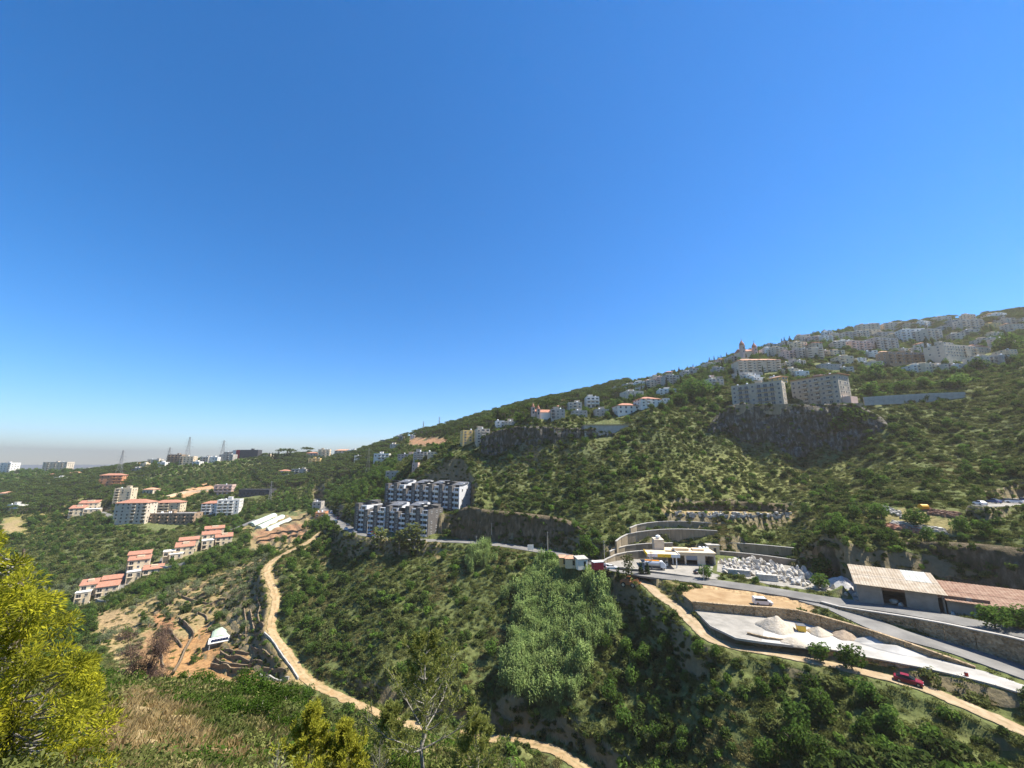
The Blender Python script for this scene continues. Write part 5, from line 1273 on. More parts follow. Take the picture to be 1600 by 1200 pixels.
# pylons
M_PYL = mat('pylon_steel', (.30, .29, .27), .7, metallic=.3)
def pylon(label, px, py, hpx, wpx, pos=None):
    p = pos or G(px, py); s = depth(p) / FPX; H, wd = hpx * s, wpx * s
    wd *= .62; r = empty('pylon', p, math.radians(20)); tag(r, label, 'pylon', 'power line pylons')
    th = max(.09, .14 * s)
    m = MB(); lv = [0, .18, .34, .48, .6, .7, .8, .9, 1.0]; hw = lambda t: wd * (.5 * (1 - t) ** 1.3 + .07)
    for a, b in zip(lv[:-1], lv[1:]):
        qa = [(sx * hw(a), sy * hw(a), a * H) for sx, sy in ((-1, -1), (1, -1), (1, 1), (-1, 1))]; qb = [(sx * hw(b), sy * hw(b), b * H) for sx, sy in ((-1, -1), (1, -1), (1, 1), (-1, 1))]
        for k in range(4):
            m.tube(qa[k], qb[k], th, th, 4); m.tube(qa[k], qb[(k + 1) % 4], th * .6, None, 4); m.tube(qa[(k + 1) % 4], qb[k], th * .6, None, 4); m.tube(qb[k], qb[(k + 1) % 4], th * .6, None, 4)
    for k in range(4):
        c_ = ((-1, -1), (1, -1), (1, 1), (-1, 1))[k]; m.tube((c_[0] * hw(0), c_[1] * hw(0), -2), (c_[0] * hw(0), c_[1] * hw(0), 0), th, th, 4)
    m.build('mast', M_PYL, r)
    for t in (.62, .76, .9):
        for sx in (-1, 1):
            a = MB(); L = wd * (.62 if t < .8 else .48)
            a.tube((sx * hw(t), 0, t * H), (sx * (hw(t) + L), 0, t * H + .2), th * .8, th * .5, 4); a.tube((sx * hw(t), 0, (t + .05) * H), (sx * (hw(t) + L), 0, t * H + .2), th * .6, None, 4)
            a.tube((sx * (hw(t) + L), 0, t * H + .2), (sx * (hw(t) + L), 0, t * H - .06 * H), th * .5, None, 4)
            a.build('crossarm', M_PYL, r)
pylon('pylon standing over the orange red block on the left', 185, 745, 41, 11)
pylon('slim pylon at the left of three on the ridge skyline', 262, 723, 26, 9)
pylon('tallest middle pylon on the ridge skyline above the brown block', 291, 722, 40, 12)
pylon('skyline pylon left of the red panel building', 346, 719, 31, 10)
pylon('tall lattice pylon in the valley above the black flats', 574, 742, 42, 10)
pylon('small slender pylon in the green field left of the road', 421, 784, 32, 6)
pylon('lone mast on the pine hill, left of two', 661, 678, 20, 4)
pylon('lone mast on the pine hill, right of two', 686, 672, 21, 4)

# greenhouses
M_POLY = mat('greenhouse_film', (.46, .55, .44), .5, color2=(.55, .63, .53), scale=.3)
for k, (x0, y0, x1, y1) in enumerate([(392, 821, 428, 806), (404, 826, 442, 808), (418, 829, 456, 812)]):
    A, Bq = G(x0, y0), G(x1, y1); d = Bq - A; ln = math.hypot(d.x, d.y); r = empty('greenhouse', (A.x, A.y, min(A.z, Bq.z) - .3), math.atan2(d.y, d.x))
    tag(r, f'{["left", "middle", "right"][k]} of three pale green tunnel greenhouses', 'greenhouse', 'tunnel greenhouses')
    r.rotation_euler = (0, -math.atan2(Bq.z - A.z, ln), math.atan2(d.y, d.x)); r.location = A
    n = 10; V, F = [], []
    R_ = 3.6
    for i in range(n + 1):
        a = math.pi * i / n
        V += [(0, R_ * math.cos(a), -.4 + R_ * .85 * math.sin(a)), (ln, R_ * math.cos(a), -.4 + R_ * .85 * math.sin(a))]
    F = [(2 * i, 2 * i + 1, 2 * i + 3, 2 * i + 2) for i in range(n)] + [tuple(2 * i for i in range(n + 1)), tuple(2 * i + 1 for i in range(n, -1, -1))]
    link('cover', mesh_np('cover', V, F, [M_POLY]), r)
    for j in range(7):
        h_ = MB(); x = ln * j / 6
        for i in range(n):
            a, b = math.pi * i / n, math.pi * (i + 1) / n; rr = R_ + .04
            h_.tube((x, rr * math.cos(a), -.4 + rr * .85 * math.sin(a)), (x, rr * math.cos(b), -.4 + rr * .85 * math.sin(b)), .07, None, 4, cap=False)
        h_.build('hoop', M_FRAME, r)
    FOOT.append(((A.x + Bq.x) / 2, (A.y + Bq.y) / 2, ln * .5))

# green roofed shed with solar panels on the terraces
A, Bq = G(342, 1011), G(347, 982); d = Bq - A
sh = empty('farm_shed', A, math.atan2(d.y, d.x) - math.pi / 2); tag(sh, 'long farm shed with pale green curved roof and solar panels in front', 'shed')
ln = min(20, math.hypot(d.x, d.y)); w = 3.6; V = []
MB().span(-w, w, 3.2, ln, -2.5, 2.6).build('wall', M_BEIGE, sh)
n = 8
for i in range(n + 1):
    a = math.pi * i / n; V += [(w * 1.08 * math.cos(a), 3.0, 2.4 + 1.5 * math.sin(a)), (w * 1.08 * math.cos(a), ln + .3, 2.4 + 1.5 * math.sin(a))]
link('roof', mesh_np('roof', V, [(2 * i, 2 * i + 2, 2 * i + 3, 2 * i + 1) for i in range(n)] + [tuple(2 * i for i in range(n, -1, -1)), tuple(2 * i + 1 for i in range(n + 1))], [mat('green_roof', (.38, .47, .33), .7, color2=(.44, .53, .40), scale=.6)]), sh)
pr = shed_roof(w * 2 + 1.2, 3.9, 1.0, .1, 2.2).build('porch_roof', M_WHITE, sh, (0, -1.0, 0))
for i in range(6):
    v = [(-3.2 + i * 1.08, .4, 2.2 + .36 + .29), (-2.2 + i * 1.08, .4, 2.2 + .36 + .29), (-2.2 + i * 1.08, 2.0, 2.2 + .77 + .29), (-3.2 + i * 1.08, 2.0, 2.2 + .77 + .29)]
    MB().add(v + [(x, y - 1.0 + 1.0, z + .06) for x, y, z in v], [(3, 2, 1, 0), (4, 5, 6, 7), (0, 1, 5, 4), (1, 2, 6, 5), (2, 3, 7, 6), (3, 0, 4, 7)]).build('solar_panel', mat('solar_cell', (.012, .015, .035), .25), pr, (0, 0, 0))
for x in (-w, w): MB().span(x - .1, x + .1, -.9, -.7, -2, 2.2).build('post', M_WHITE, sh)
MB().span(1.2, 3.4, .2, 3.2, -1.5, 2.2).build('side_room', M_TILE2, sh)
FOOT.append((A.x + d.x * .4, A.y + d.y * .4, 9))

M_TERR = mat('dark_field_stone', (.13, .095, .055), .95, color2=(.25, .19, .12), scale=1.5, bump=.5)
# terrace walls on the farmland
def terrace(label, pts, ht=1.3, m=None):
    L = smooth_line([G(a, b) for a, b in pts], 5); V, F = [], []
    for i, p in enumerate(L):
        a, b = L[max(i - 1, 0)], L[min(i + 1, len(L) - 1)]; t = Vector((b.x - a.x, b.y - a.y, 0)).normalized(); nn = Vector((-t.y, t.x, 0)) * .24
        z = h1(p.x, p.y); hh = .8 * ht * (0.85 + .3 * random.random())
        V += [tuple(p - nn)[:2] + (z - 1.2,), tuple(p - nn)[:2] + (z + hh,), tuple(p + nn)[:2] + (z + hh,), tuple(p + nn)[:2] + (z - 1.2,)]
    for i in range(len(L) - 1):
        for k in range(4): F.append((4 * i + k, 4 * i + (k + 1) % 4, 4 * i + 4 + (k + 1) % 4, 4 * i + 4 + k))
    F += [(0, 1, 2, 3), tuple(4 * (len(L) - 1) + k for k in (3, 2, 1, 0))]
    return tag(link('terrace_wall', mesh_np('terrace_wall', V, F, [m or M_TERR])), label, 'terrace wall', 'dry stone terrace walls')
TW = [('upper slanting terrace wall above the farm shed plots', [(292, 930), (306, 921), (322, 913)], 1.6), ('second slanting terrace wall above the farm shed plots', [(300, 938), (316, 930), (335, 924)], 1.4), ('third slanting terrace wall above the farm shed plots', [(318, 950), (335, 942), (352, 938)], 1.4),
 ('short dark wall behind the green roofed shed', [(322, 986), (334, 976), (345, 970)], 1.4), ('low wall right behind the shed by the olive trees', [(360, 1000), (372, 995), (384, 996)], 1.2), ('long low wall across the lower olive plots', [(392, 1012), (408, 1018), (425, 1030)], 1.4), ('field wall at the top of the orange plot', [(262, 985), (275, 1000), (284, 1012)], 1.3), ('field wall near the dead brown bush', [(244, 1010), (252, 1026), (256, 1044)], 1.3),
 ('tall dark terrace wall left of the green roofed shed', [(280, 970), (292, 982), (302, 997)], 2.6), ('straight terrace wall running down the orange field', [(299, 1000), (285, 1028), (270, 1055)], 2.0),
 ('innermost winding terrace wall beside the valley track', [(400, 935), (406, 950), (403, 966), (412, 980)], 1.5), ('second winding terrace wall beside the valley track', [(390, 955), (394, 970), (396, 984), (409, 990)], 1.5),
 ('third winding terrace wall, furthest from the track', [(381, 952), (384, 972), (384, 990)], 1.4), ('upper long curved terrace wall right of the shed', [(344, 1022), (360, 1030), (385, 1035), (412, 1038)], 1.6),
 ('middle curved terrace wall below the shed', [(337, 1030), (350, 1039), (375, 1042), (393, 1042)], 1.5), ('straight retaining wall of the lowest orange plot', [(329, 1043), (360, 1050), (389, 1053)], 2.2),
 ('short terrace wall just right of the solar panels', [(352, 1017), (370, 1020), (388, 1023)], 1.3), ('curved terrace wall under the small trees by the track', [(411, 1048), (430, 1051), (448, 1052)], 1.6),
 ('lowest pale rimmed terrace wall by the track', [(405, 1056), (425, 1062), (451, 1062)], 1.2), ('high terrace wall at the top of the upper left plots', [(285, 934), (305, 941), (332, 946)], 1.4),
 ('long diagonal terrace wall at the far left plots', [(240, 962), (256, 947), (272, 936)], 1.8), ('terrace wall crossing the olive plots', [(300, 955), (318, 962), (325, 972)], 1.3),
 ('upper terrace wall in the field above the track bend', [(402, 842), (435, 834), (472, 829)], 1.5), ('lower terrace wall in the field above the track bend', [(400, 849), (430, 842), (465, 838)], 1.5), ('top terrace wall in the field below the brick house', [(430, 824), (455, 815), (478, 810)], 1.5),
 ('stone edge of the track below the terraces', [(413, 990), (427, 1005), (440, 1025), (455, 1045), (466, 1062)], 1.0)]
for lab, pts, ht in TW: terrace(lab, pts, ht, M_CONC2 if 'pale' in lab or 'stone edge' in lab else None)
r_ = terrace('long pale bank wall above the villas on the left hillside', [(258, 778), (290, 771), (330, 767)], 3.5, M_CREAM)
r_ = terrace('grey street wall between the second and third villas', [(247, 892), (270, 889), (290, 884)], 3.5, M_CONC2)
r_ = terrace('curved pale drive wall in front of the lowest villa', [(138, 944), (160, 942), (182, 934)], 1.8, M_CONC2)

# ------------------------------------------------------------------ stone yard: boulders and gravel piles
M_WROCK = mat('white_limestone_block', (.36, .33, .28), .9, color2=(.60, .57, .51), scale=.9, bump=.5, rand=.2)
def rock_mesh(seed, sx=1, sy=1, sz=1, sub=2):
    bm = bmesh.new(); bmesh.ops.create_icosphere(bm, subdivisions=sub, radius=1.0)
    rn = random.Random(seed); pl = [(Vector((rn.gauss(0, 1), rn.gauss(0, 1), rn.gauss(0, 1))).normalized(), rn.uniform(.45, .85)) for _ in range(9)]
    for v in bm.verts:
        for nrm, dd in pl:
            k = v.co.dot(nrm)
            if k > dd: v.co -= nrm * (k - dd)
        v.co = Vector((v.co.x * sx, v.co.y * sy, v.co.z * sz)) + Vector((rn.uniform(-.04, .04), rn.uniform(-.04, .04), rn.uniform(-.04, .04)))
    me = bpy.data.meshes.new('boulder'); bm.to_mesh(me); bm.free(); me.materials.append(M_WROCK)
    return me
ROCKS = [rock_mesh(i, *s) for i, s in enumerate([(1, .8, .8), (.8, .7, 1.2), (1.2, .8, .7), (.6, .9, 1.3), (1.3, .6, .9), (.7, .7, .8)])]
rn = random.Random(5); cnt = 0; spots = []
poly = [(1122, 880), (1150, 872), (1200, 882), (1250, 892), (1270, 898), (1300, 915), (1312, 926), (1270, 920), (1200, 907), (1130, 896)]
while cnt < 150:
    px, py = rn.uniform(1118, 1315), rn.uniform(870, 928)
    if not in_poly(np.array([px]), np.array([py]), poly)[0]: continue
    p = Hh(px, py, -37.85); s = rn.uniform(.55, 1.25) * (1.25 if px > 1160 else .9)
    if any((p.x - a) ** 2 + (p.y - b) ** 2 < (.62 * (s + c)) ** 2 for a, b, c in spots): 
        if rn.random() < .97: continue
    spots.append((p.x, p.y, s)); k = rn.randrange(6)
    o = link('boulder', ROCKS[k]); o.location = (p.x, p.y, p.z + s * .55); o.scale = (s, s, s); o.rotation_euler = (rn.uniform(-.3, .3), rn.uniform(-.3, .3), rn.uniform(0, 6.3))
    row = 'by the concrete wall' if py < 886 + (px - 1120) * .08 else ('in the middle rows' if py < 898 + (px - 1120) * .09 else 'along the road edge')
    tag(o, f"{'small' if s < .8 else ('medium' if s < 1.1 else 'big')} {['squat', 'upright', 'broad', 'tall pointed', 'long', 'blunt'][k]} white stone block {row} of the stone yard, {'left' if px < 1185 else ('centre' if px < 1250 else 'right')} part", 'boulder', 'white stone blocks in the stone yard'); cnt += 1
for k, (px, py, L_, lab) in enumerate([(1155, 899, 6.8, 'long pale sawn stone slab stack at the road edge of the stone yard'), (1199, 907, 6.0, 'second long pale stone slab stack right of the round hedge bush')]):
    p = Hh(px, py, -37.85); r = empty('slab_stack', p, math.radians(-22)); tag(r, lab, 'stone slab')
    for j in range(3): MB().box((0, 0, .35 + j * .62), (L_ - j * .15, 1.6 - j * .1, .58), 0, 0.02 * (j - 1)).build('slab', M_WROCK, r)
for px, py, h, zc_ in [(1340, 932, 0, 0), (1352, 936, 0, 0), (1398, 944, 0, 0), (1408, 947, 0, 0), (1425, 948, 0, 0), (1322, 930, 0, 0), (1330, 922, 0, 0), (1490, 962, 0, 0), (1525, 966, 0, 0)]:
    p = Hh(px, py, -37.1); s = rn.uniform(.7, 1.1); o = link('boulder', ROCKS[rn.randrange(6)]); o.location = (p.x, p.y, p.z + s * .5); o.scale = (s, s, s * 1.1); o.rotation_euler = (0, 0, rn.uniform(0, 6))
    tag(o, 'white stone block lying in front of the dusty warehouse', 'boulder', 'stone blocks at the warehouse')
def pile(label, px, py, h, r, ht, m, seed, sx=1.0, yaw=0.0, name='gravel_pile'):
    p = Hh(px, py, h); n, k = 28, 12; V, F = [], []
    for i in range(k + 1):
        t = i / k
        for j in range(n):
            a = 2 * math.pi * j / n; rr = r * t * (1 + .12 * math.sin(3 * a + seed) + .06 * math.sin(7 * a + 2 * seed)) if t > 0 else 0
            z = ht * (1 - t ** 1.15) + .22 * ht * perlin(np.array([rr * math.cos(a) * .8 + seed]), np.array([rr * math.sin(a) * .8]), seed)[0] * (1 - t) - (.25 if i == k else 0)
            V.append((rr * math.cos(a) * sx, rr * math.sin(a), z))
    for i in range(k):
        for j in range(n): F.append((i * n + j, (i + 1) * n + j, (i + 1) * n + (j + 1) % n, i * n + (j + 1) % n))
    return tag(link(name, mesh_np(name, V, F, [m], smooth=True), None, p, yaw), label, 'gravel pile', 'heaps in the gravel yard')
M_SANDY = mat('sandy_gravel', (.38, .325, .245), .95, color2=(.49, .435, .35), scale=2.0, bump=.6); M_TAN = mat('tan_gravel', (.29, .22, .155), .95, color2=(.38, .30, .215), scale=2.0, bump=.6)
pile('largest sandy heap against the stone wall in the gravel yard', 1213, 981, -41.15, 4.1, 2.8, M_SANDY, 1, 1.1)
pile('small pale heap right of the yellow skip', 1280, 990, -41.15, 2.6, 1.6, M_SANDY, 2)
pile('tan heap between the pale heap and the white heap', 1321, 995, -41.15, 2.7, 1.45, M_TAN, 3, 1.1)
pile('white flattened heap at the wall in the gravel yard', 1362, 1003, -41.15, 2.4, 1.2, M_LIME, 4, 1.5, -.4)
pile('low sandy heap at the near edge of the gravel yard', 1240, 1003, -41.15, 2.4, 1.0, M_SANDY, 5, 1.2)
pile('long white spoil ridge further right along the yard wall', 1402, 1016, -41.15, 2.6, 1.0, M_LIME, 6, 2.4, -.5)
pile('grey quarry dust heap left of the warehouse', 1316, 917, -37.85, 5.0, 3.2, mat('grey_chippings', (.34, .33, .32), .95, color2=(.48, .47, .45), scale=2.0, bump=.6), 7, 1.1)
sk = empty('skip', Hh(1252, 986, -41.15), math.radians(-15)); tag(sk, 'small yellow skip between the heaps in the gravel yard', 'skip')
MB().box((0, 0, .7), (1.6, 1.4, 1.3), 0, 0, 1.12).build('tub', mat('skip_yellow', (.70, .45, .06), .6), sk); MB().box((0, 0, 1.42), (1.9, 1.7, .1)).build('rim', M_RAIL, sk)
br_ = empty('barrel', Hh(1511, 1059, -41.15)); tag(br_, 'small dark red barrel at the front edge of the white gravel yard', 'barrel'); MB().lathe((0, 0, 0), [(.28, 0), (.3, .3), (.3, .6), (.28, .9)], 10).build('drum', paintm('lamp_red', (.2, .02, .03)), br_); MB().lathe((0, 0, .9), [(.24, 0), (.24, .05)], 10).build('lid', M_RAIL, br_)
yt = empty('storage_tank', G(1444, 798)); tag(yt, 'bright orange yellow storage tank above the rubble heaps', 'tank')
MB().tube((-1.2, 0, 1.3), (1.2, 0, 1.3), .9, .9, 12).build('drum', mat('tank_orange', (.78, .38, .03), .5), yt); MB().span(-.9, .9, -.5, .5, -.5, .5).build('stand', M_RUST, yt)
def rubble(label, px0, px1, py0, py1, n, m, smin, smax, seed):
    rr = random.Random(seed); mb = MB()
    for _ in range(n):
        t = rr.random(); p = G(px0 + (px1 - px0) * t, py0 + (py1 - py0) * t + rr.uniform(-4, 4)); s = rr.uniform(smin, smax)
        sd_ = [Vector((rr.uniform(-1, 1), rr.uniform(-1, 1), rr.uniform(-.7, 1))).normalized() * s for _ in range(1)]
        v = [(p.x + a * s * rr.uniform(.6, 1), p.y + b * s * rr.uniform(.6, 1), p.z + c * s * rr.uniform(.5, 1) + .2) for c in (-.6, .7) for a, b in ((-.8, -.8), (.8, -.8), (.8, .8), (-.8, .8))]
        mb.add(v, [(3, 2, 1, 0), (4, 5, 6, 7), (0, 1, 5, 4), (1, 2, 6, 5), (2, 3, 7, 6), (3, 0, 4, 7)])
    return tag(mb.build('rubble', m), label, 'rubble', kind='stuff')
rubble('broken white stone rubble on the ledge of the small pit', 1055, 1235, 804, 806, 130, M_WROCK, .2, 1.1, 1)
rubble('reddish brick rubble spread on the slope above the warehouse', 1385, 1440, 822, 830, 160, mat('brick_rubble', (.34, .15, .09), .9, color2=(.42, .24, .16), scale=1.0), .3, .8, 2)
rubble('grey stone rubble spread on the slope above the warehouse', 1395, 1478, 818, 832, 260, M_WROCK, .3, .85, 3)
rubble('upper strip of rusty scrap beside the orange tank', 1450, 1500, 800, 806, 140, M_RUST, .3, .8, 4)
rubble('white rubble patch left of the rubble heaps', 1382, 1410, 795, 806, 70, M_WROCK, .3, .8, 5)

# ------------------------------------------------------------------ plants: meshes
M_BARK = mat('bark', (.13, .10, .075), .95, color2=(.20, .16, .12), scale=3.0, bump=.4)
M_BARKG = mat('grey_bark', (.24, .215, .18), .95, color2=(.34, .31, .27), scale=6.0, bump=.4)
LM = {
 'shrub_a': leaf_mat('shrub_leaves', (.042, .072, .018), (.105, .148, .038)),
 'shrub_b': leaf_mat('olive_shrub_leaves', (0.093, 0.116, 0.034), (0.186, 0.202, 0.070)),
 'shrub_c': leaf_mat('bright_shrub_leaves', (0.078, 0.147, 0.025), (0.178, 0.264, 0.050)),
 'scrub': leaf_mat('scrub_leaves', (.098, .124, .034), (.200, .205, .064), .3, .45),
 'straw': leaf_mat('straw_scrub_leaves', (.135, .130, .045), (.23, .20, .085), .3, .35),
 'olive': leaf_mat('olive_leaves', (.125, .155, .070), (.225, .250, .125), .3, .25),
 'pine': leaf_mat('pine_needles', (0.050, 0.081, 0.022), (0.124, 0.163, 0.040), .3, .3),
 'broad': leaf_mat('broad_leaves', (0.054, 0.109, 0.020), (0.139, 0.209, 0.043), .4, .35),
 'cane': leaf_mat('cane_leaves', (.145, .225, .062), (.335, .405, .150), .4, .4),
 'cypress': leaf_mat('cypress_leaves', (.020, .040, .014), (.045, .070, .024), .2, .3),
 'dead': leaf_mat('dead_twigs', (.085, .055, .042), (.155, .105, .080), .2, .1),
 'grass': leaf_mat('dry_grass_blades', (.28, .20, .09), (.46, .36, .18), .35, .25, 1.2),
}
def leaves(C, nrm, size, rng, aspect=.55, spread=.7, up=0.0):
    """one four-sided leaf per centre, facing roughly along nrm"""
    n = len(C)
    N = nrm + spread * rng.normal(size=(n, 3)); N /= np.linalg.norm(N, axis=1)[:, None] + 1e-9
    T = rng.normal(size=(n, 3)); T[:, 2] += up
    T -= (T * N).sum(1)[:, None] * N; T /= np.linalg.norm(T, axis=1)[:, None] + 1e-9
    S = np.cross(N, T)
    L = (size * (.6 + .8 * rng.random(n)))[:, None] if np.ndim(size) == 0 else (size * (.6 + .8 * rng.random(n)))[:, None]
    V = np.stack([C - T * L * .5, C + S * L * .5 * aspect, C + T * L * .5, C - S * L * .5 * aspect], 1).reshape(-1, 3)
    return V, np.arange(4 * n).reshape(n, 4)
def lobes_cloud(lobes, n, size, rng, shell=.55, **kw):
    """leaves spread through ellipsoid lobes (x,y,z,rx,ry,rz)"""
    lo = np.array(lobes); w = lo[:, 3] * lo[:, 4] * lo[:, 5]; w = w ** .67; w /= w.sum()
    k = rng.choice(len(lo), n, p=w); d = rng.normal(size=(n, 3)); d /= np.linalg.norm(d, axis=1)[:, None]
    r = shell + (1 - shell) * rng.random(n) ** .6
    C = lo[k, :3] + d * lo[k, 3:] * r[:, None]
    return leaves(C, d, size, rng, **kw)
def shrub_mesh(seed, m, n=340, size=.32, flat=.8):
    rng = np.random.default_rng(seed); lo = []
    for i in range(rng.integers(4, 8)):
        a, rr = rng.uniform(0, 6.28), rng.uniform(.1, .62); s = rng.uniform(.3, .58)
        lo.append((rr * math.cos(a), rr * math.sin(a), rng.uniform(.2, .75) * flat, s, s, s * rng.uniform(.75, 1.1)))
    V, F = lobes_cloud(lo, n, size, rng)
    V[:, 2] = np.maximum(V[:, 2], -.1)
    return mesh_np('shrub', V, F, [m])
def clump_mesh(seed, m, n=170, size=.33):
    rng = np.random.default_rng(seed)
    C = rng.normal(size=(n, 3)) * (.45, .45, .16); C[:, 2] = np.abs(C[:, 2]) + .08
    V, F = leaves(C, np.tile((0, 0, .5), (n, 1)), size, rng, .4, 1.0, up=1.2)
    return mesh_np('scrub', V, F, [m])
def cane_mesh(seed, m, n=34):
    rng = np.random.default_rng(seed); V, F = [], []
    for i in range(n):
        x, y = rng.normal(size=2) * .55; h = rng.uniform(2.6, 4.6); lx, ly = rng.normal(size=2) * .25
        for k in range(7):
            t = .3 + .7 * k / 6; a = rng.uniform(0, 6.28); L = rng.uniform(.5, .95) * (1.1 - .3 * t); w = .11
            b = np.array([x + lx * t, y + ly * t, h * t]); d = np.array([math.cos(a), math.sin(a), 0]); s = np.array([-math.sin(a), math.cos(a), 0]) * w
            m1 = b + d * L * .38 + (0, 0, .34); e = b + d * L * .8 + (0, 0, .30 * (t - .2))
            o = len(V); V += [b - s * .4, b + s * .4, m1 + s, m1 - s, e]
            F += [(o, o + 1, o + 2, o + 3), (o + 3, o + 2, o + 4)]
    return mesh_np('cane', np.array(V), F, [m])
def trunk_mb(h, r, seed, limbs=5, spread=.5, start=.45):
    rn = random.Random(seed); mb = MB(); p = Vector((0, 0, -.6)); top = Vector((rn.uniform(-.1, .1) * h, rn.uniform(-.1, .1) * h, h * .72))
    mid = Vector((top.x * .3 + rn.uniform(-.05, .05) * h, top.y * .3, h * .36))
    mb.tube(p, mid, r, r * .75, 6); mb.tube(mid, top, r * .75, r * .35, 6)
    for i in range(limbs):
        t = start + (1 - start) * i / limbs; b = mid.lerp(top, max(0, (t - .5) * 2)); a = i * 2.4 + rn.random()
        mb.tube(b, b + Vector((math.cos(a) * spread * h * .5, math.sin(a) * spread * h * .5, h * .22)), r * .4, r * .1, 5)
    return mb
def tree_parts(kind, seed):
    """unit tree, height about 1: (trunk MB, crown verts, faces, leaf material, bark)"""
    rng = np.random.default_rng(seed); lo = []
    if kind == 'pine':
        for i in range(11):
            a, rr = i * 2.4, .36 * math.sqrt((i + .5) / 11) ; s = rng.uniform(.13, .2)
            lo.append((rr * math.cos(a), rr * math.sin(a), .80 + .10 * (1 - rr / .36) + rng.uniform(-.05, .05), s, s, s * .55))
        return trunk_mb(1, .028, seed, 5, .6), *lobes_cloud(lo, 420, .085, rng), LM['pine'], M_BARK
    if kind == 'broad':
        for i in range(11):
            a, rr = i * 2.4 + rng.random(), rng.uniform(.05, .3); s = rng.uniform(.15, .24)
            s *= 1.15; lo.append((rr * math.cos(a), rr * math.sin(a), rng.uniform(.30, .80), s, s, s * .9))
        return trunk_mb(1, .03, seed, 5, .5, .3), *lobes_cloud(lo, 800, .105, rng), LM['broad'], M_BARK
    if kind == 'olive':
        for i in range(8):
            a, rr = i * 2.4 + rng.random(), rng.uniform(.1, .42); s = rng.uniform(.2, .3)
            lo.append((rr * math.cos(a), rr * math.sin(a), rng.uniform(.5, .85), s, s, s * .75))
        return trunk_mb(1, .05, seed, 4, .6, .25), *lobes_cloud(lo, 300, .13, rng, aspect=.4), LM['olive'], M_BARKG
    if kind == 'cypress':
        for i in range(9): lo.append((0, 0, .1 + .1 * i, .13 * (1 - .075 * i), .13 * (1 - .075 * i), .12))
        return trunk_mb(1, .02, seed, 0), *lobes_cloud(lo, 380, .07, rng, up=1.5), LM['cypress'], M_BARK
    if kind == 'poplar':
        for i in range(10):
            a = i * 2.4; lo.append((.09 * math.cos(a), .09 * math.sin(a), .2 + .08 * i, .13, .13, .13))
        return trunk_mb(1, .025, seed, 4, .2), *lobes_cloud(lo, 380, .08, rng), LM['shrub_b'], M_BARKG
NV = 4
TREE = {}
for k in ('pine', 'broad', 'olive', 'cypress', 'poplar'):
    TREE[k] = []
    for s in range(NV):
        t, V, F, lm, bk = tree_parts(k, 100 + s * 7)
        TREE[k].append((t.mesh('trunk', [bk]), mesh_np('crown', V, F, [lm])))
SHRUB = [shrub_mesh(i, LM[['shrub_a', 'shrub_a', 'shrub_b', 'shrub_b', 'shrub_c', 'shrub_a'][i % 6]]) for i in range(6)]
SCRUB = [clump_mesh(50 + i, LM[['scrub', 'scrub', 'straw', 'scrub', 'shrub_b', 'scrub'][i]]) for i in range(6)]
CANE = [cane_mesh(80 + i, LM['cane']) for i in range(4)]

# ------------------------------------------------------------------ plants: where they grow
HRATIO = np.maximum.accumulate((ZG - CZ) / RR[None, :], axis=1)
def seen(x, y, top=0.0, tol=0.0):
    """does the terrain leave the point (raised by top) in view"""
    a = np.interp(np.arctan2(x, y), AZ, np.arange(NA)); r = np.hypot(x, y); j = np.interp(np.log(r * .985), np.log(RR), np.arange(NR))
    i = np.clip(np.round(a).astype(int), 0, NA - 1); jj_ = np.clip(j.astype(int), 0, NR - 1)
    return (hz(x, y) + top + tol - CZ) / r >= HRATIO[i, jj_]
def wedge(r0, r1, dens, rng, half=58):
    n = int(dens * math.radians(2 * half) / 2 * (r1 * r1 - r0 * r0))
    r = np.sqrt(r0 * r0 + (r1 * r1 - r0 * r0) * rng.random(n)); a = np.radians(rng.uniform(-half, half, n))
    return r * np.sin(a), r * np.cos(a)
RB = {k: (w, v[::2] + [v[-1]]) for k, (w, _) in ROADS.items() for v in [ROADW[k]]}
FT = np.array(FOOT)
def clear(x, y, rad=.5, pads=True):
    ok = np.ones(x.shape, bool)
    for k, (w, L) in RB.items():
        xs, ys = [p.x for p in L], [p.y for p in L]
        m = (x > min(xs) - 12) & (x < max(xs) + 12) & (y > min(ys) - 12) & (y < max(ys) + 12)
        if m.any():
            d, _ = seg_dist(x[m], y[m], L); kk = np.where(m)[0]; ok[kk[d < w / 2 + rad + .3]] = False
    if pads:
        for k, P in PADW.items():
            if k in ('pit_floor', 'lower_flats_pad', 'upper_flats_pad', 'yard_paving'): continue
            ok &= ~in_poly(x, y, [(p.x, p.y) for p in P])
    if rad >= .9:
        for a_, b_, r_ in FOOT_TREE: ok &= (x - a_) ** 2 + (y - b_) ** 2 > r_ ** 2
    if rad >= 1.5:                                       # trees leave the fronts of the houses open
        for i in range(0, len(FT)):
            if FT[i, 0] > .22 * FT[i, 1]: continue
            q_ = 1 - min(.2, (FT[i, 2] * 1.5) / max(1.0, math.hypot(FT[i, 0], FT[i, 1])))
            ok &= (x - FT[i, 0] * q_) ** 2 + (y - FT[i, 1] * q_) ** 2 > (FT[i, 2] * .9) ** 2
    for i in range(0, len(FT)):
        ok &= (x - FT[i, 0]) ** 2 + (y - FT[i, 1]) ** 2 > (FT[i, 2] * .82 + rad * .6) ** 2
    return ok
def inside(px, py, polys):
    m = np.zeros(px.shape, bool)
    for p in polys: m |= in_poly(px, py, p)
    return m
GROVE = [[(20, 850), (110, 812), (330, 818), (300, 850), (200, 895), (120, 935), (20, 930)]]
TERR = [[(140, 960), (240, 930), (300, 905), (420, 870), (440, 900), (420, 1000), (500, 1070), (400, 1075), (190, 1060), (160, 1010)]]
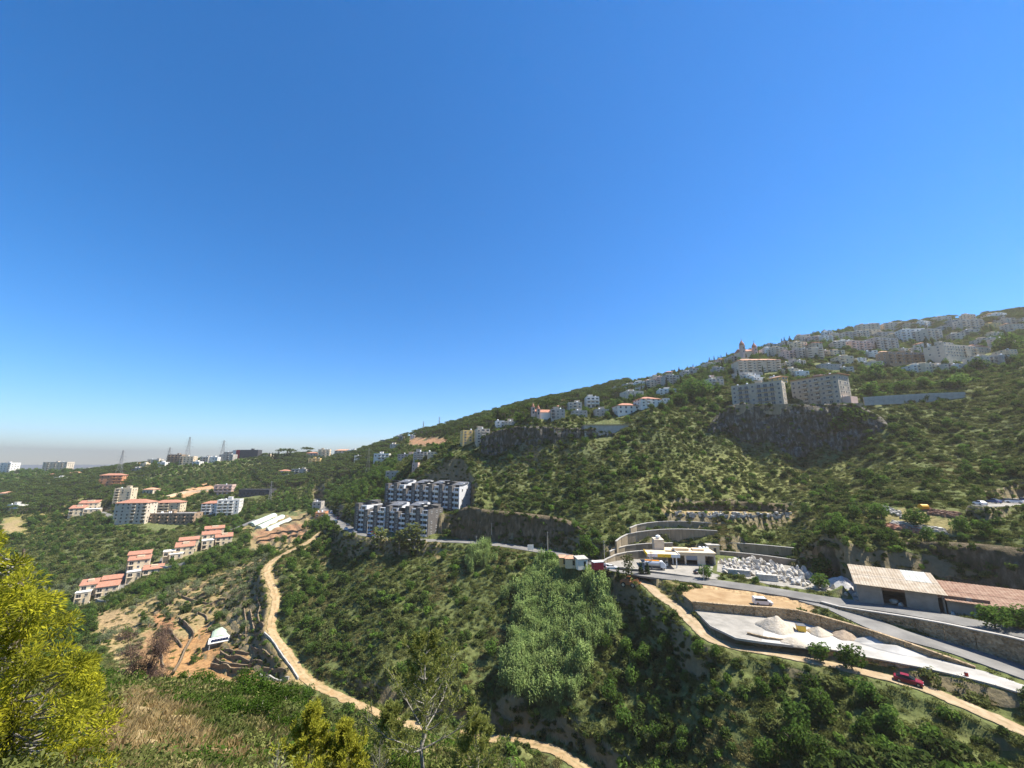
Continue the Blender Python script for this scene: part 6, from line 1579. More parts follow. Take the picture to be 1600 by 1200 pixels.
BAREP = [[(385, 930), (420, 925), (428, 985), (462, 1062), (340, 1062), (338, 1012), (385, 1002)], [(225, 985), (320, 975), (345, 1000), (395, 1030), (450, 1045), (440, 1066), (200, 1064)], [(385, 860), (395, 805), (480, 796), (496, 812), (470, 850), (430, 866)], [(145, 955), (215, 955), (212, 990), (150, 985)],
         [(1030, 796), (1240, 796), (1240, 812), (1040, 812)], [(255, 778), (330, 755), (345, 765), (330, 772)], [(640, 683), (705, 683), (700, 696), (635, 697)], [(0, 808), (40, 806), (40, 836), (0, 838)], [(1385, 792), (1500, 795), (1500, 836), (1385, 832)]]
PINEZ = [[(0, 722), (110, 735), (180, 715), (260, 740), (180, 770), (160, 800), (60, 800), (0, 830)], [(420, 700), (520, 720), (560, 700), (760, 640), (760, 672), (700, 682), (640, 682), (560, 745), (420, 770), (390, 740)], [(700, 665), (760, 640), (980, 600), (1000, 615), (900, 640), (760, 668)], [(1385, 490), (1490, 480), (1490, 512), (1400, 518)], [(1540, 480), (1600, 470), (1600, 505), (1540, 510)]]
TOWNZ = [[(940, 640), (1100, 560), (1600, 470), (1600, 585), (1340, 600), (1240, 640), (1130, 650), (1040, 650)]]
CANEZ = [[(812, 905), (850, 880), (925, 903), (965, 930), (958, 1000), (925, 1050), (900, 1100), (850, 1115), (800, 1090), (790, 1050), (808, 980)], [(735, 865), (765, 860), (770, 885), (735, 900)]]
DARKZ = [[(960, 960), (1060, 960), (1130, 1020), (1160, 1060), (1180, 1200), (960, 1200), (930, 1100)], [(440, 880), (500, 850), (560, 850), (520, 900), (500, 1000), (520, 1060), (470, 1010), (445, 960)], [(560, 770), (610, 740), (600, 800), (560, 830)], [(1280, 830), (1600, 820), (1600, 870), (1500, 855), (1290, 848)], [(1180, 1040), (1420, 1090), (1420, 1200), (1180, 1200)]]
GREENZ = [[(420, 790), (560, 745), (610, 730), (600, 770), (520, 800), (480, 795)], [(0, 880), (60, 890), (60, 930), (0, 940)]]
DRYN = [[(235, 1085), (200, 1060), (290, 1115), (400, 1200), (100, 1200), (180, 1080)]]
PLACED = {'shrub': [], 'pine': [], 'broad': [], 'olive': [], 'cypress': [], 'poplar': []}      # x, y, z, size, rot, variant, px, py, score
def grow(kind, x, y, size, rng, variants, sx=1.0, top=None):
    z = hz(x, y) - .12 * np.minimum(size, 2); px, py, d = project(x, y, z)
    t = size * (1.0 if kind != 'shrub' else 1.0)
    vis = seen(x, y, t)
    inf = (px > -40) & (px < 1640) & (py < 1260)
    for i in range(len(x)):
        PLACED[kind].append((x[i], y[i], z[i], size[i], rng.uniform(0, 6.28), rng.integers(variants), px[i], py[i], size[i] / d[i] * (1 if vis[i] and inf[i] else .001)))
rg = np.random.default_rng(21)
def cand(r0, r1, dens, rad, tolz=7.0):
    x, y = wedge(r0, r1, dens, rg)
    k = seen(x, y, 0, tolz); x, y = x[k], y[k]
    k = clear(x, y, rad); x, y = x[k], y[k]
    px, py, d = project(x, y, hz(x, y))
    return x, y, px + 12 * fbm(x / 10, y / 10, 2, 51), py + 5 * fbm(x / 10, y / 10, 2, 53)
def pick(m, *a): return [q[m] for q in a]
# shrubs on the slopes
x, y, px, py = cand(78, 420, .20, 1.0)
nz = fbm(x / 16, y / 16, 3, 61)
p_ = np.clip(.62 + 1.2 * nz, .10, 1.0)
p_ = np.where(inside(px, py, DARKZ), 1.0, p_); p_ = np.where(inside(px, py, TERR), .10, p_); p_ = np.where(inside(px, py, BAREP), .015, p_); p_ = np.where(inside(px, py, GROVE), .45, p_); p_ = np.where(inside(px, py, CANEZ), 0, p_)
p_ = np.where(inside(px, py, [[(1000, 735), (1200, 690), (1430, 690), (1420, 760), (1300, 790), (1120, 800), (1000, 790)]]), p_ * .55, p_)
m_ = rg.random(len(x)) < p_; x, y = pick(m_, x, y)
grow('shrub', x, y, (.75 + 1.75 * rg.random(len(x)) ** 1.9) * np.clip(1 + 1.1 * fbm(x / 28, y / 28, 2, 65), .65, 1.6), rg, 6)
x, y, px, py = cand(420, 900, .04, 1.0); m_ = ~inside(px, py, BAREP); x, y = pick(m_, x, y); grow('shrub', x, y, 1.2 + 2 * rg.random(len(x)), rg, 6)
x, y, px, py = cand(95, 340, .012, 1.4)                  # big dark thickets on the open slopes
m_ = (px > 730) & (py > 600) & (py < 860) & ~inside(px, py, BAREP) & (rg.random(len(x)) < np.where(px > 1340, .75, .4)); x, y = pick(m_, x, y); grow('shrub', x, y, 1.8 + 1.7 * rg.random(len(x)) ** 1.5, rg, 2)
x, y, px, py = cand(95, 230, .012, 1.4); m_ = (px < 1000) & (px > 440) & (py > 850) & ~inside(px, py, CANEZ + TERR) & (rg.random(len(x)) < .35); x, y = pick(m_, x, y); grow('shrub', x, y, 1.6 + 1.5 * rg.random(len(x)) ** 1.5, rg, 2)
# broadleaf trees
x, y, px, py = cand(78, 420, .03, 2.0)
p_ = np.where(inside(px, py, DARKZ), 1.0, np.where(inside(px, py, GREENZ), .9, .10)); p_ = np.where(inside(px, py, TERR + BAREP + CANEZ + GROVE), .03, p_); p_ = np.where(inside(px, py, TOWNZ), .6, p_)
p_ = np.where(inside(px, py, [[(1060, 690), (1440, 690), (1440, 790), (1040, 800)]]), .04, p_)
m_ = rg.random(len(x)) < p_; x, y = pick(m_, x, y); grow('broad', x, y, 3.0 + 3.2 * rg.random(len(x)) ** 1.3, rg, NV)
x, y, px, py = cand(420, 1000, .010, 2.0, 9)
m_ = (rg.random(len(x)) < np.where(inside(px, py, TOWNZ), .75, .8)) & ~inside(px, py, BAREP); x, y = pick(m_, x, y); grow('broad', x, y, 3.5 + 3.5 * rg.random(len(x)), rg, NV)
x, y, px, py = cand(290, 520, .022, 2.0)
m_ = (px < 620) & ~inside(px, py, GROVE + BAREP + TERR); x, y = pick(m_, x, y); grow('broad', x, y, 3.5 + 3.5 * rg.random(len(x)), rg, NV)
x, y, px, py = cand(900, 1500, .005, 2.0, 12); m_ = px < 760; x, y = pick(m_, x, y); grow('broad', x, y, 6 + 4 * rg.random(len(x)), rg, NV)
# pines on the ridges
x, y, px, py = cand(240, 1000, .022, 2.5, 9)
m_ = inside(px, py, PINEZ) & ~inside(px, py, BAREP); x, y = pick(m_, x, y); grow('pine', x, y, 6 + 4.5 * rg.random(len(x)), rg, NV)
# olives
x, y, px, py = cand(120, 430, .075, 1.6)
m_ = inside(px, py, GROVE) | (inside(px, py, TERR) & ~inside(px, py, BAREP[:4]) & (rg.random(len(x)) < .34)); x, y = pick(m_, x, y); grow('olive', x, y, 3.2 + 1.6 * rg.random(len(x)), rg, NV)
# cypresses
x, y, px, py = cand(250, 700, .0011, 1.0, 9)
m_ = inside(px, py, TOWNZ + PINEZ); x, y = pick(m_, x, y); grow('cypress', x, y, 6 + 5 * rg.random(len(x)), rg, NV)

# ------------------------------------------------------------------ plants: objects
MARKS = [(83, 738, 'the beige skyline block'), (171, 758, 'the orange red block'), (130, 800, 'the broad cream villa'), (200, 815, 'the six storey cream block'), (262, 818, 'the brown terraced flats'), (352, 805, 'the glazed white block'), (347, 772, 'the open frame building'),
 (395, 775, 'the dark hall'), (425, 815, 'the greenhouses'), (152, 932, 'the lowest villa'), (222, 900, 'the second villa'), (279, 872, 'the third villa'), (338, 853, 'the highest villa'), (342, 1005, 'the green roofed shed'), (285, 1020, 'the orange field'), (425, 900, 'the track bend'), (480, 1060, 'the foot of the terraces'),
 (570, 1100, 'the lowest track bend'), (499, 815, 'the orange brick house'), (290, 722, 'the tallest skyline pylon'), (385, 714, 'the red panel block'), (447, 718, 'the umbrella pine'), (505, 715, 'the tall cream ridge house'), (575, 735, 'the valley pylon'), (655, 718, 'the grey concrete block'), (615, 690, 'the crest flats'), (672, 690, 'the bare red patch'),
 (670, 770, 'the upper black flats'), (620, 820, 'the lower black flats'), (733, 690, 'the narrow yellow block'), (846, 655, 'the village church'), (800, 700, 'the village cliff'), (930, 640, 'the arched white house'), (950, 668, 'the grass roofed building'), (1018, 635, 'the larger white house'), (780, 830, 'the road cutting'), (880, 860, 'the roadside huts'),
 (870, 1000, 'the giant reed'), (985, 915, 'the rusty loader'), (1050, 830, 'the tiered concrete walls'), (1140, 795, 'the small pit'), (1200, 890, 'the white stone yard'), (1192, 946, 'the white minivan'), (1215, 975, 'the sandy heap'), (1421, 1064, 'the red car'), (1310, 1035, 'the two roadside trees'), (1400, 925, 'the large warehouse'), (1560, 950, 'the lean-to warehouse'),
 (1430, 825, 'the rubble heaps'), (1570, 790, 'the parking terrace'), (1183, 610, 'the left clifftop block'), (1290, 600, 'the right clifftop block'), (1250, 690, 'the apartment cliff'), (1172, 550, 'the domed church'), (1188, 575, 'the red roofed balcony block'), (1420, 562, 'the dark brown town block'), (1516, 555, 'the school'), (1430, 525, 'the white banded town block'), (1430, 610, 'the garden wall'), (1100, 700, 'the shadow edge of the cliff'), (700, 960, 'the middle of the spur'), (600, 930, 'the shrubby spur end'), (1050, 1050, 'the dark hollow'), (1250, 1130, 'the bank below the dirt road'), (1500, 1150, 'the right end of the dirt road'), (1500, 700, 'the open right slope'), (1000, 740, 'the green mid slope'), (900, 760, 'the shrubby slope')]
def region(px, py):
    a, b, n = min(MARKS, key=lambda m: (m[0] - px) ** 2 + 2.5 * (m[1] - py) ** 2)
    dx, dy = px - a, (py - b) * 1.6
    if abs(dx) > abs(dy): return ('right of ' if dx > 0 else 'left of ') + n
    return ('below ' if dy > 0 else 'above ') + n
NAMES = {'shrub': ('shrub', 'shrub', 'rounded {s} {c} shrub'), 'pine': ('pine_tree', 'tree', '{s} flat topped pine'), 'broad': ('broadleaf_tree', 'tree', '{s} round crowned green tree'), 'olive': ('olive_tree', 'tree', '{s} grey green olive tree'), 'cypress': ('cypress_tree', 'tree', '{s} dark pointed cypress'), 'poplar': ('poplar_tree', 'tree', '{s} slender pale green tree')}
MID = {'shrub': 1.4, 'pine': 8, 'broad': 4.8, 'olive': 3.4, 'cypress': 8.5, 'poplar': 6}
def put_plant(kind, e, label=None, group=None, sxy=1.0):
    x, y, z, s, rot, v, px, py, sc_ = e
    nm, cat, pat = NAMES[kind]
    lab = label or (pat.format(s='small' if s < MID[kind] * .85 else ('medium' if s < MID[kind] * 1.15 else 'large'), c=['dark green', 'dark green', 'olive green', 'olive green', 'bright green', 'dark green'][v % 6]) + ' ' + region(px, py))
    grp = group or f'{nm.replace("_", " ")}s on the hillsides'
    if kind == 'shrub':
        o = link(nm, SHRUB[v]); o.location = (x, y, z); o.scale = (s, s, s * .9); o.rotation_euler = (0, 0, rot); return tag(o, lab, cat, grp)
    r = empty(nm, (x, y, z), rot); tag(r, lab, cat, grp); r.scale = (s * sxy, s * sxy, s)
    t, c = TREE[kind][v]; link('trunk', t, r); link('crown', c, r)
    return r
def scatter_object(name, label, cat, meshes, P):
    """everything too small or too many to pick apart: one object, instanced on points"""
    if len(P) == 0: return
    P = np.array([p[:6] for p in P], float)
    me = bpy.data.meshes.new(name); me.vertices.add(len(P)); me.vertices.foreach_set('co', P[:, :3].astype(np.float32).ravel())
    for an, ty, dat in (('size', 'FLOAT', P[:, 3]), ('turn', 'FLOAT', P[:, 4])):
        me.attributes.new(an, ty, 'POINT').data.foreach_set('value', dat.astype(np.float32))
    me.attributes.new('which', 'INT', 'POINT').data.foreach_set('value', P[:, 5].astype(np.int32))
    cc = bpy.data.collections.new(name + '_kinds')
    for i, ms in enumerate(meshes):
        o = bpy.data.objects.new(f'{name}_kind_{i}', ms); cc.objects.link(o)
    ng = bpy.data.node_groups.new(name + '_nodes', 'GeometryNodeTree')
    ng.interface.new_socket('Geometry', in_out='INPUT', socket_type='NodeSocketGeometry'); ng.interface.new_socket('Geometry', in_out='OUTPUT', socket_type='NodeSocketGeometry')
    n, l = ng.nodes, ng.links
    gi, go = n.new('NodeGroupInput'), n.new('NodeGroupOutput'); ip = n.new('GeometryNodeInstanceOnPoints'); ci = n.new('GeometryNodeCollectionInfo')
    ci.inputs['Collection'].default_value = cc; ci.inputs['Separate Children'].default_value = True; ci.inputs['Reset Children'].default_value = True
    def na(nm, ty): q_ = n.new('GeometryNodeInputNamedAttribute'); q_.data_type = ty; q_.inputs['Name'].default_value = nm; return q_.outputs['Attribute']
    cx = n.new('ShaderNodeCombineXYZ'); l.new(na('turn', 'FLOAT'), cx.inputs['Z']); cs = n.new('ShaderNodeCombineXYZ')
    sz = na('size', 'FLOAT')
    for k in 'XYZ': l.new(sz, cs.inputs[k])
    l.new(gi.outputs[0], ip.inputs['Points']); l.new(ci.outputs[0], ip.inputs['Instance']); ip.inputs['Pick Instance'].default_value = True
    l.new(na('which', 'INT'), ip.inputs['Instance Index']); l.new(cx.outputs[0], ip.inputs['Rotation']); l.new(cs.outputs[0], ip.inputs['Scale'])
    l.new(ip.outputs[0], go.inputs[0])
    o = link(name, me); md = o.modifiers.new('scatter', 'NODES'); md.node_group = ng
    return tag(o, label, cat, kind='stuff')
def joined(kind):
    out = []
    for t, c in TREE[kind]:
        a, b = np.empty(len(t.vertices) * 3, np.float32), np.empty(len(c.vertices) * 3, np.float32)
        t.vertices.foreach_get('co', a); c.vertices.foreach_get('co', b); a, b = a.reshape(-1, 3), b.reshape(-1, 3)
        F = [tuple(p.vertices) for p in t.polygons] + [tuple(i + len(a) for i in p.vertices) for p in c.polygons]
        out.append(mesh_np('tree', np.concatenate([a, b]), F, [t.materials[0], c.materials[0]], [0] * len(t.polygons) + [1] * len(c.polygons)))
    return out
STUFF = {'shrub': ('shrub_cover', 'mass of smaller shrubs covering the hillsides', 'shrubs'), 'pine': ('pine_wood', 'pine wood massed on the far ridges', 'pine wood'), 'broad': ('woodland', 'green trees massed on the far hillsides', 'woodland'), 'olive': ('olive_grove', 'olive trees filling the valley grove', 'olive grove'), 'cypress': ('cypress_row', 'far cypresses among the houses', 'cypresses')}
for V_ in CLIFF_TOPS:                                    # a ragged fringe along the cliff edges
    for v_ in V_:
        if rg.random() < .62:
            s_ = rg.uniform(.6, 1.6); a_, b_ = v_[0] + rg.normal() * .8, v_[1] + rg.normal() * .8; q1, q2, _d = project(a_, b_, v_[2]); PLACED['shrub'].append((a_, b_, v_[2] - .45 * s_, s_, rg.uniform(0, 6.28), rg.integers(6), float(q1), float(q2), s_ / float(_d) * .6))
ST = (SLOPE > .85) & (RR[None, :] > 80) & (RR[None, :] < 330) & (np.abs(AZ)[:, None] < 1.0)   # steep banks
si, sj = np.where(ST); wt = (RR[sj] ** 2) * np.sqrt(1 + SLOPE[si, sj] ** 2); sel = rg.choice(len(si), 4200, p=wt / wt.sum())
xs_, ys_ = GX[si[sel], sj[sel]] + rg.normal(size=4200) * .6, GY[si[sel], sj[sel]] + rg.normal(size=4200) * .6
k_ = clear(xs_, ys_, .6); xs_, ys_ = xs_[k_], ys_[k_]; px, py, d_ = project(xs_, ys_, hz(xs_, ys_)); k_ = ~inside(px, py, CANEZ); grow('shrub', xs_[k_], ys_[k_], rg.uniform(.5, 1.5, k_.sum()), rg, 6)
for V_ in CLIFF_PTS:                                     # bushes rooted in the rock faces
    k_ = rg.random(len(V_)) < .12
    for v_ in V_[k_]:
        s_ = rg.uniform(.6, 1.7); q1, q2, _d = project(v_[0], v_[1], v_[2]); PLACED['shrub'].append((v_[0], v_[1], v_[2] - .5 * s_, s_, rg.uniform(0, 6.28), rg.integers(6), float(q1), float(q2), s_ / float(_d) * .6))
for kind, lst in PLACED.items():
    if not lst: continue
    lst.sort(key=lambda e: -e[8])
    cap = 290
    one = [e for e in lst[:cap] if e[8] > e[3] * 1e-5]
    for e in one: put_plant(kind, e)
    rest = lst[len(one):]
    if kind in STUFF: scatter_object(*STUFF[kind], SHRUB if kind == 'shrub' else joined(kind), rest)
# low scrub between the shrubs
x, y, px, py = cand(40, 340, .85, .35, 3.0)
p_ = np.clip(.75 + .9 * fbm(x / 9, y / 9, 3, 71), .1, 1); p_ = np.where(inside(px, py, TERR), .14, p_); p_ = np.where(inside(px, py, BAREP), .05, p_); p_ = np.where(inside(px, py, CANEZ), 0, p_)
m_ = rg.random(len(x)) < p_; x, y = pick(m_, x, y)
nn_ = fbm(x / 20, y / 20, 3, 75); kk = np.where(nn_ > .3, 2, rg.choice([0, 1, 3, 4, 5], len(x)))
scatter_object('scrub', 'low olive and straw coloured scrub between the shrubs', 'scrub', SCRUB, np.stack([x, y, hz(x, y) - .05, .55 + .7 * rg.random(len(x)), rg.uniform(0, 6.28, len(x)), kk], 1))
x, y, px, py = cand(330, 760, .11, .6, 3.0); m_ = ~inside(px, py, BAREP); x, y = pick(m_, x, y)
scatter_object('far_scrub', 'green scrub and grass covering the far hillsides', 'scrub', SCRUB, np.stack([x, y, hz(x, y) - .1, 1.3 + 1.5 * rg.random(len(x)), rg.uniform(0, 6.28, len(x)), rg.choice([0, 1, 3, 4, 5, 4], len(x))], 1))
# giant reed
x, y = wedge(80, 230, .62, rg); k_ = seen(x, y, 0, 5); x, y = x[k_], y[k_]; px, py, d = project(x, y, hz(x, y)); px, py = px + 34 * fbm(x / 7, y / 7, 3, 91), py + 14 * fbm(x / 7, y / 7, 3, 93); m_ = in_poly(px, py, CANEZ[0]) | (in_poly(px, py, CANEZ[1])); x, y = x[m_], y[m_]; k_ = clear(x, y, .5); x, y = x[k_], y[k_]
scatter_object('giant_reed', 'dense stand of pale green giant reed on the slope below the road', 'giant reed', CANE, np.stack([x, y, hz(x, y) - .1, (.8 + .6 * rg.random(len(x))) * np.clip(1 + .4 * fbm(x / 6, y / 6, 2, 95), .7, 1.25), rg.uniform(0, 6.28, len(x)), rg.integers(0, 4, len(x))], 1))
# single trees that stand out
def lone(kind, label, px, py, hpx, sxy=1.0, pos=None, v=0):
    p = pos or G(px, py); s = hpx * depth(p) / FPX
    return put_plant(kind, (p.x, p.y, p.z - .1, s, px * .7, (v + int(px)) % NV, px, py, 0), label, 'trees that stand alone', sxy)
lone('broad', 'left of two bright green trees at the edge of the dirt road', 1283, 1036, 32, 1.1)
lone('broad', 'right of two bright green trees at the edge of the dirt road', 1332, 1048, 40, 1.1)
lone('broad', 'big round dark tree left of the concrete walls', 917, 877, 40, 1.1); lone('broad', 'bushy dark tree beside the roadside kiosk', 858, 888, 30, 1.2)
lone('poplar', 'left of two tall feathery trees in front of the lower black flats', 592, 858, 32, 2.0); lone('poplar', 'right of two tall feathery trees in front of the lower black flats', 645, 862, 42, 2.2); lone('poplar', 'middle feathery tree in front of the lower black flats', 625, 862, 34, 1.8)
for a, b, c, d in [('leftmost', 950, 906, 20), ('second', 966, 909, 22), ('third', 1002, 905, 26), ('rightmost', 1012, 903, 24)]: lone('cypress', f'{a} dark conifer in the row beside the rusty loader', a and b, c, d, 1.9)
lone('poplar', 'tall pale poplar in the conifer row by the station', 982, 908, 40, 1.2); lone('broad', 'young bright green tree at the corner of the stone yard', 1104, 906, 24, 1.0)
lone('broad', 'upper round tree beside the grey dust heap', 1289, 906, 34, 1.3); lone('broad', 'lower dark bush tree beside the grey dust heap', 1284, 921, 26, 1.2); lone('broad', 'round hedge bush between the two stone slab stacks', 1182, 911, 12, 1.2)
lone('broad', 'round tree among the rubble heaps above the warehouse', 1432, 824, 30, 1.35); lone('broad', 'leaning leafy tree hiding the end of the warehouse', 1556, 985, 40, 1.2); lone('broad', 'leafy tree at the right picture edge by the warehouse', 1594, 985, 42, 1.3)
lone('pine', 'wide umbrella pine on the ridge right of the red panel block', 447, 719, 19, 1.7); lone('pine', 'smaller umbrella pine left of the red roofed ridge house', 480, 714, 16, 1.4)
for i in range(9): lone('cypress', 'dark conifer in the tight skyline row under the umbrella pines', 420 + i * 4.6, 719 + (i % 3), 12 + (i * 5) % 4, 1.5)
lone('broad', 'large light green tree right of the bigger white house', 1082, 622, 34, 1.3); lone('broad', 'dark tree right of the large light green tree', 1100, 618, 26, 1.3); lone('broad', 'small tree in front of the light green hillside trees', 1063, 632, 20, 1.4)
lone('broad', 'big dark tree right of the clifftop block with red roof edge', 1370, 592, 28, 1.4); lone('broad', 'dark ivy covered tree hanging over the cliff edge', 1330, 652, 38, 1.3, W(1330, 231, 21)); lone('broad', 'second dark tree hanging over the cliff edge', 1308, 668, 34, 1.2, W(1308, 232, 15))
lone('broad', 'tall green tree at the top right corner of the town', 1580, 552, 34, 1.2); lone('cypress', 'tall cypress beside the school at the upper right', 1572, 548, 26, 1.6); lone('broad', 'broad tree below the school building', 1530, 578, 22, 1.4)
for i, (b, c, d) in enumerate([(1362, 616, 22), (1385, 612, 14), (1412, 611, 18), (1445, 608, 20), (1478, 607, 17), (1500, 606, 24)]): lone('broad', f'{["leftmost", "second", "third", "fourth", "fifth", "rightmost"][i]} green tree in the row behind the long garden wall', b, c, d, 1.5)
for i, b in enumerate((1448, 1460)): lone('cypress', f'{["left", "right"][i]} of two thin cypresses above the dark brown block', b, 548, 20, 1.0)
lone('cypress', 'single cypress between the red roofed block and the clifftop flats', 1231, 592, 24, 1.0); lone('cypress', 'dark cypress on the pine hill below the bare patch', 696, 700, 12, 1.0)

# ------------------------------------------------------------------ the near hillside: young pines, bushes, dry grass
LM['newpine'] = leaf_mat('yellow_pine_needles', (.10, .115, .018), (.49, .465, .035), .45, .05, 2.6, 2.6, -.85)
LM['yellowish'] = leaf_mat('sapling_needles', (.25, .26, .03), (.48, .455, .06), .45, .1, 2.5)
LM['thinpine'] = leaf_mat('olive_pine_needles', (.155, .180, .040), (.285, .295, .085), .4, .1, 1.5)
LM['near_a'] = leaf_mat('near_bush_leaves', (.040, .080, .012), (.105, .165, .026), .4, .25, .8)
LM['near_b'] = leaf_mat('near_olive_bush_leaves', (.060, .080, .022), (.130, .145, .045), .35, .25, .8)
def near_shrub(seed, m, n=2600, size=.085):
    rng = np.random.default_rng(seed); lo = []
    for i in range(16):
        a, rr = rng.uniform(0, 6.28), rng.uniform(.1, .75); s = rng.uniform(.18, .36)
        lo.append((rr * math.cos(a), rr * math.sin(a), rng.uniform(.1, .72), s, s, s))
    V, F = lobes_cloud(lo, n, size, rng, shell=.35); V[:, 2] = np.maximum(V[:, 2], -.05)
    mb = MB()
    return V, F
NEAR = []
for i, k in enumerate(('near_a', 'near_b', 'near_a', 'near_b')):
    V, F = near_shrub(300 + i, None); NEAR.append(mesh_np('bush', V, F, [LM[k]]))
STEM = []
for i in range(2):
    mb = MB(); rn_ = random.Random(i)
    for k in range(9):
        a = k * 2.4; mb.tube((0, 0, -.2), (.5 * math.cos(a), .5 * math.sin(a), .35 + .3 * rn_.random()), .025, .008, 5)
    STEM.append(mb.mesh('stems', [M_BARKG]))
def ground_at(px, zc):
    xn = (px - 800) / FPX
    y = zc * 1.09
    for _ in range(12):
        p = Vector((xn * zc, y, 0)); z = h1(p.x, p.y) - CZ; y = (zc - z * SP) / CP
    return Vector((xn * zc, y, h1(xn * zc, y)))
NB = [(235,34,1.5,1),(268,36,1.6,0),(300,37,1.7,0),(335,37,1.7,1),(368,37,1.8,0),(402,36,1.7,0),(436,35,1.6,0),(470,33,1.5,1),(505,32,1.3,0),(540,31,1.3,1),(575,30,1.2,0),(610,29,1.4,0),(648,28,1.4,1),(690,27,1.4,0),(728,27,1.3,1),(765,27,1.2,1),(800,27,1.2,0),
      (282,30,1.4,0),(318,30,1.6,2),(352,29,1.7,0),(385,28,2.0,2),(420,28,1.9,2),(455,27,1.6,0),(490,26,1.3,1),(525,26,1.2,3),(560,25,1.2,1),(600,25,1.2,2),(640,24,1.3,1),(680,23,1.2,0),(720,23,1.2,1),(760,23,1.1,3),
      (365,22,1.2,2),(400,22,1.6,2),(345,25,1.2,0),(440,22,1.1,0),(475,21,1.0,1),(510,20,.9,3),(545,20,1.0,1),(585,19,1.0,1),(625,19,1.0,0),(700,19,1.0,1),(740,19,.9,3),(775,21,1.0,1),(200,44,2.2,0),(165,46,2.4,1),(240,50,2.2,0),(180,60,2.6,0),(140,55,2.6,2),(100,60,2.6,0),(270,58,2.3,1),(210,68,2.6,0),(305,46,1.7,1),(340,48,1.6,0)]
for i, (px, zc, s, k) in enumerate(NB):
    p = ground_at(px, zc); r = empty('bush', (p.x, p.y, p.z - .1), px * .13); r.scale = (s, s, s * .85)
    where = 'in the dip right of the yellow pine' if zc > 42 else ('along the brow of the near slope' if zc >= 29 else ('at the foot of the near slope' if px < 480 else 'between the young pines at the bottom'))
    tag(r, f'{["bright green", "olive green", "fresh green", "dull olive"][k]} leafy bush {where}', 'bush', 'bushes on the near hillside')
    link('stems', STEM[i % 2], r); link('foliage', NEAR[k], r)
# dead brown bush
p = ground_at(216, 34); r = empty('dead_bush', (p.x, p.y, p.z - .1), .4); tag(r, 'large dead purplish brown bush behind the yellow pine', 'bush')
rng = np.random.default_rng(9); lo = [(rng.uniform(-1.7, 1.7), rng.uniform(-1, 1), rng.uniform(1.2, 4.9), .75, .75, .65) for _ in range(22)]
V, F = lobes_cloud(lo, 15000, .17, rng, shell=.2, aspect=.16, spread=1.2); link('twigs', mesh_np('twigs', V, F, [LM['dead']]), r)
mb = MB()
for k, l_ in enumerate(lo): mb.tube((0, 0, -.2), l_[:3], .05, .015, 5)
mb.build('branches', mat('dead_bark', (.12, .085, .07), .95), r)

def branch_tree(h, seed, whorls=9, per=4, spread=.42, start=.18, up=.55, r0=None, sub=4):
    """trunk, limbs and twigs of a young pine; returns mesh builders and twig segments for the needles"""
    rn_ = random.Random(seed); tr, br, tw = MB(), MB(), []
    r0 = r0 or h * .016; P = [Vector((0, 0, -.3))]; n = 10
    for i in range(n): P.append(P[-1] + Vector((rn_.uniform(-.02, .02) * h, rn_.uniform(-.02, .02) * h, (h + .3) / n)))
    for i in range(n): tr.tube(P[i], P[i + 1], r0 * (1 - .085 * i), r0 * (1 - .085 * (i + 1)), 7)
    for w in range(whorls):
        t = start + (1 - start) * (w / whorls) ** .9; f = t * n; b = P[int(f)].lerp(P[min(int(f) + 1, n)], f - int(f))
        for k in range(per):
            a = w * 1.3 + k * 6.283 / per + rn_.uniform(-.4, .4); L = h * spread * (1.08 - t) * rn_.uniform(.65, 1.15); q = b.copy(); d = Vector((math.cos(a), math.sin(a), .25 + up * t)); rr = r0 * .42 * (1.15 - t)
            for s in range(4):
                d = (d + Vector((rn_.uniform(-.22, .22), rn_.uniform(-.22, .22), .16))).normalized(); e = q + d * L / 4
                br.tube(q, e, rr * (1 - s * .22), rr * (1 - (s + 1) * .22), 5)
                if s >= 1:
                    for _ in range(sub):
                        dd = (d + Vector((rn_.uniform(-.9, .9), rn_.uniform(-.9, .9), rn_.uniform(-.2, .8)))).normalized(); e2 = q.lerp(e, rn_.random()) ; e3 = e2 + dd * L * rn_.uniform(.14, .3)
                        br.tube(e2, e3, rr * .3, rr * .1, 4); tw.append((e2, e3))
                q = e
            tw.append((q - d * L / 4, q + d * L * .08))
    tw.append((P[-2], P[-1] + Vector((0, 0, h * .03))))
    return tr, br, tw
def needles(tw, per, L, w, rng, jitter=.02):
    A = np.array([tuple(a) for a, b in tw]); Bq = np.array([tuple(b) for a, b in tw]); k = np.repeat(np.arange(len(tw)), per); t = rng.random(len(k)) ** .6
    C = A[k] * (1 - t)[:, None] + Bq[k] * t[:, None] + rng.normal(size=(len(k), 3)) * jitter
    D = (Bq - A)[k]; D /= np.linalg.norm(D, axis=1)[:, None] + 1e-9; D = D + rng.normal(size=D.shape) * .65; D /= np.linalg.norm(D, axis=1)[:, None]
    S = np.cross(D, rng.normal(size=D.shape)); S /= np.linalg.norm(S, axis=1)[:, None] + 1e-9
    l_ = (L * (.6 + .7 * rng.random(len(k))))[:, None]
    V = np.stack([C, C + D * l_ * .5 + S * w, C + D * l_, C + D * l_ * .5 - S * w], 1).reshape(-1, 3)
    return mesh_np('needles', V, np.arange(4 * len(k)).reshape(-1, 4), [])
def young_pine(label, p, h, seed, lm, bark, per_tw, L, w, rz=0, **kw):
    r = empty('pine_sapling', p, rz); tag(r, label, 'tree', 'young pines in the foreground')
    tr, br, tw = branch_tree(h, seed, **kw); tr.build('trunk', bark, r); br.build('branches', bark, r)
    me = needles(tw, per_tw, L, w, np.random.default_rng(seed)); me.materials.append(LM[lm]); link('needles', me, r)
    return r
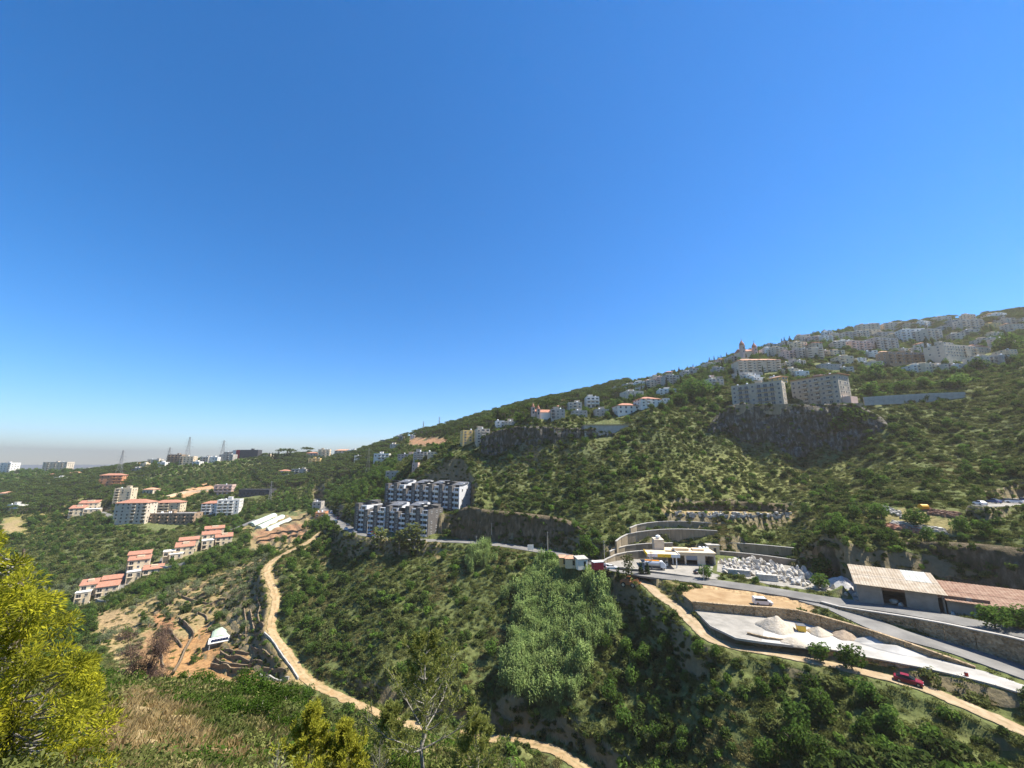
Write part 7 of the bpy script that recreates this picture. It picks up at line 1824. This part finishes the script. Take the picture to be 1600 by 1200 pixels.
young_pine('thin young pine with bare grey branches at bottom centre', ground_at(664, 14.5), 5.4, 4, 'thinpine', M_BARKG, 15, .16, .015, sub=5, whorls=9, per=4, spread=.62, up=.35, start=.3)
young_pine('small yellow green pine sapling at bottom left of centre', ground_at(478, 12.5), 2.2, 6, 'yellowish', M_BARK, 24, .13, .015, sub=5, whorls=7, per=5, spread=.62)
young_pine('second yellow pine sapling close to the first one', ground_at(535, 12.5), 1.8, 12, 'yellowish', M_BARK, 22, .13, .015, sub=5, whorls=6, per=5, spread=.7)
young_pine('low olive pine sapling right of the bare branched pine', ground_at(745, 17), 3.0, 8, 'thinpine', M_BARKG, 15, .16, .015, sub=5, whorls=7, per=5, spread=.65)
young_pine('low olive pine sapling left of the bare branched pine', ground_at(600, 18), 2.8, 15, 'thinpine', M_BARKG, 15, .16, .015, sub=5, whorls=7, per=5, spread=.65)
# grey dead twigs
for i, (px, zc, h, lab) in enumerate([(590, 13, 1.5, 'leafless grey shrub left of the bare branched pine'), (800, 17, 1.6, 'leafless grey shrub at the bottom right of the young pines'), (430, 10, 1.0, 'leafless brown shrub under the yellow sapling')]):
    p = ground_at(px, zc); r = empty('dry_shrub', p, i); tag(r, lab, 'shrub'); tr, br, tw = branch_tree(h, 30 + i, whorls=8, per=5, spread=.6, start=.05, up=.9, sub=4, r0=.018)
    tr.build('trunk', M_BARKG, r); br.build('branches', M_BARKG, r)
# the big yellow green pine at the left
base = ground_at(10, 7.6); pr = empty('pine_tree', base); tag(pr, 'large bright yellow green pine filling the lower left corner', 'tree')
CROWN = [(-120, 800), (0, 822), (35, 834), (52, 866), (62, 910), (100, 926), (118, 950), (136, 985), (158, 1002), (170, 1040), (186, 1066), (182, 1108), (196, 1165), (185, 1240), (-120, 1240)]
rng = np.random.default_rng(77); lo, tips = [], []
while len(lo) < 190:
    a, b = rng.uniform(-120, 200), rng.uniform(800, 1240)
    if not in_poly(np.array([a + 14]), np.array([b - 12]), CROWN)[0]: continue
    q_ = Z(a, b, rng.uniform(6.2, 8.8)) - base; s = rng.uniform(.13, .29); lo.append((q_.x, q_.y, q_.z, s, s, s * 1.05)); tips.append(q_)
lo_a = np.array(lo); n_ = 52000; k_ = rng.integers(0, len(lo), n_); d_ = rng.normal(size=(n_, 3)); d_[:, 2] += .35; d_ /= np.linalg.norm(d_, axis=1)[:, None]
C_ = lo_a[k_, :3] + d_ * lo_a[k_, 3:] * (.35 + .65 * rng.random(n_) ** .7)[:, None]; D_ = d_ + rng.normal(size=d_.shape) * .5; D_ /= np.linalg.norm(D_, axis=1)[:, None]; S_ = np.cross(D_, rng.normal(size=D_.shape)); S_ /= np.linalg.norm(S_, axis=1)[:, None]
L_ = (.085 * (.6 + .8 * rng.random(n_)))[:, None]
V = np.stack([C_, C_ + D_ * L_ * .5 + S_ * .012, C_ + D_ * L_, C_ + D_ * L_ * .5 - S_ * .012], 1).reshape(-1, 3)
link('needles', mesh_np('needles', V, np.arange(4 * n_).reshape(-1, 4), [LM['newpine']]), pr)
mb = MB(); top = Vector((np.mean(lo_a[:, 0]) - .2, np.mean(lo_a[:, 1]), lo_a[:, 2].max() * .9)); mb.tube((0, 0, -.5), top * .5, .12, .08, 8); mb.tube(top * .5, top, .08, .02, 8); mb.build('trunk', M_BARK, pr)
mb = MB()
for q_ in tips:
    b_ = top * max(.08, min(.95, (q_.z - .7) / max(top.z, .1))); m_ = b_.lerp(q_, .5) + Vector((0, 0, -.12)); mb.tube(b_, m_, .022, .016, 5); mb.tube(m_, q_, .016, .006, 5)
mb.build('branches', M_BARKG, pr)
x, y = wedge(44, 82, .16, rg, 56); k_ = seen(x, y, 0, 4); x, y = x[k_], y[k_]; k_ = clear(x, y, .8); x, y = x[k_], y[k_]
scatter_object('bush_cover', 'leafy bushes covering the slope down to the valley', 'bushes', NEAR, np.stack([x, y, hz(x, y) - .1, .7 + 1.3 * rg.random(len(x)) ** 1.5, rg.uniform(0, 6.28, len(x)), rg.integers(0, 4, len(x))], 1))
# dry grass and low herbs under foot
def tuft_mesh(seed, m, n=60, h=.45):
    rng = np.random.default_rng(seed); V, F = [], []
    for i in range(n):
        a = rng.uniform(0, 6.28); b = np.array([rng.normal() * .16, rng.normal() * .16, 0]); L = h * rng.uniform(.5, 1.2); le = np.array([math.cos(a), math.sin(a), 0]) * L * rng.uniform(.15, .6); s = np.array([-math.sin(a), math.cos(a), 0]) * .0045
        o = len(V); V += [b - s, b + s, b + le * .4 + (0, 0, L * .65), b + le + (0, 0, L * .9)]; F += [(o, o + 1, o + 2), (o + 2, o + 1, o + 3)]
    return mesh_np('tuft', np.array(V), F, [m])
LM['herb'] = leaf_mat('green_herb_blades', (.10, .12, .03), (.19, .19, .06), .35, .3, 1.0)
TUFT = [tuft_mesh(i, LM['grass' if i < 3 else 'herb'], 46, .45 if i < 3 else .38) for i in range(5)]
x, y = wedge(6, 46, 11.0, rg, 56); k_ = seen(x, y, 0, 2.5); x, y = x[k_], y[k_]; px, py, d = project(x, y, hz(x, y)); dry = inside(px + 60 * fbm(x / 3, y / 3, 3, 5), py + 20 * fbm(x / 2, y / 2, 2, 8), DRYN); k_ = rg.random(len(x)) < np.where(dry, .55, 1.0) * np.clip(.8 + 1.2 * fbm(x / 2, y / 2, 2, 15), .15, 1); x, y, dry = x[k_], y[k_], dry[k_]; dry &= rg.random(len(x)) < .8
kk = np.where(dry | (rg.random(len(x)) < .12), rg.integers(0, 3, len(x)), rg.integers(3, 5, len(x)))
scatter_object('dry_grass', 'dry straw coloured grass and herbs on the near slope', 'grass', TUFT, np.stack([x, y, hz(x, y) - .03, (.5 + .6 * rg.random(len(x))) * np.clip(np.hypot(x, y) / 22, .42, 1.0), rg.uniform(0, 6.28, len(x)), kk], 1))
x, y = wedge(7, 48, .8, rg, 56); k_ = seen(x, y, 0, 3); x, y = x[k_], y[k_]; px, py, d = project(x, y, hz(x, y)); k_ = ~inside(px, py, DRYN); x, y = x[k_], y[k_]
nb_ = [clump_mesh(400 + i, LM[('near_b', 'scrub', 'near_a', 'straw')[i]], 420, .16) for i in range(4)]
scatter_object('low_scrub', 'low mixed scrub covering the near slope', 'scrub', nb_, np.stack([x, y, hz(x, y) - .05, (.6 + .8 * rg.random(len(x))) * np.clip(np.hypot(x, y) / 24, .4, 1.0), rg.uniform(0, 6.28, len(x)), rg.integers(0, 4, len(x))], 1))

# ------------------------------------------------------------------ the air over the valley
hm = bpy.data.materials.new('hazy_air'); hm.use_nodes = True
hn, hl = hm.node_tree.nodes, hm.node_tree.links
hn.clear()
ho = hn.new('ShaderNodeOutputMaterial'); hv = hn.new('ShaderNodeVolumePrincipled')
hv.inputs['Color'].default_value = (0.72, 0.655, 0.585, 1)
hv.inputs['Density'].default_value = 0.00018
hv.inputs['Anisotropy'].default_value = 0.3
hl.new(hv.outputs[0], ho.inputs['Volume'])
mb = MB(); mb.span(-9600, 9600, -9600, 9600, CZ - 320, CZ + 262)
tag(link('haze', mb.mesh('haze', [hm])), 'pale summer haze hanging over the valley and the coast', 'haze', kind='stuff')
